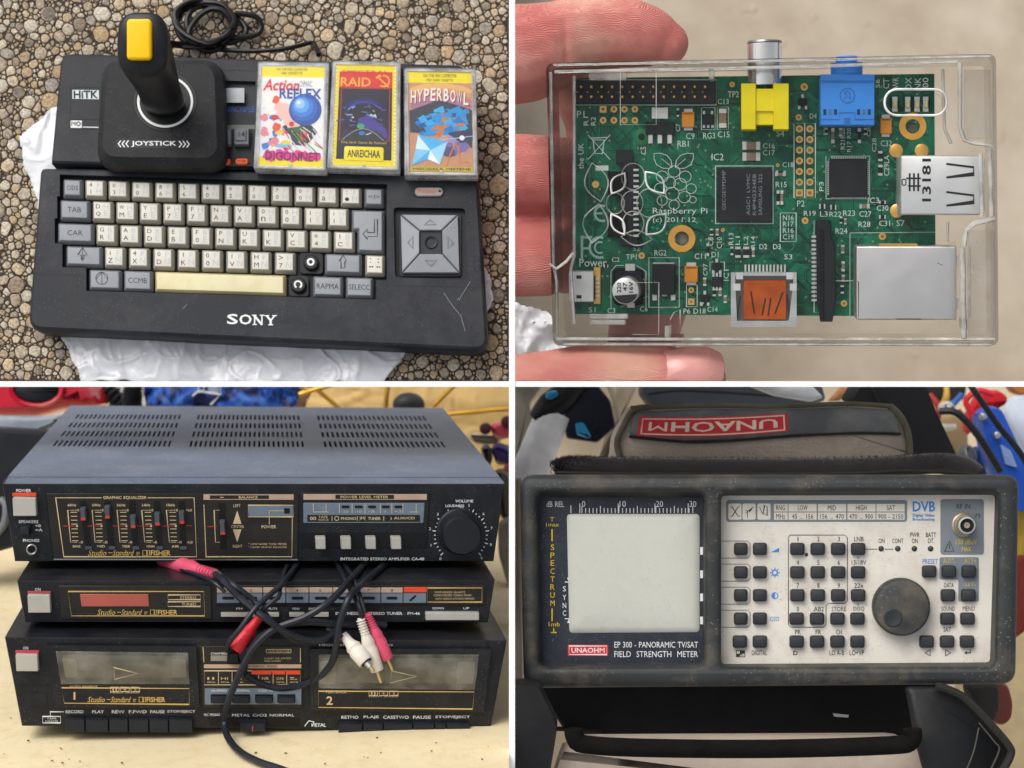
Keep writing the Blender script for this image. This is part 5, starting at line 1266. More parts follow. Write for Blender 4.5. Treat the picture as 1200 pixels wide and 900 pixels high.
def unit(name, label, F, q, D, feet=8, deck_px=None):
    """q: the four corners of the front (px); D: depth of the body"""
    t = thing(name, label, name.split('_')[-1], F(*[sum(p[k] for p in q) / 4 for k in (0, 1)]), ax3)
    return t
def body(t, F, q, D, h=0, m=None, top=True, nm='cabinet', ch=1.5):
    c = [F(*p, h) for p in q]
    e = [(0, 0), (1, 0), (1, 1), (0, 1)]
    b = MB(); ins = lambda k: [F(*p, h + k) for p in q]
    fr_ = [F(*p, h) for p in insetpoly(q, .8)]
    b.loft([fr_, [p - Z3 * 1.2 for p in c], [p - Z3 * D for p in c]], cap0=True, cap1=True); return b.build(nm, m or m_ufront, t, ang=20)

# ---------------- tape deck (bottom)
F3 = unitplane(300, 800, 1632)
q3 = [(5.5, 747), (594, 751), (574.5, 857), (25.5, 851)]
D3_ = 520
td = unit('tape_deck', 'black twin cassette deck at the bottom of the hi-fi stack', F3, q3, D3_); td['category'] = 'tape deck'
body(td, F3, q3, D3_)
f = F3
def recess_panel(F, x0, y0, x1, y1, m, t, nm, h0=-.1, h1=1.2, r=1): b = MB(); b.rr(F, x0, y0, x1, y1, r, ((h0, 0), (h1 - .3, 0), (h1, .4)), n=2); return b.build(nm, m, t)
def qpanel(F, q, m, t, nm, h1=1.2, h0=-.1, r=1): b = MB(); b.quadbox(F, q, ((h0, 0), (h1 - .3, 0), (h1, .4)), r, 2); return b.build(nm, m, t)
def qframe(mb, F, q, w, h): mb.stroke(F, q, w, h, True)
def redstrip(F, x0, y0, x1, y1, m, t, d=3):
    T2 = plane(F(x0, y0) + zf * d, zf); b = MB(); b.box(lambda x, y, h=0.0: T2(x, y, h - d), x0, y0, x1, y1, 0, d, .4); b.build('red_strip', m, t)
def pbutton(F, x0, y0, x1, y1, t, nm='power_button', m=None, d=8):
    TP__ = plane(F(x0, y0) + zf * d, zf); Ft = lambda x, y, hh=0.0: TP__(x, y, hh - d)
    b = MB(); b.quadbox(Ft, [(x0, y0), (x1 - 1, y0 + .5), (x1, y1), (x0 + 1, y1)], ((-1, 0), (d - 1, 0), (d, .8)), 1, 1); return b.build(nm, m or m_btn, t)
# door 1
def door(F, q, win, gold, num, tri, t, reels, brand=None):
    b = MB(); G0 = lift(F, 5); b.plate(G0, quadpts(q, 1.5, 2), [list(win)], 0, -5.1); d = b.build('cassette_door', m_ufront, t, ang=20)
    b = MB(); b.stroke(F, q, 1.2, .25, True); b.build('door_gap', m_dark, d)
    G_ = lift(F, 5)
    b = MB(); b.poly(F, [tuple(p) for p in insetpoly(win, -2)], .4); wl = b.build('tape_well', mat('tape_well', '#2a2823', .5, var=.2), d)
    for rq in reels: b = MB(); b.quadbox(F, rq, ((.4, 0), (2.4, 0), (2.8, .6)), 1, 2); b.build('reel_window', mat('reel_window', '#cfc8b2', .4, var=.1), wl)
    b = MB(); b.quadbox(F, [tuple(p) for p in insetpoly(win, 5)], ((.4, 0), (1.2, 0)), 1, 2); b.build('pressure_plate', mat('pressure_plate', '#8f8a7a', .35, .1, var=.15), wl)
    b = MB(); b.quadbox(G_, [tuple(p) for p in insetpoly(win, -.8)], ((-.6, 0), (.7, 0), (1.1, .8)), .8, 2); wn = b.build('window', clear('smoked_window', (.62, .61, .58), .12, .17, (.62, .6, .52), 1.35), d)
    b = MB(); b.stroke(G_, tri, .8, 1.5, True); b.build('play_mark', CREAMPRINT, wn)
    x0, y0, x1, y1 = min(p[0] for p in win), min(p[1] for p in win), max(p[0] for p in win), max(p[1] for p in win)
    b = MB(); b.stroke(G_, gold, .8, .4, True); b.build('gold_frame', GOLDPRINT, d)
    return d, G_
d1, G1 = door(F3, [(56, 755), (230, 756), (234, 827), (66, 828)], [(67, 762), (220, 764), (221.5, 799), (73, 799)], [(73, 804), (222, 805), (222, 823.5), (76, 822)], '1', [(134, 780), (162, 787), (135, 794)], td, [[(73, 771), (90, 771.5), (92, 793), (77, 793)], [(201, 772), (218, 772), (219, 793), (202, 793)]])
d2, G2 = door(F3, [(363, 759), (575, 759), (566, 833), (363, 831)], [(374, 766), (560, 766), (555, 806), (374, 804)], [(373, 808), (555, 809), (553, 829), (373, 827)], '2', [(458, 784), (487, 790.5), (457, 798)], td, [[(374, 774), (394, 774), (393, 801), (374, 801)], [(536, 775), (557, 775), (554, 800), (534, 800)]])
b = MB()
for (x0, y0, x1, y1), G_ in (((86, 809, 90, 818), G1), ((382, 814, 390, 824), G2)):
    n_ = '1' if G_ is G1 else '2'; b.text(G_, n_, x0, y0, x1, y1, .5, True)
b.text(G1, 'AUTO REVERSE', 82, 801.5, 115, 804.5, .6); b.text(G2, 'PLAYBACK', 382, 807, 406, 810.5, .6)
for (x, y, G_) in ((130, 803.5, G1), (432, 808, G2)):
    b.frame(G_, x, y, x + 10, y + 5, .8, .5); b.frame(G_, x + 12, y, x + 22, y + 5, .8, .5); b.frame(G_, x + 24, y, x + 34, y + 5, .8, .5); b.text(G_, 'HIGH SPEED', x, y + 5.4, x + 34, y + 7, .5)
    b.text(G_, 'II', x + 2.5, y + 1, x + 7.5, y + 4, .55); b.text(G_, '+', x + 15, y + 1, x + 19, y + 4, .55); b.text(G_, '0', x + 27, y + 1, x + 31, y + 4, .55)
b.build('door_lettering', CREAMPRINT, td)
def brand(mb, F, x0, y0, x1, y1, h):
    w_ = x1 - x0
    mb.text(F, 'Studio', x0, y0, x0 + .24 * w_, y1, h, False, .35); mb.stroke(F, [(x0 + .25 * w_, (y0 + y1) / 2), (x0 + .30 * w_, (y0 + y1) / 2)], .7, h)
    mb.text(F, 'Standard', x0 + .3 * w_, y0, x0 + .56 * w_, y1, h, False, .35); mb.text(F, 'BY', x0 + .59 * w_, y0 + (y1 - y0) * .35, x0 + .63 * w_, y1 - .5, h)
    mb.frame(F, x0 + .665 * w_, y0 + .5, x0 + .71 * w_, y1 - .3, .5, h); mb.frame(F, x0 + .72 * w_, y0 + .5, x0 + .745 * w_, y1 - .3, .5, h)
    mb.text(F, 'FISHER', x0 + .76 * w_, y0 + .4, x1, y1 - .2, h, True)
b = MB(); brand(b, G1, 103, 814.5, 194, 821, .5); b.build('maker_name', GOLDPRINT, td)
b = MB(); b.text(F3, 'ON', 27, 757.5, 33, 761); b.build('lettering', WHITEPRINT, td)
redstrip(F3, 18, 762.8, 45.5, 765.6, mat('dull_red_strip', '#b8404a', .4), td); pbutton(F3, 18, 767, 45, 787, td)
b = MB(); b.quadbox(F3, [(28, 812), (54, 812), (56, 828), (31, 828)], ((0, 0), (.5, 0), (.6, .8)), 1); b.build('blank_panel', m_ufront, td)
b = MB(); b.stroke(F3, [(19, 803), (59, 803)], .7, .25); b.stroke(F3, [(355, 757), (356, 832)], 1, .25); b.build('front_groove', m_dark, td, kind='stuff')
b = MB(); b.frame(F3, 50, 839.5, 71, 847, .8, .3); b.text(F3, 'TAPE', 55, 841, 66, 843, .3); b.text(F3, 'COUNTER', 53, 844, 68, 846, .3); b.stroke(F3, [(59, 839), (59, 834), (75, 834)], .7, .3)
for st, x0, x1 in (('RECORD', 77, 98), ('PLAY', 108, 122), ('REW', 131, 146), ('F.FWD', 151, 172), ('PAUSE', 176, 193), ('STOP/EJECT', 196, 229)): b.text(F3, st, x0, 832, x1, 835.8, .3, True)
for st, x0, x1 in (('RETMO', 400, 420), ('PLAJE', 426, 444), ('CASSTWO', 449, 479), ('PAUSE', 484, 505), ('STOP/EJECT', 510, 551)): b.text(F3, st, x0, 838.5, x1, 842.3, .3, True)
b.text(F3, 'MIC MIXING LEVEL', 239, 836, 268, 839, .3); b.text(F3, 'METAL CrO2 NORMAL', 272, 836.5, 345, 839.5, .3); b.text(F3, 'METAL', 365, 847.5, 382, 851.5, .3, True); b.stroke(F3, [(357, 851), (362, 844.5), (368, 846), (366, 851)], 1, .3)
b.text(F3, 'CHAMBER', 247, 764, 268, 766.6, 1.6); b.text(F3, 'HIGH SPEED DUBBING', 374, 754.5, 460, 757, .3)
b.build('lettering', WHITEPRINT, td)
m_pk = mat('piano_key_plastic', '#1c2028', .42, var=.1, bump=.05)
def pianokeys(y0, y1, xs, dy):
    for i in range(len(xs) - 1):
        a, c = xs[i], xs[i + 1]; b = MB(); b.quadbox(F3, [(a + .15, y0 + dy * i), (c - .15, y0 + dy * i + dy), (c + .1, y1 + dy * i + dy), (a + .4, y1 + dy * i)], ((-1, 0), (6, 0), (7.5, .9)), .8, 2); b.build('piano_key', m_pk, td)
pianokeys(840, 855.5, [77, 100.5, 128, 151, 175, 198, 226.5], .15)
pianokeys(845, 859.5, [396, 424.5, 448.5, 483, 508.5, 522, 550], .15)
b = MB(); b.quadbox(F3, [(244, 840), (352, 841.5), (351, 851.5), (246, 850)], ((-.2, 0), (.5, 0), (.6, .8)), 1); b.build('slider_slot', m_dark, td)
b = MB(); b.quadbox(F3, [(280, 842), (312, 842), (311, 854), (282, 854)], ((0, 0), (9, 0), (12, 1.5)), 1.5, 2); o = b.build('slider_knob', m_pk, td)
b = MB(); b.stroke(lift(F3, 12), [(296, 846), (296, 853)], 1, .3); b.build('slider_mark', REDPRINT, o)
# centre control panel
cpn = qpanel(F3, [(234, 757), (353, 757), (352.5, 829), (237, 829)], m_brown, td, 'control_panel', 1.3)
C_ = lift(F3, 1.3)
b = MB(); b.stroke(C_, [(238, 758), (239, 776)], .8, .3); b.stroke(C_, [(352, 759), (352, 776)], .8, .3); b.frame(C_, 312, 760.5, 341, 764.5, .7, .3, 1); b.text(C_, 'TAPE SELECTOR', 314, 761.6, 339, 763.5, .4); b.text(C_, 'DOLBY NR SYSTEM', 310, 770, 341, 772, .3); b.text(C_, 'FULL LOGIC', 310, 773, 329, 775, .3)
b.frame(C_, 239.5, 785.5, 352, 802, .8, .3)
for x in (256, 272, 303, 320, 336): b.stroke(C_, [(x, 785.5), (x, 802)], .7, .32)
for i, x in enumerate((243, 259, 275, 307, 324, 340)): b.text(C_, ('II', 'HI', 'FM', 'NR', 'ON', '=-')[i], x, 793, x + 8, 796, .33); b.text(C_, 'METAL', x, 798, x + 10, 799.8, .33)
b.build('panel_lettering', CREAMPRINT, cpn)
b = MB(); b.rect(C_, 247, 767.5, 272, 774, .3); b.build('counter_window', mat('counter_window', '#8a867c', .3), cpn)
b = MB(); b.rect(C_, 239, 778, 353, 782.5, .35); b.build('pink_strip', m_pinkm, cpn)
b = MB(); b.text(C_, 'DUBBING SPEED', 290, 779, 325, 781.6, .7); b.build('strip_lettering', DARKPRINT, cpn)
b = MB()
for x0, x1 in ((294.5, 318), (319, 334), (335, 352)): b.box(C_, x0, 785, x1, 789.5, .3, 1.4, .3)
b.build('red_keys', m_redl, cpn, kind='stuff')
b = MB(); b.rect(C_, 240, 806, 353, 825, .3); b.build('lower_strip', m_glassg, cpn)
for x0 in (248, 273, 300, 326):
    b = MB(); b.box(C_, x0 - 1, 813, x0 + 20, 822.5, .3, .8); b.build('key_slot', m_dark, cpn)
    b = MB(); b.box(C_, x0, 814.5, x0 + 19, 821.5, .8, 7, 1); b.build('rocker_key', m_pk, cpn); 
b = MB(); b.text(C_, 'HI-SPEED', 248, 807.5, 266, 810, .4); b.text(C_, 'NORMAL', 278, 807.5, 293, 810, .4); b.text(C_, 'DOLBY NR', 303, 807.5, 320, 810, .4); b.build('panel_lettering', WHITEPRINT, cpn)
b = MB(); b.disc(C_, 289, 765, ((0, 9.5), (7, 9), (8, 7.5)), 24); b.build('balance_knob', m_pk, cpn)

# ---------------- tuner (middle)
F2 = unitplane(300, 705, 1655)
q2 = [(20, 681), (580, 679.5), (572, 729.5), (29, 729.5)]
tu = unit('radio_tuner', 'slim black radio tuner in the middle of the hi-fi stack', F2, q2, 470); tu['category'] = 'tuner'
body(tu, F2, q2, 470)
for (x0, x1, y) in ((60, 95, 729), (505, 540, 729)):
    b = MB(); b.box(lift(F2, -40), x0, y, x1, y + 9, -20, 0, .5); b.build('foot', m_dark, tu)
b = MB(); b.text(F2, 'ON', 41, 689, 47.5, 692.3); b.build('lettering', WHITEPRINT, tu)
redstrip(F2, 32, 693.4, 59.5, 695.6, mat('dim_red_strip', '#a8484a', .4), tu); pbutton(F2, 32, 697, 59.5, 718.5, tu)
pn = qpanel(F2, [(69, 686), (247, 686), (248, 724.5), (72, 724.5)], m_brown, tu, 'dial_panel', 2)
A_ = lift(F2, 2)
b = MB(); b.stroke(A_, [(80, 692.5), (239, 692.5), (240, 721), (84, 721)], .8, .3, True); b.build('gold_frame', GOLDPRINT, pn)
qpanel(A_, [(94, 695.5), (174, 695.5), (175, 710), (96, 710)], mat('red_dial', '#a8574a', .25, var=.12, vscale=20), pn, 'frequency_window', .8)
b = MB(); brand(b, A_, 114, 713.5, 208, 720, .4); b.build('maker_name', GOLDPRINT, pn)
b = MB(); b.frame(A_, 197, 696.5, 235, 702, .8, .35); b.frame(A_, 197, 704.5, 235, 710, .8, .35); b.text(A_, 'STEREO', 211, 698, 230, 701, .35); b.text(A_, 'TUNED', 213, 706, 230, 709, .35); b.build('panel_lettering', CREAMPRINT, pn)
pr = qpanel(F2, [(252, 686), (568, 685), (567, 708), (252, 708)], m_brown, tu, 'preset_panel', 1.5)
B_ = lift(F2, 1.5)
xs = [254, 281, 308, 335, 362, 390, 418, 446, 472]
for i in range(8):
    x0, x1 = xs[i] + .5, xs[i + 1] - .5
    b = MB(); b.box(B_, x0, 688, x1, 693.5, 0, 2.4, .3); b.build('preset_cap', m_pinkm, pr)
    b = MB(); b.box(B_, x0, 694.3, x1, 705.5, 0, 2, .3); o = b.build('preset_key', m_glassg, pr)
    b = MB(); b.rr(B_, x0 + 6, 698.2, x1 - 6, 701.6, 1.6, ((2, 0), (2.4, .2))); b.build('key_mark', m_dark, o)
    b = MB(); b.text(B_, str(i + 1), x0 + 10, 689.3, x0 + 15, 692.3, 2.5, True); b.build('preset_number', DARKPRINT, o)
b = MB(); b.box(B_, 473, 687.5, 499.5, 693.2, 0, 2.4, .3); b.build('red_preset_cap', m_redl, pr)
b = MB(); b.box(B_, 472.5, 694.3, 499, 705.5, 0, 2, .3); b.build('preset_key', m_glassg, pr); b = MB(); b.stroke(B_, [(480, 703), (487, 697)], 2.4, 2.2); b.build('key_mark', m_dark, pr)
b = MB(); b.frame(B_, 500.5, 688.5, 564.5, 705, .8, .3); b.build('gold_frame', GOLDPRINT, pr)
b = MB(); b.text(B_, 'SYNTHESIZED QUARTZ', 509, 692.5, 545, 695, .3); b.text(B_, 'COMPUTERIZED TUNING FM/AM', 508, 696, 552, 698.3, .3); b.text(B_, 'AUTO SEARCH STATION MEMORY', 510, 700, 556, 702.2, .3); b.build('panel_lettering', CREAMPRINT, pr)
for x0, x1, y in ((259, 299, 719), (313, 327, 719), (339, 357, 719), (362, 385, 719)):
    b = MB(); b.box(F2, x0, y - 2, x1, y + 2.5, 0, 5, .6); b.build('bar_key', m_btn, tu)
b = MB(); b.box(F2, 498, 716, 560.5, 725, 0, 7, 1); b.build('tuning_bar', m_btn, tu)
b = MB(); b.text(F2, 'FM', 277, 712, 284, 714.5); b.text(F2, 'MUTE', 314, 712, 325, 714.5); b.text(F2, 'MEMO', 343, 712, 351, 714.5); b.text(F2, 'ENTER', 362, 712, 375, 714.5); b.text(F2, 'SYNTHESIZED STEREO TUNER   FM-46', 393, 717, 492, 720.5, .3, True); b.text(F2, 'DOWN', 507, 711.5, 520, 714); b.text(F2, 'UP', 543, 711.5, 550, 714); b.build('lettering', WHITEPRINT, tu)
b = MB(); b.stroke(F2, [(254, 710), (565, 710)], .7, .25); b.build('front_groove', m_dark, tu)

# ---------------- amplifier (top)
F1 = unitplane(300, 612, 1694)
q1 = [(3, 567.5), (591, 567.5), (578.5, 658), (17.5, 658)]
am = unit('stereo_amplifier', 'black stereo amplifier with slotted top cover coloured grey by the sky on top of the hi-fi stack', F1, q1, 500); am['category'] = 'amplifier'
# depth from where the back edge shows
def deckhit(px, py): return plane(F1(3, 567.5), Y3)(px, py)
Dk = (F1(3, 567.5) - deckhit(82, 477)).dot(Z3)
cor = [F1(*p) for p in q1]
b = MB(); ins_ = [F1(*p, 0) for p in insetpoly(q1, .7)]
back = [p - Z3 * (Dk - 2) for p in cor]
# cabinet without its top: front, sides, back, bottom
lowf = [cor[0] - Y3 * 2, cor[1] - Y3 * 2]
b.loft([ins_, [p - Z3 * 1 for p in cor]], cap0=True, cap1=False)
b.add([cor[0] - Z3, cor[3] - Z3, back[3], back[0]], [(0, 1, 2, 3)]); b.add([cor[1] - Z3, cor[2] - Z3, back[2], back[1]], [(0, 1, 2, 3)])
b.add([cor[3] - Z3, cor[2] - Z3, back[2], back[3]], [(0, 1, 2, 3)]); b.add([back[0], back[1], back[2], back[3]], [(0, 1, 2, 3)])
b.build('cabinet', m_ufront, am, ang=20)
for (x0, x1) in ((60, 95), (500, 535)):
    b = MB(); b.box(lift(F1, -50), x0, 657, x1, 672, -20, 0, .5); b.build('foot', m_dark, am)
# top cover: solid bands and slotted bands; the slots are real openings over a dark inside
def dk(u, v, h=0.0):     # u 0..1 across, v 0 front .. 1 back
    W0 = cor[1] - cor[0]; return cor[0] + W0 * u - Z3 * (Dk * v) + Y3 * h
def vof(px, py):
    p = deckhit(px, py); r_ = p - cor[0]; return r_.dot(X3) / (cor[1] - cor[0]).dot(X3), -r_.dot(Z3) / Dk
rows = []
for yc, hh in ((516, 6.6), (505, 6.0), (495, 5.6), (485.5, 5.2)):
    rows.append((vof(300, yc + hh / 2)[1], vof(300, yc - hh / 2)[1]))
gu = []
for (xa, xb, y) in ((68, 204, 516), (223, 359, 516), (380, 527, 516)): gu.append((vof(xa, y)[0], vof(xb, y)[0]))
b = MB(); v0 = -.0
def quad(u0, u1, va, vb, h=2.0): b.add([dk(u0, va, h), dk(u1, va, h), dk(u1, vb, h), dk(u0, vb, h)], [(0, 1, 2, 3)])
def wall(u0, va, u1, vb, h=2.0): b.add([dk(u0, va, h), dk(u1, vb, h), dk(u1, vb, h - 3), dk(u0, va, h - 3)], [(0, 1, 2, 3)])
NS = 24
prev = vof(300, 554)[1]
for (va, vb) in rows:
    quad(0, 1, prev, va)
    edges = [0]
    for (ua, ub) in gu:
        w_ = (ub - ua) / (NS + .0)
        for i in range(NS): edges += [ua + w_ * i, ua + w_ * (i + .45)]
    edges.append(1)
    for i in range(0, len(edges), 2): quad(edges[i], edges[i + 1], va, vb)
    for i in range(1, len(edges) - 1, 2):
        wall(edges[i], va, edges[i], vb); wall(edges[i + 1], va, edges[i + 1], vb); wall(edges[i], va, edges[i + 1], va); wall(edges[i], vb, edges[i + 1], vb)
    prev = vb
quad(0, 1, prev, 1)
for u0, va, u1, vb in ((0, 0, 0, 1), (1, 0, 1, 1), (0, 1, 1, 1)): wall(u0, va, u1, vb, 2.0)
b.add([dk(0, prev * 0 + vof(300, 554)[1], 2), dk(1, vof(300, 554)[1], 2), dk(1, vof(300, 554)[1], 1), dk(0, vof(300, 554)[1], 1)], [(0, 1, 2, 3)])
b.build('top_cover', m_deckt, am, smooth=False)
b = MB(); vl = vof(300, 554)[1]; b.add([dk(-.001, 0.003, .2), dk(1.001, 0.003, .2), dk(1, vl, 1.2), dk(0, vl, 1.2), dk(0, 1, .0), dk(1, 1, .0)], [(0, 1, 2, 3)])
b.build('front_lip', m_deckt, am, smooth=False)
b = MB(); b.add([dk(.01, vl, -26), dk(.99, vl, -26), dk(.99, .99, -26), dk(.01, .99, -26)], [(0, 1, 2, 3)]); inn = b.build('inner_floor', mat('inner_board', '#35291c', .7, var=.5, vscale=60), am)
b = MB()
for (u0, u1, va, vb, hh) in ((.12, .3, .62, .72, 10), (.5, .62, .68, .78, 12), (.72, .9, .82, .93, 22)): b.loft([[dk(u0, va, h), dk(u1, va, h), dk(u1, vb, h), dk(u0, vb, h)] for h in (-26, -26 + hh)])
b.build('heat_sink', mat('inner_metal', '#8a8070', .5, .4), inn, kind='stuff')
# amplifier face
f = F1
b = MB(); b.stroke(F1, [(53, 578), (62, 656)], 1, .25); b.stroke(F1, [(505, 577), (500, 640)], 1, .25); b.build('front_groove', m_dark, am, kind='stuff')
b = MB(); b.text(F1, 'POWER', 19, 573, 36.5, 576.8, .3, True); b.text(F1, 'SPEAKERS', 22, 609.5, 45, 613, .3, True); b.text(F1, 'PHONES', 27, 631.5, 46, 635, .3, True); b.text(F1, '<B', 41.5, 614.5, 48, 617.5); b.text(F1, '=A', 41.5, 619.5, 50, 622.5)
b.text(F1, 'INTEGRATED STEREO AMPLIFIER CA-40', 399, 653.2, 497, 656.6, .3, True); b.text(F1, 'VOLUME', 533.5, 585.5, 554.5, 588.8, .3, True); b.text(F1, 'LOUDNESS', 522, 591.2, 544, 594.2, .3, True); b.stroke(F1, [(542.5, 594), (542.5, 602)], .8)
for i in range(31):
    a = math.radians(135 + 9 * i); r0 = 29.5; r1 = 33.5 if i % 3 == 0 else 31.5; cx, cy = 540, 627
    if i % 3 == 0 or True: b.stroke(F1, [(cx + r0 * math.cos(a), cy + r0 * math.sin(a)), (cx + r1 * math.cos(a), cy + r1 * math.sin(a))], 1)
for i, ch in enumerate('0123456789'):
    a = math.radians(130 + 31 * i); b.text(F1, ch, 540 + 37 * math.cos(a) - 1.5, 627 + 36 * math.sin(a) - 1.6, 540 + 37 * math.cos(a) + 1.5, 627 + 36 * math.sin(a) + 1.6) if i != 4 else None
b.build('lettering', WHITEPRINT, am)
redstrip(F1, 14.5, 578, 42.5, 581.6, m_redl, am, 3); pbutton(F1, 14.5, 583, 43, 605, am, d=8)
b = MB(); b.rr(F1, 25, 614, 37, 625.5, 1, ((0, 0), (10, 1), (11, 2))); b.build('speaker_switch', m_pk, am)
b = MB(); b.disc(F1, 37.5, 643.5, ((0, 6.6), (2.5, 6.4), (3, 5.5), (2, 4.4), (-2, 4.2)), 20, cap1=False); b.build('phones_socket_ring', STEEL, am); b = MB(); b.disc(F1, 37.5, 643.5, ((.3, 4.4), (.4, .1)), 16); b.build('phones_socket', m_dark, am)
eqp = qpanel(F1, [(54.5, 578), (349, 578), (349, 655.5), (63, 655.5)], m_brown, am, 'equalizer_panel', 1.4)
E_ = lift(F1, 1.4)
b = MB(); b.stroke(F1, [(63, 655), (349, 655.5)], 1.3, 1.8); b.build('chrome_line', SILVER, am)
b = MB(); b.stroke(E_, [(119, 583), (65.5, 583), (75, 652), (230.5, 652), (227.5, 583), (173, 583)], .9, .3)
b.build('gold_frame', CREAMPRINT, eqp)
bt, br = MB(), MB()
bt.text(E_, 'GRAPHIC EQUALIZER', 121, 581, 172, 585, .35, True)
for i in range(5):
    x = 97.5 + 28.9 * i + (0, -.3, 0, 0, 0)[i]; sl = 3.2 - 1.1 * i
    S_ = lambda y, x=x, sl=sl: x + (y - 590) / 52 * (sl + 3)
    b = MB(); b.stroke(E_, [(S_(587), 587), (S_(643), 643)], 7.5, .3); o = b.build('slider_slot', m_dark, eqp)
    ky = (600, 598, 609, 606, 604)[i]
    b = MB(); xx = S_(ky); b.quadbox(E_, [(xx - 3.6, ky - 7), (xx + 3, ky - 7), (xx + 4, ky + 7.5), (xx - 2.6, ky + 7.5)], ((.3, 0), (9, 0), (12, 1.2)), .8, 1); k_ = b.build('slider_knob', mat('slider_knob_plastic', '#4a5058', .4), o)
    b = MB(); b.box(E_, xx - 2, ky + 3.5, xx + 3, ky + 6.5, 12, 12.6); b.build('knob_mark', REDPRINT, k_)
    b = MB(); b.box(E_, S_(641) - 3.4, 639.5, S_(641) + 4, 643, .4, 2); b.build('slot_end', mat('slot_end', '#4a4f57', .4), o)
    for j in range(8):
        y = 600 + j * 4.6 if j < 4 else 601 + j * 4.6
        if j == 4: pass
        if abs(y - 616) > 1.6: bt.stroke(E_, [(x - 15 + (y - 590) * .05, y), (x - 7.5 + (y - 590) * .05, y)], .9, .3)
    bt.stroke(E_, [(x - 10, 597.5), (x - 18, 597.5), (x - 14.5, 635), (x - 7, 635)], .7, .3)
    bt.text(E_, ('60Hz', '150Hz', '1kHz', '2.4kHz', '15kHz')[i], x - 18, 590, x - 8, 593, .35, True); bt.text(E_, '+8', x - 9.5, 596, x - 4.5, 599, .3); bt.text(E_, '-8', x - 5, 633.5, x, 636.4, .3); bt.text(E_, ('BASS', 'MID', 'TREB', 'HIGH', 'AIR')[i], x - 12, 638.5, x - 3, 641.2, .35, True)
    bt.disc(E_, x - 7, 616.2, ((.36, 1.3), (.4, .9)), 8)
    br.stroke(E_, [(x - 23, 616), (x - 9, 616)], .9, .34)
bt.text(E_, '+8dB', 218, 596, 225, 599, .3); bt.text(E_, '-8dB', 219, 633.5, 226, 636.5, .3); br.stroke(E_, [(218, 615.5), (225, 615.5)], .9, .34)
bt.text(E_, 'LEFT', 273.5, 590.5, 282, 594); bt.text(E_, 'CENTER', 271, 615, 286, 618.4); bt.text(E_, 'RIGHT', 273, 638, 284, 641.4)
bt.stroke(E_, [(258, 597.5), (251, 597.5), (252.5, 635), (258, 635)], .7, .3); bt.text(E_, 'POWER', 306.5, 615, 323.5, 618.8, .3, True); bt.stroke(E_, [(315.5, 614), (315.5, 598), (333, 598)], .7, 1.4)
bt.text(E_, '* LOW NOISE TONE METER', 291, 636, 336, 638.3); bt.text(E_, '* 5 BAND GRAPHIC EQUALIZER', 291, 639.8, 336, 642.1)
bt.stroke(E_, [(239, 591), (241.5, 652), (342, 652), (342.5, 607)], .9, .3)
bt.poly(E_, [(278, 598), (283, 613.5), (273, 613.5)], .3); bt.poly(E_, [(273, 620), (283, 620), (278, 635)], .3)
bt.build('panel_lettering', CREAMPRINT, eqp); br.stroke(E_, [(243, 616.5), (254, 616.5)], .9, .34); br.build('red_centre_line', REDPRINT, eqp)
b = MB(); brand(b, E_, 103, 644, 200, 650.8, .4); b.build('maker_name', GOLDPRINT, eqp)
b = MB(); b.rect(E_, 238.5, 578.8, 344, 585.3, .5); b.build('pink_strip', m_pinkm, eqp)
b = MB(); b.rect(E_, 246, 580, 315, 584.2, .8); b.build('name_plate', m_brown, eqp); b = MB(); b.text(E_, 'BALANCE', 280, 580.8, 302, 583.6, 1.1, True); b.text(E_, '--', 258, 581.8, 262, 582.8, 1.1, True); b.build('plate_lettering', CREAMPRINT, eqp)
b = MB(); b.stroke(E_, [(260, 589), (262, 643)], 8, .3); o = b.build('slider_slot', m_dark, eqp)
b = MB(); b.quadbox(E_, [(257.5, 608), (264, 608), (265, 625), (258.5, 625)], ((.3, 0), (9, 0), (12, 1.2)), .8, 1); k_ = b.build('slider_knob', mat('slider_knob_plastic', ''), o); b = MB(); b.box(E_, 259, 620.5, 264, 623, 12, 12.6); b.build('knob_mark', REDPRINT, k_)
o = qpanel(E_, [(291, 591.5), (343, 591.5), (343, 604.5), (292, 604.5)], m_glassg, eqp, 'power_lamp_window', 1); b = MB(); b.frame(E_, 291, 591.5, 343.5, 605, .9, 1.2); b.build('gold_frame', CREAMPRINT, eqp); b = MB(); b.box(E_, 333, 595, 339.5, 601, 1, 1.5); b.build('power_lamp', m_dark, o)
# level meter
mp = qpanel(F1, [(352, 577.5), (503, 577.5), (500, 642), (351, 642)], m_ufront, am, 'meter_panel', 1)
M_ = lift(F1, 1)
b = MB(); b.rect(M_, 355.5, 578.6, 500, 585.4, .4); b.build('pink_strip', m_pinkm, mp)
b = MB(); b.rect(M_, 393, 579.6, 461.5, 584.4, .7); b.build('name_plate', m_brown, mp); b = MB(); b.text(M_, 'POWER LEVEL METER', 399, 580.4, 455, 583.7, 1, True); b.build('plate_lettering', CREAMPRINT, mp)
wn = qpanel(M_, [(355.5, 589), (497.5, 589), (496, 612.5), (355.5, 612.5)], m_glassg, mp, 'meter_window', .8)
b = MB(); b.rect(M_, 360, 603, 492, 611, 1); b.build('legend_strip', m_brown, wn)
b = MB()
for x in (367, 382, 397.5, 412.5, 427.5, 445.5, 459, 472, 487.5): b.stroke(M_, [(x, 589.5), (x, 601 if x > 390 else 599)], .7, 1)
b.stroke(M_, [(367, 599.5), (385, 599.5)], .7, 1); b.stroke(M_, [(480, 599.5), (490, 599.5)], .7, 1)
for i, x in enumerate((400, 415.5, 431, 447, 462)): b.text(M_, ('-20', '-10', '-5', '0', '+3')[i], x, 597.5, x + 8, 600.3, 1)
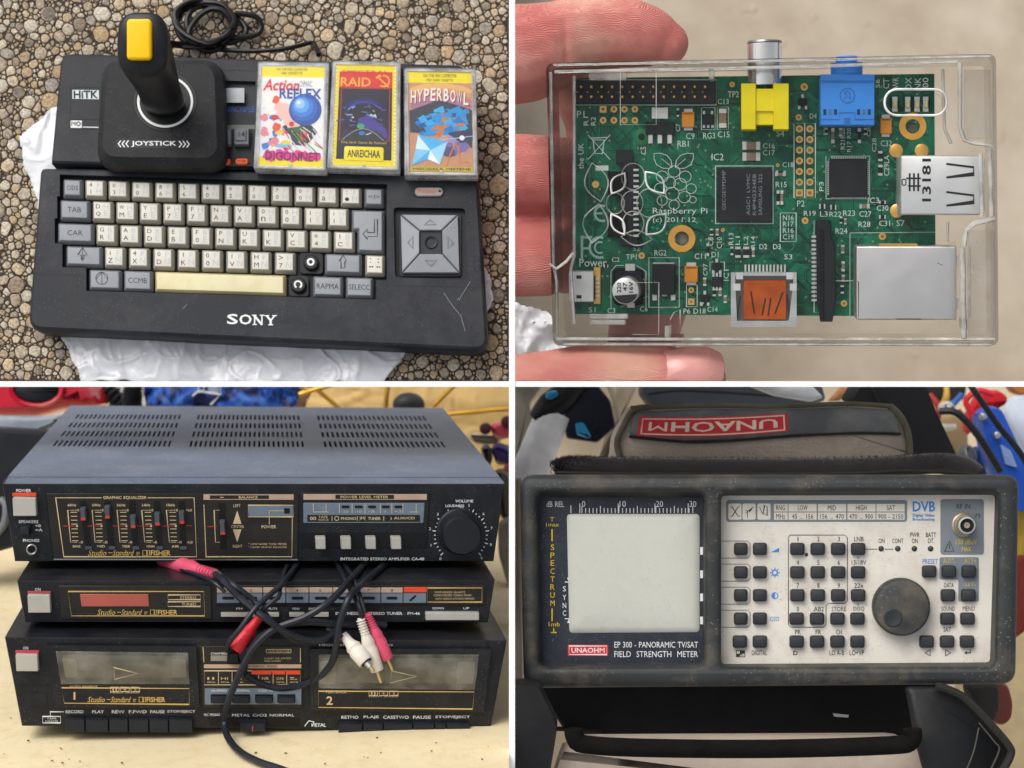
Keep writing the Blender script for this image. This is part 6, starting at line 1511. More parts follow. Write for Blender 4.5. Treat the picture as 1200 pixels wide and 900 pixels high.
b.text(M_, '00', 363, 605, 370.5, 609, 1.3, True); b.text(M_, 'TAPE', 373, 604, 384, 606.7, 1.3); b.text(M_, 'MONITOR', 373, 607.4, 385, 609.8, 1.3)
b.ring(M_, 394.5, 607, 2.4, .8, 1.3, 14); b.text(M_, 'PHONO', 399.5, 605.4, 417, 608.8, 1.3, True); b.text(M_, 'TUNER', 431, 605.4, 446, 608.8, 1.3, True); b.text(M_, ')H(', 421, 604.6, 428.5, 609.4, 1.3, True); b.text(M_, ') AUX/CD', 457, 605.2, 486, 609, 1.3, True)
for x in (389, 418.5, 449.5): b.stroke(M_, [(x, 604.5), (x, 609.6)], .8, 1.3)
b.build('meter_lettering', CREAMPRINT, wn)
for i, x in enumerate((400, 415.5, 431, 447, 462)): b = MB(); b.rr(M_, x, 592, x + 9.5, 595, 1.3, ((.8, 0), (1.6, .3))); b.build('level_lamp', m_dark, wn)
b = MB(); b.rect(M_, 352, 624, 499.5, 641.5, .3); o = b.build('button_recess', mat('button_recess', '#0c0d10', .4), mp)
for x in (369, 398.5, 427.5, 457): b = MB(); b.quadbox(M_, [(x, 627), (x + 12, 627), (x + 12.4, 640.5), (x + .6, 640.5)], ((.3, 0), (12, 0), (13.2, .8)), .8, 1); b.build('selector_button', m_btn, mp)
b = MB(); b.disc(F1, 538, 622, ((0, 27), (2, 26.5), (3, 24.5), (24, 22.5), (26, 21), (26.4, 18), (26.1, .2)), 48, cap1=False); kb = b.build('volume_knob', mat('knob_plastic', '#191c22', .4, var=.1), am, ang=30)
b = MB(); b.stroke(lift(F1, 24.6), [(524, 612), (528, 616)], 1, .3); b.build('pointer', WHITEPRINT, kb)
# ---------------- cables hanging over the fronts
m_cab = mat('black_cable', '#1d2029', .38, var=.1)
m_pinkp = mat('pink_plug_plastic', '#d0506c', .45, var=.06); m_redp = mat('red_plug_plastic', '#cc2834', .4, var=.06); m_whp = mat('white_plug_plastic', '#d9d2c6', .45, var=.08, grime='#a39a88', gamt=.35, gscale=60)
def F(px, py, h): return plane(P(300, 700, 1640) + zf * h, zf)(px, py)
def cable(pts, r=3.2, parent=None, name='cord'):
    b = MB(); b.tube([F(*p) for p in pts], r * .82, 8, 5); return b.build(name, m_cab, parent)
def plug(a, c, r, m, parent, pin=True, ribs=True, length=1, opened=False, name='plug'):
    """a = cable end, c = mouth (px, py, h)"""
    A, C = F(*a), F(*c); L_ = C - A; b = MB(); k = .82; pts = []; rs_ = []
    prof = [(0, .42), (.04, .5), (.3, .62)] if ribs else [(0, .55), (.25, .6)]
    prof += [(.34, .68), (.46, .95), (.5, .88), (.56, .9), (.6, 1), (.97, .96), (1.0, .88)]
    for t, q in prof: pts.append(A + L_ * t); rs_.append(q * r * k)
    b.tube(pts, rs_, 18, 1); o = b.build(name, m, parent, ang=40)
    if ribs:
        b = MB()
        for i in range(6):
            t = .03 + i * .05; b.tube([A + L_ * t, A + L_ * (t + .012), A + L_ * (t + .024)], [r * .5 * k, r * .72 * k, r * .5 * k], 14, 1)
        b.build('strain_relief', m, o, kind='stuff')
    d_ = L_.normalized()
    if opened:
        b = MB(); b.tube([C - d_ * 1, C + d_ * .6], [r * .72 * k, r * .72 * k], 18, 1); b.build('plug_mouth', m_dark, o)
        b = MB(); b.tube([C - d_ * 2, C + d_ * 6], [r * .42 * k, r * .36 * k], 12, 1); b.build('plug_sleeve', SILVER, o)
    if pin:
        b = MB(); b.tube([C - d_ * 1, C + d_ * 10, C + d_ * 12.5], [2.2 * k, 2.2 * k, 1.2 * k], 10, 1); b.build('plug_pin', mat('pin_metal', '#c9b78a', .3, .9), o)
    return o
c1 = thing('audio_cable', 'black twin audio cable with white and pink plugs hanging over the right cassette door', 'audio cable', F(421, 725, 25), ax3, 'audio cables tangled in front of the hi-fi stack')
cable([(392, 648, -95), (397, 664, -62), (404, 679, -4), (411, 692, 8), (421, 712, 30), (424, 728, 30)], 2.8, c1)
cable([(398, 648, -95), (406, 665, -62), (415, 680, -6), (421, 696, 8), (429, 722, 20)], 2.8, c1)
plug((422, 724, 30), (442, 786, 34), 8.4, m_whp, c1); plug((430, 719, 26), (454, 772, 28), 8, m_pinkp, c1)
c2 = thing('audio_cable', 'black audio cable with the open white plug and looping over the centre controls', 'audio cable', F(395, 745, 25), ax3, 'audio cables tangled in front of the hi-fi stack')
cable([(462, 648, -95), (448, 664, -62), (430, 679, -2), (418, 690, 14), (408, 702, 32), (398, 730, 34), (394, 755, 32), (388, 778, 26), (372, 795, 20), (352, 803, 18), (328, 806, 18), (306, 801, 18), (288, 791, 20)], 4.1, c2)
cable([(384, 738, 12), (392, 741, 20), (398, 743, 26), (402, 747, 30)], 3, c2)
o = plug((402, 744, 26), (429, 776, 42), 10, m_whp, c2, pin=True, ribs=False, opened=True)
c3 = thing('audio_cable', 'thick black cable crossing in loops and trailing off over the table edge at the bottom', 'audio cable', F(290, 780, 25), ax3, 'audio cables tangled in front of the hi-fi stack')
cable([(432, 648, -95), (424, 664, -62), (410, 680, 0), (385, 706, 34), (356, 724, 38), (322, 737, 34), (300, 756, 34), (288, 775, 34), (276, 800, 34), (266, 826, 36), (263, 846, 26), (267, 864, 46), (280, 880, 85), (302, 892, 113), (326, 900, 132), (352, 910, 154)], 4.1, c3)
cable([(286, 790, 16), (288, 770, 22), (304, 748, 28), (332, 733, 30), (366, 729, 26), (400, 732, 22), (430, 731, 16), (452, 733, 10)], 4.2, c3)
c4 = thing('audio_cable', 'thin black twin cable ending in the red plug above the centre controls', 'audio cable', F(290, 720, 25), ax3, 'audio cables tangled in front of the hi-fi stack')
cable([(356, 648, -95), (346, 664, -60), (335, 679, 0), (322, 692, 16), (300, 712, 34), (282, 736, 38), (269, 752, 34), (266, 763, 26)], 3.2, c4)
cable([(346, 648, -95), (336, 664, -62), (331, 680, -6), (328, 692, 6), (326, 700, 26), (306, 716, 30)], 2.6, c4)
plug((305, 722, 16), (275, 762, 24), 9, m_redp, c4, pin=False, ribs=False)
b = MB(); b.box(F, 266, 765, 280, 778, 12, 26, 2); b.build('plug_tip', m_dark, c4)
c5 = thing('audio_cable', 'black twin cable with pink plug lying across the tuner under the amplifier', 'audio cable', F(240, 670, 25), ax3, 'audio cables tangled in front of the hi-fi stack')
cable([(250, 671, -30), (262, 681, 6), (284, 703, 16), (308, 722, 38), (334, 740, 36), (362, 751, 32), (384, 748, 26), (394, 738, 20)], 4.0, c5)
cable([(252, 670, -34), (272, 684, 8), (300, 706, 14), (318, 728, 32), (340, 748, 28), (352, 752, 22)], 3.4, c5)
cable([(184, 650, -95), (206, 664, -64), (232, 674, -30), (250, 682, 2), (264, 694, 10)], 2.4, c5)
plug((254, 674, -22), (190, 655, -88), 10, m_pinkp, c5, pin=False, ribs=True)
b = MB(); b.tube([F(251, 672, -26), F(259, 677, -14)], [4.4, 4], 10, 1); b.build('plug_band', mat('band_metal', '#9a9a86', .4, .6), c5)

# ---------------- things behind on the table (all out of focus)
def TB(px, py, h=0.0):
    r = tb(px, py); return r + Y3 * h
BP = camplane(2480)
def bnd(mb): mb.cut((-EDGE, 0, 0), (1, 0, 0)); mb.cut((0, -EDGE, 0), (0, 1, 0)); return mb
# red vacuum-like body, upper left
vac = thing('red_appliance', 'glossy red appliance with a dark round window behind the amplifier on the left', 'appliance', camplane(2380)(40, 478), AXI)
VP_ = camplane(2380); m_vred = mat('glossy_red_plastic', '#c01c34', .15, var=.05)
b = MB(); o_ = [(-30, 430), (88, 434), (106, 455), (112, 476), (70, 480), (40, 489), (-30, 489)]
b.loft([[VP_(x, y, h) for x, y in quadpts(insetpoly(o_, i), 8, 3)] for h, i in ((-90, 0), (-20, 0), (4, 4), (14, 12))], cap0=True); bnd(b).build('shell', m_vred, vac)
b = MB(); b.disc(VP_, 47, 456, ((14, 34), (22, 31), (20, 27), (16, 26)), 36, .62, cap1=False); bnd(b).build('window_rim', m_vred, vac)
b = MB(); b.disc(VP_, 47, 456, ((16.5, 27), (24, 18), (27, 6), (27.3, .2)), 30, .62); bnd(b).build('window', mat('dark_glass', '#1a1c20', .08), vac)
sk_ = thing('grey_tray', 'pale grey curved plastic rim under the red appliance', 'tray', camplane(2300)(30, 500), AXI); TP_ = camplane(2300)
b = MB(); o_ = [(-30, 487), (40, 489), (74, 486), (66, 498), (40, 508), (-30, 520)]; b.loft([[TP_(x, y, h) for x, y in quadpts(insetpoly(o_, i), 4, 3)] for h, i in ((-60, 0), (0, 0), (5, 4))], cap0=True); b.build('rim', mat('grey_blue_plastic', '#8b94a0', .4), sk_)
bx = thing('black_case', 'black box in shadow behind the left side of the hi-fi stack', 'box', camplane(2200)(20, 560), AXI); KP_ = camplane(2200)
b = MB(); b.loft([[KP_(x, y, h) for x, y in quadpts(insetpoly([(-50, 500), (60, 506), (46, 560), (20, 640), (-50, 660)], i), 5, 3)] for h, i in ((-80, 0), (0, 0), (6, 4))], cap0=True); b.build('shell', mat('dark_case', '#14161c', .35, var=.2), bx)
b = MB(); b.tube([KP_(-20, 600, 14), KP_(10, 585, 22), KP_(12, 612, 26), KP_(-10, 632, 18)], 5, 8, 5); b.build('handle', mat('grey_handle', '#6a6d74', .35), bx)
# corrugated hose
hs2 = thing('vacuum_hose', 'black corrugated hose behind the amplifier', 'hose', BP(145, 455), AXI)
b = MB(); H0, H1 = [BP(102, 420, 0), BP(118, 445, 8), BP(150, 480, 10), BP(168, 505, 4)], [BP(160, 420, 20), BP(162, 450, 26), BP(158, 470, 22), BP(160, 500, 4)]
for H_ in (H0, H1):
    pts, _r = catmull(H_, [1] * 4, 14); rad = [13 + 2.6 * (1 if i % 2 else -1) for i in range(len(pts))]; b.tube(pts, rad, 16, 1)
bnd(b).build('hose_body', mat('hose_rubber', '#26282c', .4), hs2, ang=60, kind='stuff')
# blue cloth bag
def cloth(name, label, cat, outline, d, m, amp, sc, seed, h=0):
    b = crumpled(camplane(d), outline, 3.2, h, amp, sc, seed, cuts=[]); bnd(b)
    o = b.build(name, m, None, ang=180); tag(o, label, cat); md = o.modifiers.new('thickness', 'SOLIDIFY'); md.thickness = .003; return o
def bluebag(m, N, L, b, tc, out):
    n = N.new('ShaderNodeTexNoise'); n.inputs['Scale'].default_value = 60; n.inputs['Detail'].default_value = 3; L.new(tc.outputs['Object'], n.inputs['Vector'])
    r = N.new('ShaderNodeValToRGB'); r.color_ramp.interpolation = 'CONSTANT'; e = r.color_ramp.elements; e[0].position = 0; e[0].color = lin('#0e1c4c'); e[1].position = .5; e[1].color = lin('#1f4fa8'); q = e.new(.62); q.color = lin('#3f6fc0')
    L.new(n.outputs[0], r.inputs[0]); L.new(r.outputs[0], b.inputs['Base Color'])
cloth('blue_bag', 'patterned blue bag crumpled behind the middle of the amplifier', 'bag', [(170, 440), (350, 440), (350, 462), (344, 482), (300, 490), (168, 488)], 2500, mat('blue_patterned_fabric', '#1f4fa8', .5, extra=bluebag), 22, .03, 3)
b = MB(); LB = camplane(2470); b.stroke(LB, [(229, 464), (236, 458), (262, 462), (250, 474)], 2, 24); b.text(LB, 'LZ 0001', 236, 452, 262, 460, 24); o = b.build('label_tape', WHITEPRINT, None); tag(o, 'white printed tape stuck on the patterned blue bag', 'label')
# gold wire rack and small ball behind
wr = thing('gold_wire_rack', 'gold painted wire rack lying on the yellow sheet behind the amplifier', 'wire rack', BP(460, 460), AXI); m_gold = mat('gold_paint', '#c89a3c', .35, .6)
for pts in ([(352, 462, 10), (365, 458, 12), (400, 448, 12), (420, 442, 10)], [(372, 456, 14), (398, 478, 8), (402, 482, 4)], [(457, 440, 10), (454, 462, 10), (452, 482, 6)], [(545, 440, 14), (528, 456, 14), (508, 476, 10)], [(516, 486, 8), (548, 483, 10), (580, 480, 10), (612, 478, 10)], [(350, 448, 8), (362, 458, 12)]):
    b = MB(); b.tube([BP(*p) for p in pts], 3.6, 8, 4); bnd(b); b.build('wire', m_gold, wr)
ba = MB(); B2 = camplane(2460); ba.disc(B2, 479, 474, ((0, 19), (10, 17.5), (17, 12), (20, 5), (20.5, .2)), 26, .75); o = ba.build('black_ball', mat('matt_black_cap', '#2a2c30', .5), None); tag(o, 'small round black ball lying behind the amplifier beside the gold wires', 'ball')
cloth('brown_sack', 'brown cloth edge left of the gold wire rack', 'cloth', [(346, 440), (372, 440), (366, 462), (356, 482), (342, 482)], 2540, mat('brown_cloth', '#8c6c50', .8), 10, .05, 5)
cloth('yellow_cloth', 'rumpled yellow cloth filling the ground behind the gold wire rack', 'cloth', [(350, 436), (640, 436), (640, 700), (560, 640), (520, 500), (345, 492)], 2640, mat('yellow_cloth', '#cfae72', .75, var=.12, vscale=10, bump=.3, bscale=60), 16, .012, 9)
# odds and ends on the right
sm = camplane(2350); ro = random.Random(4)
def lump(name, label, cat, outline, d, col, th=30, rough=.4, r=6, pm=None):
    pm = pm or camplane(d); b = MB(); b.loft([[pm(x, y, h) for x, y in quadpts(insetpoly(outline, i), r, 3)] for h, i in ((-th, 1), (-th * .3, 0), (th * .3, 1), (th * .6, 4))], cap0=True)
    o = (bnd(b)).build(name, mat(name + '_' + col.strip('#'), col, rough), None); return tag(o, label, cat)
rt_ = lump('red_toy', 'small pink red toy with grey wheels right of the amplifier cover', 'toy', [(574, 496), (600, 492), (604, 512), (584, 516), (575, 508)], 2380, '#c8505c')
for cx, cy in ((569, 502), (594, 494)): b = MB(); b.disc(camplane(2370), cx, cy, ((-6, 7), (14, 7), (16, 4), (16, .2)), 16); bnd(b).build('toy_wheel', mat('dark_red_wheel', '#5c3038', .4), rt_)
lump('paper_wrapper', 'white and yellow paper wrapper right of the amplifier cover', 'wrapper', [(547, 509), (560, 507), (588, 512), (586, 520), (566, 522), (552, 518)], 2400, '#c9bda8', 8)
lump('purple_toy', 'small purple blue toy right of the amplifier front corner', 'toy', [(574, 524), (584, 518), (600, 524), (604, 544), (582, 546)], 2340, '#40346c')
lump('dark_tool', 'dark grey metal tool beside the purple toy', 'tool', [(563, 522), (574, 520), (578, 538), (572, 552), (564, 540)], 2330, '#4a4844')
lump('red_car', 'dark red toy car half hidden at the right edge behind the amplifier', 'toy car', [(590, 544), (606, 540), (606, 578), (590, 576)], 2300, '#a02c34')
lump('grey_roller', 'grey round roller standing at the right edge beside the amplifier', 'roller', [(577, 552), (590, 548), (602, 560), (604, 590), (594, 612), (584, 604)], 2280, '#5c564e', 20, .5)
lump('rag', 'crumpled pale grey rag on the right behind the hi-fi stack', 'rag', [(583, 612), (606, 600), (606, 690), (596, 690), (584, 650)], 2260, '#948a80', 20, .8)
# ============================================================ BOTTOM RIGHT: field strength meter in its bag
d4 = vp(880, 575); z4 = -d4; ax4 = axes_from_z(z4); X4, Y4, Z4 = ax4
FM = plane(P(900, 680, 1720), z4)                 # face of the instrument panels
m_rub = mat('grey_rubber', '#2f3233', .5, var=.18, vscale=20, bump=.25, bscale=1500, grime='#7a6e5c', gamt=.5, gscale=28, speck=.6, sscale=300, scol='#9a8e7a')
m_navy = mat('navy_panel', '#252b36', .4, var=.15, vscale=30, grime='#4a4a46', gamt=.35, gscale=60, speck=.6, sscale=380, scol='#8b8a80')
m_beige = mat('beige_panel', '#d3cec4', .5, var=.07, vscale=18, bump=.05, grime='#b3a087', gamt=.45, gscale=45, speck=.55, sscale=300, scol='#7c6448')
mt = thing('field_strength_meter', 'rugged grey field strength meter with square screen and beige keypad panel', 'meter', FM(900, 680), ax4)
RO = [(607, 556), (1196, 556), (1192, 803), (612, 808)]
R1 = [(632, 583), (823.5, 583), (823.5, 776), (636, 777)]; R2 = [(845, 581), (1166, 580), (1160, 776), (845, 778)]
b = MB(); H = 26; FT = lambda x, y, h=0.0: plane(P(900, 680, 1720) + z4 * H, z4)(x, y, h - H)
ro_ = quadpts(RO, 18, 6)
i1 = quadpts([(628, 577), (825, 577), (825, 781), (630, 782)], 9, 4); i2 = quadpts([(845, 577), (1171, 576), (1166, 782), (845, 782)], 9, 4)
i1o, i2o = insetpoly(i1, -5), insetpoly(i2, -5)
b.plate(FT, [tuple(p) for p in quadpts(insetpoly(RO, 9), 12, 6)], [i1o, i2o], H)
rings = [(H, 9, 12), (H - 2, 4.5, 15), (H - 6, 1.5, 17), (H - 12, 0, 18), (H - 50, 1, 18), (H - 55, 6, 16)]
b.loft([[FT(x, y, h) for x, y in quadpts(insetpoly(RO, i), r, 6)] for h, i, r in rings], cap0=False, cap1=True)
for src, dst in ((i1, quadpts(R1, 5, 4)), (i2, quadpts(R2, 5, 4))):
    b.loft([[FT(x, y, H) for x, y in insetpoly(src, -5)], [FT(x, y, H - 1.2) for x, y in insetpoly(src, -2.6)], [FT(x, y, H - 4) for x, y in insetpoly(src, -.6)], [FT(x, y, H - 9) for x, y in src], [FM(x, y, -.5) for x, y in dst]], cap0=False, cap1=False)
b.build('rubber_bumper', m_rub, mt, ang=50)
b = MB(); b.poly(FM, [(628, 578), (828, 578), (828, 782), (628, 782)], 0); b.build('screen_bezel', m_navy, mt)
b = MB(); b.poly(FM, [(840, 576), (1172, 576), (1168, 784), (840, 784)], 0); pan = b.build('keypad_panel', m_beige, mt)
# screen: a gently domed picture tube
b = MB(); o_ = [(664, 602), (820, 602), (820, 741), (667, 742)]
b.loft([[FM(x, y, h) for x, y in quadpts(insetpoly(o_, i), 5, 4)] for h, i in ((-.2, 0), (1.2, 1.5), (2.6, 8), (3.8, 22), (4.4, 40))], cap0=False)
b.build('screen', mat('unlit_phosphor_screen', '#c3c4ba', .28, var=.03, vscale=4, grime='#a9aba0', gamt=.2, gscale=120, speck=.2, sscale=220, scol='#55564e'), mt, ang=180)
b = MB()
b.text(FM, 'dB REL', 640.5, 587.5, 661, 594); 
for st, x0, x1 in (('0', 682, 686), ('10', 726, 733.5), ('20', 769, 777), ('30', 808, 816)): b.text(FM, st, x0, 587, x1, 594)
for i in range(34):
    x = 669 + 4.33 * i; 
    if i in (1, 2): continue
    l = 601 - (9 if i == 0 else 5.5)
    if (i - 3) % 5 == 0 and i > 2: l = 593 
    b.stroke(FM, [(x, 601), (x, l)], .9)
for x in (679.5, 724.5, 767.5, 806.5): b.stroke(FM, [(x, 601), (x, 590)], .9)
for y in (641, 668.5, 695.5, 722.5): b.rect(FM, 820.5, y, 824, y + 9)
b.text(FM, 'EP 300 - PANORAMIC TV/SAT', 720, 752, 818, 759, .35); b.text(FM, 'FIELD  STRENGTH  METER', 720, 763, 818, 770, .35)
for ch, y in (('S', 687), ('Y', 697), ('N', 706.5), ('C', 715.5)): b.text(FM, ch, 659.5, y, 663.5, y + 6)
for y, k in ((682, -1), (725, 1)): b.stroke(FM, [(662, y), (671, y)], 1); b.poly(FM, [(667, y), (664.5, y + 5 * k), (669.5, y + 5 * k)], .4)
b.build('white_lettering', WHITEPRINT, mt)
b = MB()
for ch, y in zip('SPECTRUM', (638, 647.5, 656.5, 666, 675.5, 684.5, 694, 703.5)): b.text(FM, ch, 645, y, 650, y + 6.6)
for y in (620, 713): b.stroke(FM, [(647, y), (647, y + (14 if y < 700 else 15))], 1.6)
b.text(FM, 'T', 644, 606, 650, 611); b.text(FM, '1max', 640, 612.5, 655, 617); b.text(FM, '1mb', 643, 729, 656, 734); b.stroke(FM, [(649, 736), (649, 741)], 1.2); b.stroke(FM, [(645.5, 741.2), (652.5, 741.2)], 1.2)
b.build('yellow_lettering', mat('yellow_print', '#d8b820', .5), mt)
b = MB(); b.rect(FM, 665.5, 755.5, 712.5, 768.5, .3); o = b.build('maker_badge', mat('badge_red', '#d02a3c', .4), mt)
b = MB(); b.frame(FM, 667, 757, 711, 767, .8, .5); b.text(FM, 'UNAOHM', 669.5, 759, 708.5, 765, .5, True); b.build('badge_lettering', WHITEPRINT, o)
# keypad panel
m_bz = mat('blue_grey_print', '#71797f', .5, var=.05); m_key = mat('rubber_key', '#2a2c30', .5, var=.1, bump=.05, grime='#4a4640', gamt=.3, gscale=90)
b = MB(); b.rr(FM, 851, 586, 1063, 611.5, 3, ((.2, 0), (.4, .1)))
b.rr(FM, 1102, 585, 1153, 650, 3, ((.2, 0), (.4, .1))); b.poly(FM, quadpts([(1101, 653), (1147, 653), (1147, 705), (1123, 705), (1123, 679), (1101, 679)], 2, 2), .4)
b.build('grey_field', m_bz, pan, kind='stuff')
b = MB()
for x0 in (853.5, 870, 887.5): b.rr(FM, x0, 590, x0 + 15.5, 609, 2, ((.5, 0), (.7, .1)))
b.rect(FM, 907, 590.5, 923, 599.5, .7); b.rect(FM, 907, 600.5, 923, 609, .7)
for x0 in (924, 958.5, 993, 1027): b.rect(FM, x0, 590.5, x0 + 33, 599.5, .7); b.rect(FM, x0, 600.5, x0 + 33, 609, .7)
b.build('scale_cell', m_beige, pan, kind='stuff')
DP = DARKPRINT; b = MB()
for st, x0, y0, x1, y1 in (('RNG', 909.5, 592, 920, 598), ('MHz', 909.5, 602, 920, 608), ('LOW', 935, 592, 946.5, 598), ('MID', 970, 592, 979.5, 598), ('HIGH', 1003, 592, 1015.5, 598), ('SAT', 1039, 592, 1049, 598), ('45 ... 156', 928, 602.5, 953, 608), ('156 ... 470', 961, 602.5, 989, 608), ('470 ... 900', 995, 602.5, 1023, 608), ('900 - 2150', 1029, 602.5, 1058.5, 608)): b.text(FM, st, x0, y0, x1, y1, .95)
b.stroke(FM, [(856, 594), (858, 594), (865, 605), (867, 605)], .8, .95); b.stroke(FM, [(856, 605), (858, 605), (865, 594), (867, 594)], .8, .96)
b.stroke(FM, [(876, 607), (876, 598), (873, 598)], .8, .95); b.stroke(FM, [(874, 601), (883, 594)], .8, .96); b.stroke(FM, [(878, 600), (881, 596)], 1.4, .97); b.stroke(FM, [(890, 594), (893, 601), (899, 604), (899, 594), (896, 592), (894, 603)], .8, .95)
def lab(st, cx, y0, w_, hh=6, mb=None): (mb or b).text(FM, st, cx - w_ / 2, y0, cx + w_ / 2, y0 + hh, .4)
cols = (934.5, 958.5, 982.5, 1006); rows_ = (643.5, 671, 698, 725.5, 752.5)
for r_, ls in enumerate((('1', '2', '3', 'LNB'), ('4', '5', '6', '13/18V'), ('7', '8', '9', '22k'), ('0', '.AB2', 'STORE', 'DISQ'), ('PR', 'FR', 'CH', ''))):
    for c_, st in enumerate(ls):
        if st: lab(st, cols[c_] + .5, rows_[r_] - 14.6, {1: 2.6, 2: 6.5, 3: 11, 4: 13, 5: 17, 6: 17}[len(st)] if st != '1' else 1.4, 5.4)
for st, cx, w_ in (('LO A-B', 980.5, 17), ('LO+VP', 1004, 17), ('DIGITAL', 890, 18)): lab(st, cx, 762, w_, 5.8)
b.stroke(FM, [(932, 763), (930, 763), (930, 768)], .7, .4); b.ring(FM, 932, 765, 2.2, .7, .4, 10)
for st, cx, y0, w_ in (('ON', 1033, 631, 7), ('CONT', 1052, 631, 13), ('PWR', 1072, 624, 11), ('ON', 1072, 631, 7), ('BATT', 1091, 624, 12), ('DT.', 1091, 631, 7), ('DATA', 1112, 683, 11), ('SOUND', 1111, 710.5, 16), ('MENU', 1135, 710.5, 14), ('SAT', 1110, 735, 9)): lab(st, cx, y0, w_, 5.4)
for pts in ([(1084, 765), (1090, 761.5), (1090, 768.5)], [(1108, 761.5), (1108, 768.5), (1114, 765)]): b.stroke(FM, pts, .7, .4, True)
b.stroke(FM, [(1137, 761), (1137, 765), (1130, 765)], .8, .4); b.poly(FM, [(1130, 765), (1133, 763), (1133, 767)], .42)
b.stroke(FM, [(1014, 643.5), (1028, 643.5)], .7, .4); b.stroke(FM, [(1037, 643.5), (1047, 643.5)], .7, .4); b.stroke(FM, [(1005.5, 652), (1005.5, 655)], .8, .4); b.stroke(FM, [(1005.5, 706.5), (1005.5, 709.5)], .8, .4)
b.rect(FM, 862.5, 762, 873, 770, .4)
b.text(FM, 'RF IN', 1121, 590.5, 1137, 596.5, .7); b.text(FM, '75', 1142, 602, 1149, 606.5, .7); b.stroke(FM, [(1107, 646), (1112.5, 634), (1118, 646)], .8, .7, True); b.stroke(FM, [(1112.5, 638), (1112.5, 643)], 1, .7)
for pts in ([(845, 634), (876, 634), (879, 637), (879, 651), (876, 654), (845, 654)],) + tuple([(845, y), (876, y), (879, y + 3), (879, y + 17), (876, y + 20), (845, y + 20)] for y in (661, 688, 715)): b.stroke(FM, pts, .6, .3)
b.stroke(FM, [(926, 627), (990, 627), (993, 630), (993, 704), (990, 707), (971, 707), (968, 710), (968, 732), (965, 735), (927, 735), (924, 732), (924, 629)], .7, .3, True)
b.build('panel_lettering', DP, pan)
b = MB()
lab('AUTO', 1112, 654.5, 13, 5.5, b); lab('ATT+', 1137, 654.5, 14, 5.5, b); lab('ATT-', 1136, 682, 14, 5.5, b); b.text(FM, '130 dBuV', 1120, 632, 1145, 638, .7); b.text(FM, 'MAX', 1127, 641, 1138, 646, .7)
b.build('yellow_lettering', mat('yellow_print', ''), pan)
b = MB(); m_bl = mat('blue_lettering', '#2f7fc8', .5)
lab('PRESET', 1090, 655, 18, 5.5, b); b.text(FM, 'DVB', 1069.5, 587.5, 1096, 599.5, .4, True); b.text(FM, 'Digital Video', 1069.5, 602, 1095, 606.5, .4, True); b.text(FM, 'Broadcasting', 1069.5, 607, 1095, 611, .4, True)
b.poly(FM, [(903.5, 647), (913, 642), (913, 647)], .4); b.ring(FM, 908, 671, 3, 1.5); b.text(FM, 'OSO', 902.5, 722.5, 913, 728)
for i in range(8): a = i * .785; b.stroke(FM, [(908 + 4 * math.cos(a), 671 + 4 * math.sin(a)), (908 + 6 * math.cos(a), 671 + 6 * math.sin(a))], 1)
b.ring(FM, 908, 698, 3.6, .9); b.poly(FM, [(908 + 3.8 * math.cos(math.radians(q)), 698 - 3.8 * math.sin(math.radians(q))) for q in range(90, 271, 20)], .4)
b.build('blue_lettering', m_bl, pan)
b = MB(); b.rect(FM, 863.3, 762.8, 867, 766, .6); b.rect(FM, 867, 766, 872.3, 769.2, .6); b.build('icon_cell', m_beige, pan)
def k4(cx, cy, w_=16.5, hh=13.5):
    b = MB(); b.rr(FT2, cx - w_ / 2 + .2, cy - hh / 2, cx + w_ / 2 - .2, cy + hh / 2, 2.4, ((-7, -.6), (-1.6, 0), (-.5, .5), (0, 1.6)), n=3); return b.build('key', m_key, mt, ang=60)
FT2 = plane(P(900, 680, 1720) + z4 * 7, z4)
for y in rows_[:4]: k4(868, y, 15.5); k4(890.5, y, 16)
k4(867, 752.5); k4(890.5, 752.5)
for y in rows_:
    for x in cols: k4(x - (0 if y < 700 else .8), y)
for x, y in ((1089.5, 670), (1112.5, 670), (1136, 670), (1111.5, 698), (1135.5, 698), (1111, 725.5), (1134.5, 725.5), (1086.5, 752.5), (1110.5, 752.5), (1134, 752.5)): k4(x, y)
b = MB(); b.disc(FM, 945, 650, ((0, 2.2), (.8, 1.8), (.8, .1)), 10); b.build('screw', mat('rust', '#4a3420', .7), pan)
for x in (1032.5, 1052, 1071.5, 1090.5): b = MB(); b.disc(FM, x, 643, ((0, 3.4), (.8, 3), (1.6, 1.6), (1.7, .1)), 14); b.build('status_lamp', mat('lamp_dark', '#3a3c3c', .3), pan)
# jog wheel
b = MB(); kp = plane(P(900, 680, 1720) + z4 * 20, z4); cx, cy = 1058, 712
b.disc(kp, cx - 1, cy, ((-20, 34), (-17, 33.5), (-3, 33), (-.8, 31.5), (0, 29.5), (0, .1)), 72); kn = b.build('jog_wheel', m_rub, mt, ang=30)
b = MB()
for i in range(90):
    a = i * 2 * math.pi / 90; x, y = cx - 1 + 33.2 * math.cos(a), cy + 33.2 * math.sin(a); b.tube([kp(x, y, -16), kp(x, y, -3)], .8, 4, 1)
b.build('grip_rib', m_rub, kn, kind='stuff')
b = MB(); b.disc(kp, 1046.5, 724, ((.2, 11), (.9, 10.4), (.9, 9.4), (.3, 7), (.2, .1)), 28); b.build('finger_dimple', m_key, kn, ang=60)
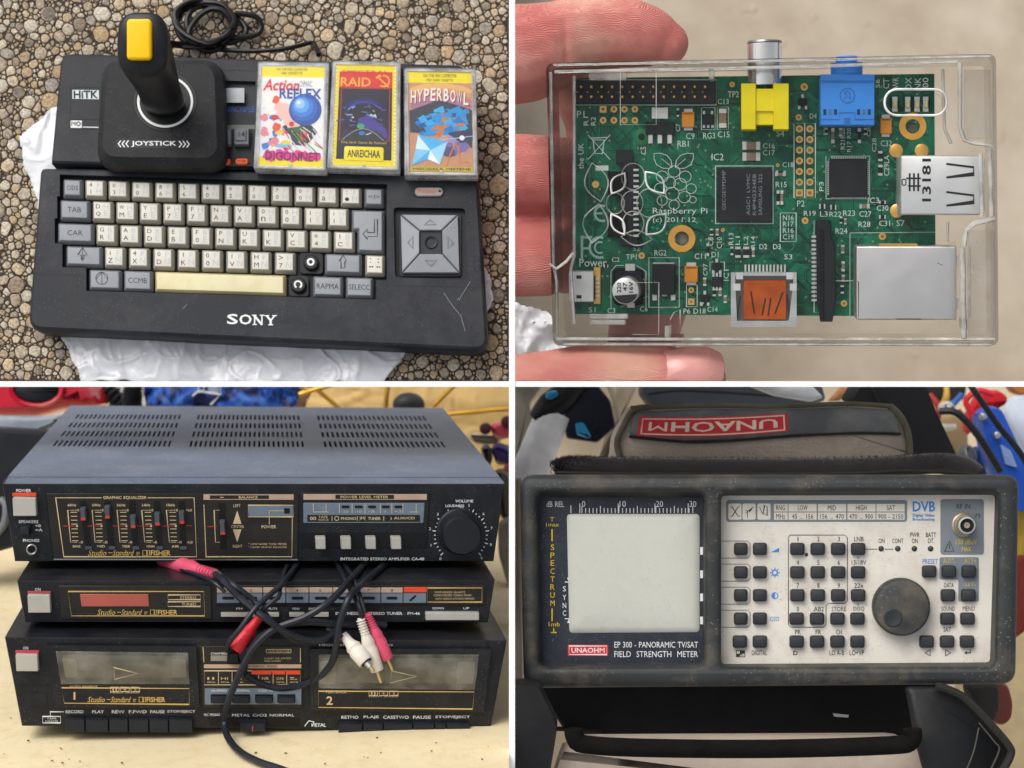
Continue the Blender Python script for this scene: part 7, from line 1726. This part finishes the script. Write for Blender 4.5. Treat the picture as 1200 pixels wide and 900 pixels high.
# aerial socket
m_br = mat('nickel_connector', '#b6a88e', .35, .8, var=.1)
b = MB(); b.disc(FM, 1129, 615, ((.4, 14), (3, 14), (4, 12), (8, 11.5), (8, 10.5), (26, 10)), 28, cap1=True); bc = b.build('aerial_socket', m_br, mt, ang=30)
bt_ = lift(FM, 26)
b = MB(); b.disc(bt_, 1129, 615, ((0, 10.2), (3, 10), (3.2, 8), (0, 7.8)), 28, cap1=False); b.build('socket_rim', SILVER, bc)
b = MB(); b.disc(bt_, 1129, 615, ((.3, 8), (.4, .1)), 20); b.build('socket_bore', m_dark, bc); b = MB(); b.disc(bt_, 1129, 615, ((.4, 3.6), (3, 3.4), (3, 2), (1, 1.8), (1, .1)), 16); b.build('socket_pin', m_br, bc)

# ---- carrying bag: open body, flaps, fuzzy strip, handle pad
m_lea = mat('black_leatherette', '#18191b', .5, var=.2, vscale=20, bump=.3, bscale=700, grime='#3d3932', gamt=.3, gscale=25)
m_fab = mat('worn_brown_fabric', '#a89c90', .9, var=.22, vscale=22, bump=.9, bscale=420, bdist=.0016, sheen=.2, grime='#a89a8c', gamt=.4, gscale=30)
m_vinyl = mat('dusty_black_vinyl', '#606366', .6, var=.25, vscale=26, bump=.6, bscale=60, bdist=.003, grime='#8f8c82', gamt=.55, gscale=30)
m_pipe = mat('bag_piping', '#262520', .75, var=.2, vscale=60, bump=.4, bscale=900)
bag4 = thing('carrying_bag', 'open black carrying bag with brown fabric front holding the meter', 'bag', FM(880, 840), ax4)
def bnd4(mb): mb.cut((EDGE, 0, 0), (-1, 0, 0)); mb.cut((0, -EDGE, 0), (0, 1, 0)); return mb
B1 = camplane(1800)
b = MB(); b.loft([[B1(x, y, h) for x, y in quadpts(insetpoly([(624, 798), (1110, 798), (1085, 872), (672, 872)], i), 6, 3)] for h, i in ((-60, 0), (0, 0), (3, 3))], cap0=True); bnd4(b).build('inner_wall', mat('bag_lining', '#0e0e10', .7, var=.2, bump=.2), bag4)
B0 = camplane(1640)
def hump(pts, d0, prof, m, nm, r=6):
    pm = camplane(d0); b = MB(); b.loft([[pm(x, y, h) for x, y in quadpts(insetpoly(pts, i), r, 4)] for h, i in prof], cap0=True); bnd4(b); return b.build(nm, m, bag4, ang=60)
hump([(664, 868), (1070, 866), (1094, 905), (1110, 960), (636, 960), (650, 900)], 1700, ((-40, 2), (-4, 0), (0, 2)), mat('pale_brown_fabric', '#b5a697', .9, var=.12, vscale=14, bump=.5, bscale=1200, grime='#9a8a7c', gamt=.4, gscale=30), 'fabric_front', 22)
pp = [(672, 858), (674, 868), (686, 876), (760, 880), (900, 881), (1040, 877), (1066, 872), (1068, 858)]
b = MB(); b.tube([B0(x, y, 6) for x, y in pp], 3.6, 10, 4); b.build('front_piping', m_pipe, bag4)
b = MB(); b.tube([B0(x, y - 4.5, 4) for x, y in pp], 9, 12, 4); b.build('front_lip', mat('dark_lip', '#131211', .95, var=.3, bump=.6, bscale=900, spec=.1), bag4)
mat('stitch_thread', '#4d4a42', .8)
hump([(560, 800), (632, 800), (654, 845), (652, 862), (636, 960), (560, 960)], 1680, ((-30, 1), (-4, 0), (3, 3)), m_lea, 'left_flap', 6)
hump([(1062, 806), (1098, 806), (1124, 812), (1181, 870), (1184, 882), (1172, 960), (1098, 960), (1074, 870)], 1660, ((-12, 1), (-2, 0), (2, 3)), m_lea, 'right_flap', 6)
b = MB(); C1_ = camplane(1655); b.tube([C1_(x, y, 4) for x, y in ((1096, 803), (1112, 808), (1130, 818), (1156, 844), (1180, 872), (1183, 884), (1172, 905))], 4, 8, 4); b.build('flap_piping', m_pipe, bag4)
b = MB(); b.tube([C1_(x, y, 3) for x, y in ((1130, 905), (1140, 880), (1146, 852))], .8, 5, 4); b.tube([C1_(x, y, 3) for x, y in ((1146, 846), (1164, 868), (1170, 878), (1158, 905))], .8, 5, 4); b.build('stitching', mat('stitch_thread', ''), bag4, kind='stuff')
b = MB(); b.quadbox(B1, [(974, 834), (993, 836), (992, 839), (976, 838)], ((8, 0), (9, .2)), .5); b.build('white_fleck', WHITEPRINT, bag4)
b = MB(); b.tube([B1(x, y, 8) for x, y in ((640, 852), (672, 853), (705, 857))], 2.5, 8, 3); b.build('bag_seam', m_pipe, bag4)
# fleece strip behind the top of the bumper: thousands of short hairs on a padded roll
fl = [(650, 548), (668, 541), (720, 542), (820, 543), (940, 543), (1040, 541), (1100, 537), (1130, 543), (1146, 552)]
PF = camplane(1800); b = MB(); b.tube([PF(x, y + 6, 0) for x, y in fl], [5, 10, 11, 11, 11, 11, 11, 13, 11, 6][:len(fl)], 12, 5); fs_ = b.build('fleece_strip', mat('dark_fleece', '#2b2728', .95, var=.2, sheen=.4, bump=.6, bscale=1200), bag4)
b = MB(); rf = random.Random(8)
cl_, _ = catmull([Vector((x, y, 0)) for x, y in fl], [1] * len(fl), 10)
for _ in range(11000):
    q = rf.choice(cl_) + Vector((rf.uniform(-6, 6), 0, 0)); a = rf.uniform(-.9, 1.9); rad = 9.2
    on = Vector((0, math.sin(a), math.cos(a))); p0 = PF(q.x, q.y + 6, 0) + on * rad; dv = on * rf.uniform(1.5, 3.8) + Vector((rf.uniform(-2.4, 2.4), rf.uniform(-1.2, 1.6), 0)); s_ = Vector((.4, 0, 0))
    b.add([p0 - s_, p0 + s_, p0 + dv], [(0, 1, 2)])
b.build('fleece_hair', mat('fleece_hair', '#352f30', .9, var=.3), fs_, smooth=False, kind='stuff')
b = MB(); b.tube([camplane(1780)(x, y, 0) for x, y in ((652, 554), (700, 555), (860, 556), (1000, 555), (1060, 552), (1120, 554), (1145, 556))], 2.0, 8, 5); b.build('strip_edge', m_pipe, bag4)
# pad with the upside-down maker's patch
pad4 = thing('handle_pad', 'padded bag handle cover with upside down red maker patch', 'handle pad', camplane(1900)(890, 510), AXI)
PP = camplane(1880)
po = [(735, 476), (820, 473), (905, 474), (990, 471), (1042, 474), (1056, 492), (1067, 520), (1066, 545), (713, 545), (716, 510)]
b = MB(); b.loft([[PP(x, y, h) for x, y in quadpts(insetpoly(po, i), 8, 4)] for h, i in ((-30, 3), (-6, 0), (5, 2), (9, 5), (11, 9))], cap0=True); b.build('pad_body', m_fab, pad4, ang=60)
def padh(x, y): return 14.5
vo = [(742, 483), (830, 479), (905, 480), (990, 477), (1044, 480), (1052, 507), (1000, 506), (930, 509), (850, 515), (800, 516), (736, 510)]
PV = lambda x, y, h=0.0: PP(x, y, 12.5 + h - 3 * abs((y - 510) / 40) ** 2)
b = MB(); b.loft([[PV(x, y, h) for x, y in quadpts(insetpoly(vo, i), 4, 3)] for h, i in ((-6, 0), (2.5, 0), (3.5, 1.5))], cap0=False); vy = b.build('vinyl_band', m_vinyl, pad4, ang=60)
for pts, r in (([(730, 545), (722, 520), (730, 498), (742, 480), (760, 477)], 3.4), ([(1040, 476), (1052, 488), (1061, 510), (1063, 545)], 4), ([(738, 478), (830, 475), (905, 476), (990, 473), (1042, 476)], 2.6)):
    b = MB(); b.tube([PP(x, y, 13) for x, y in pts], r, 8, 4); b.build('pad_piping', mat('pad_piping_cloth', '#615d4e', .85, var=.25, vscale=60, bump=.5, bscale=900), pad4)
b = MB(); b.tube([PV(x, y, 2) for x, y in ((736, 511), (800, 517), (850, 516), (930, 510), (1000, 507), (1052, 508))], 1.6, 6, 4); b.build('pad_seam', m_pipe, pad4)
pq = [(748, 488), (920, 484), (921, 505), (745, 510)]
def pm4(u, v, h=0.0):
    x, y = bil(pq, u, v); y += 3.5 * math.sin(u * 3.14) * (1 if v > .5 else .6) ; return PV(x, y, 4 + h)
def strip(mb, u0, v0, u1, v1, h, n=16):
    for i in range(n):
        a, c = u0 + (u1 - u0) * i / n, u0 + (u1 - u0) * (i + 1) / n; mb.add([pm4(a, v0, h), pm4(c, v0, h), pm4(c, v1, h), pm4(a, v1, h)], [(0, 1, 2, 3)])
b = MB(); strip(b, 0, 0, 1, 1, .2); pt = b.build('maker_patch', mat('patch_red', '#d2333a', .6), pad4)
b = MB()
for r_ in ((.02, .08, .98, .14), (.02, .86, .98, .93)): strip(b, *r_, .6)
for r_ in ((.02, .08, .03, .93), (.97, .08, .98, .93)): strip(b, *r_, .6, 1)
b.text(lambda x, y, h=0.0: pm4(x / 100, y / 10, h), 'UNAOHM', 7, 2.6, 93, 7.4, .7, True, rot=2); b.build('patch_lettering', mat('patch_cream', '#ecd8c8', .6), pt)

# ---- surroundings, out of focus
m_sand = mat('sandy_ground', '#c9b79c', .9, var=.15, vscale=8, bump=.3, bscale=40, grime='#a89878', gamt=.4, gscale=12)
gq = plane(P(900, 460, 3000), Vector((0, .35, 1))); b = MB(); b.plate(gq, [(590, 445), (1300, 445), (1300, 1000), (590, 1000)], [], 0, -30); bnd4(b); b.build('sandy_ground', m_sand, None, smooth=False, kind='structure')
def lump4(name, label, cat, outline, d, col, th=30, rough=.4, r=6, var=.1, metal=0):
    pm = camplane(d); b = MB(); b.loft([[pm(x, y, h) for x, y in quadpts(insetpoly(outline, i), r, 3)] for h, i in ((-th, 1), (-th * .3, 0), (th * .3, 1), (th * .6, 3))], cap0=True)
    o = bnd4(b).build(name, mat(name + '_' + col.strip('#'), col, rough, metal, var=var), None, ang=60); return tag(o, label, cat)
hv = thing('cordless_vacuum', 'cordless hand vacuum with silver tube and blue tipped black grip left of the meter', 'vacuum cleaner', camplane(2200)(650, 500), AXI)
V0 = camplane(2200)
b = MB(); b.tube([V0(648, 484, 20), V0(630, 530, 26), V0(608, 590, 34), V0(590, 650, 40)], [22, 24, 26, 28], 24, 4); bnd4(b).build('silver_tube', mat('silver_tube', '#f0f3f6', .35, .0), hv)
b = MB(); b.tube([V0(630, 492, 22), V0(645, 476, 26), V0(662, 462, 26), V0(680, 440, 22)], [14, 19, 18, 16], 18, 4); bnd4(b).build('grip', mat('black_grip', '#17181c', .4), hv)
for o_, nm, m_ in (([(668, 456), (700, 450), (716, 470), (722, 500), (700, 519), (664, 514), (660, 490)], 'motor_body', mat('navy_black', '#10182a', .3)), ([(640, 459), (652, 457), (655, 463), (645, 469), (639, 467)], 'blue_button', mat('cyan_plastic', '#2a98cc', .35)), ([(674, 496), (684, 495), (693, 511), (690, 514), (676, 510)], 'blue_button', mat('cyan_plastic', ''))):
    pm = camplane(2180 if nm != 'blue_button' else 2152); b = MB(); b.loft([[pm(x, y, h) for x, y in quadpts(insetpoly(o_, i), 3, 3)] for h, i in ((-14, 0), (0, 0), (4, 1.5))], cap0=True); bnd4(b).build(nm, m_, hv, ang=60)
b = MB(); b.tube([V0(708, 444, 40), V0(716, 462, 40), V0(724, 490, 30)], 3.5, 8, 4); bnd4(b).build('pale_strap', mat('pale_strap', '#c9bda4', .6), hv)
lump4('stone_block', 'grey mossy stone at the left edge behind the silver tube', 'stone', [(600, 440), (636, 452), (620, 474), (628, 500), (612, 540), (598, 540)], 2500, '#7d7a70', 20, .9)
lump4('beige_strap', 'pale beige strap lying left of the bag handle pad', 'strap', [(724, 450), (748, 450), (736, 476), (716, 520), (706, 545), (700, 545), (712, 500)], 2300, '#b8a98e', 10, .8)
lump4('grey_tarp', 'folded dark grey tarpaulin behind the handle pad', 'tarpaulin', [(752, 440), (960, 444), (968, 470), (930, 478), (760, 478), (748, 462)], 2150, '#4c525a', 30, .5)
lump4('white_sheet', 'white plastic sheet behind the red maker patch', 'plastic sheet', [(866, 448), (950, 450), (966, 466), (950, 471), (906, 464)], 2080, '#d9dde0', 8, .4, 4)
lump4('black_boot', 'tall black fabric boot shape rising behind the right end of the handle pad', 'boot', [(1006, 444), (1078, 440), (1092, 476), (1122, 540), (1064, 548), (1054, 490), (990, 470)], 2060, '#202124', 40, .8)
lump4('wooden_plank', 'orange brown plank behind the black boot', 'plank', [(988, 450), (1004, 450), (984, 470), (970, 470)], 2250, '#b07c50', 8, .6, 2)
lump4('blue_tool', 'bright blue plastic tool standing behind the right corner of the meter', 'tool', [(1143, 486), (1158, 474), (1172, 478), (1206, 550), (1212, 600), (1176, 600), (1150, 520)], 2180, '#2458c0', 26, .3)
lump4('red_canister', 'red plastic canister with handle above the blue tool', 'canister', [(1134, 482), (1146, 460), (1170, 456), (1182, 466), (1176, 478), (1154, 474), (1146, 496), (1134, 512), (1128, 500)], 2230, '#cc2028', 16, .3)
b = MB(); U_ = camplane(2140); b.tube([U_(1130, 445, 10), U_(1145, 470, 20), U_(1165, 500, 24), U_(1190, 530, 20), U_(1215, 570, 10)], 4, 8, 5); b.tube([U_(1100, 482, 6), U_(1118, 484, 14), U_(1142, 510, 16), U_(1170, 552, 8)], 4.5, 8, 5); bnd4(b); o = b.build('black_hose', mat('black_hose', '#1c1e22', .4), None, kind='stuff'); tag(o, 'two thin black hoses crossing the blue tool', 'hose')
bo = bpy.data.objects['blue_tool']
for x, y in ((1152, 488), (1168, 510), (1186, 572)): b = MB(); b.disc(camplane(2160), x, y, ((-4, 4.5), (3, 4), (4.5, 1)), 12); b.build('silver_screw', SILVER, bo)
b = MB(); b.quadbox(camplane(2160), [(1172, 520), (1184, 528), (1192, 548), (1178, 544)], ((-3, 0), (1.5, 0)), 2); b.build('pale_grip', mat('pale_blue_grip', '#8fa8d8', .4), bo)
b = MB(); b.tube([camplane(2190)(x, y, 0) for x, y in ((1140, 486), (1132, 470), (1146, 458), (1164, 462))], 4, 8, 5); bnd4(b).build('wire_handle', mat('red_wire', '#e03038', .3), bpy.data.objects['red_canister'])
b = MB(); b.tube([camplane(2110)(x, y, 0) for x, y in ((760, 462), (800, 458), (880, 462), (950, 468))], 1.6, 6, 4); bnd4(b).build('tarp_seam', m_pipe, bpy.data.objects['grey_tarp'])
b = MB(); b.tube([camplane(2030)(x, y, 0) for x, y in ((1020, 452), (1040, 490), (1060, 530))], 1.6, 6, 4); bnd4(b).build('boot_seam', m_pipe, bpy.data.objects['black_boot'])
for i_, (x, y, l, c_) in enumerate(((1088, 462, 30, '#a8342c'), (1108, 452, 26, '#c8a040'), (1126, 462, 34, '#3060a8'), (1118, 500, 26, '#d8d4c8'), (1136, 496, 20, '#8a5a34'))):
    b = MB(); a_ = 1.0 + .7 * i_; b.tube([camplane(2380)(x, y, 6), camplane(2380)(x + l * math.cos(a_) * .6, y + l * math.sin(a_) * .6, 12), camplane(2380)(x + l * math.cos(a_ + .2), y + l * math.sin(a_ + .2), 4)], [4, 5, 3], 10, 4); o = bnd4(b).build('hand_tool', mat('tool_handle_' + c_.strip('#'), c_, .35), None)
    tag(o, ('dark red tool handle', 'mustard yellow tool handle', 'dark blue tool handle', 'off white tool handle', 'brown wooden tool handle')[i_] + ' in the clutter behind the black boot', 'tool handle')
lump4('white_bag', 'pale white blue bag at the far right edge behind the meter', 'bag', [(1172, 482), (1186, 464), (1215, 462), (1215, 550), (1200, 540), (1184, 506)], 2300, '#c3ccd8', 10, .5)
lump4('copper_pot', 'copper coloured object at the top right corner', 'pot', [(1172, 440), (1215, 440), (1215, 466), (1186, 462)], 2500, '#b06a34', 16, .4)
lump4('white_ball', 'round off white ball behind the boot', 'ball', [(1100, 474), (1108, 469), (1118, 472), (1121, 480), (1112, 486), (1102, 484)], 2330, '#c4c2bc', 14, .3, 5)
lump4('tan_cushion', 'mottled tan bundle between the boot and the blue tool', 'bundle', [(1100, 488), (1118, 484), (1134, 500), (1134, 540), (1118, 545), (1104, 520)], 2420, '#a88f68', 16, .8)
lump4('grey_bottle', 'dark grey bottle behind the right corner of the meter', 'bottle', [(1124, 522), (1138, 520), (1146, 534), (1142, 556), (1126, 556)], 2250, '#5c6064', 14, .3)
lump4('blue_crate', 'blue plastic crate corner behind the bottle', 'crate', [(1138, 524), (1152, 522), (1166, 556), (1140, 560)], 2280, '#33549c', 16, .4)
lump4('dark_gap_box', 'dark box behind the top right hoses', 'box', [(1076, 440), (1134, 440), (1130, 470), (1104, 470), (1090, 476)], 2450, '#2c2422', 16, .7)
lump4('yellow_crate', 'yellow plastic crate at the right edge beside the meter', 'crate', [(1193, 590), (1215, 586), (1215, 652), (1193, 652)], 2200, '#d0b040', 10, .5, 2)
lump4('red_machine', 'dark red rubber part at the right edge beside the meter', 'machine part', [(1190, 652), (1215, 650), (1215, 770), (1188, 770)], 2150, '#7c2c20', 20, .5)
lump4('yellow_board', 'pale yellow board lying at the lower right corner', 'board', [(1120, 800), (1215, 730), (1215, 960), (1100, 960)], 2100, '#cdb68a', 6, .7, 2)
lump4('brown_boot', 'reddish brown leather shoe beside the right bag flap', 'shoe', [(1140, 790), (1180, 800), (1186, 822), (1184, 842), (1172, 851), (1150, 840)], 1950, '#6c3426', 20, .4)
lump4('grey_pouch', 'dark grey pouch behind the right bag flap', 'pouch', [(1130, 802), (1170, 800), (1170, 832), (1160, 850), (1140, 840)], 1900, '#33312f', 16, .8)
lump4('side_rail', 'grey brown strip at the left edge beside the meter', 'strip', [(598, 560), (611, 560), (613, 800), (598, 800)], 2050, '#857c70', 10, .7, 2)
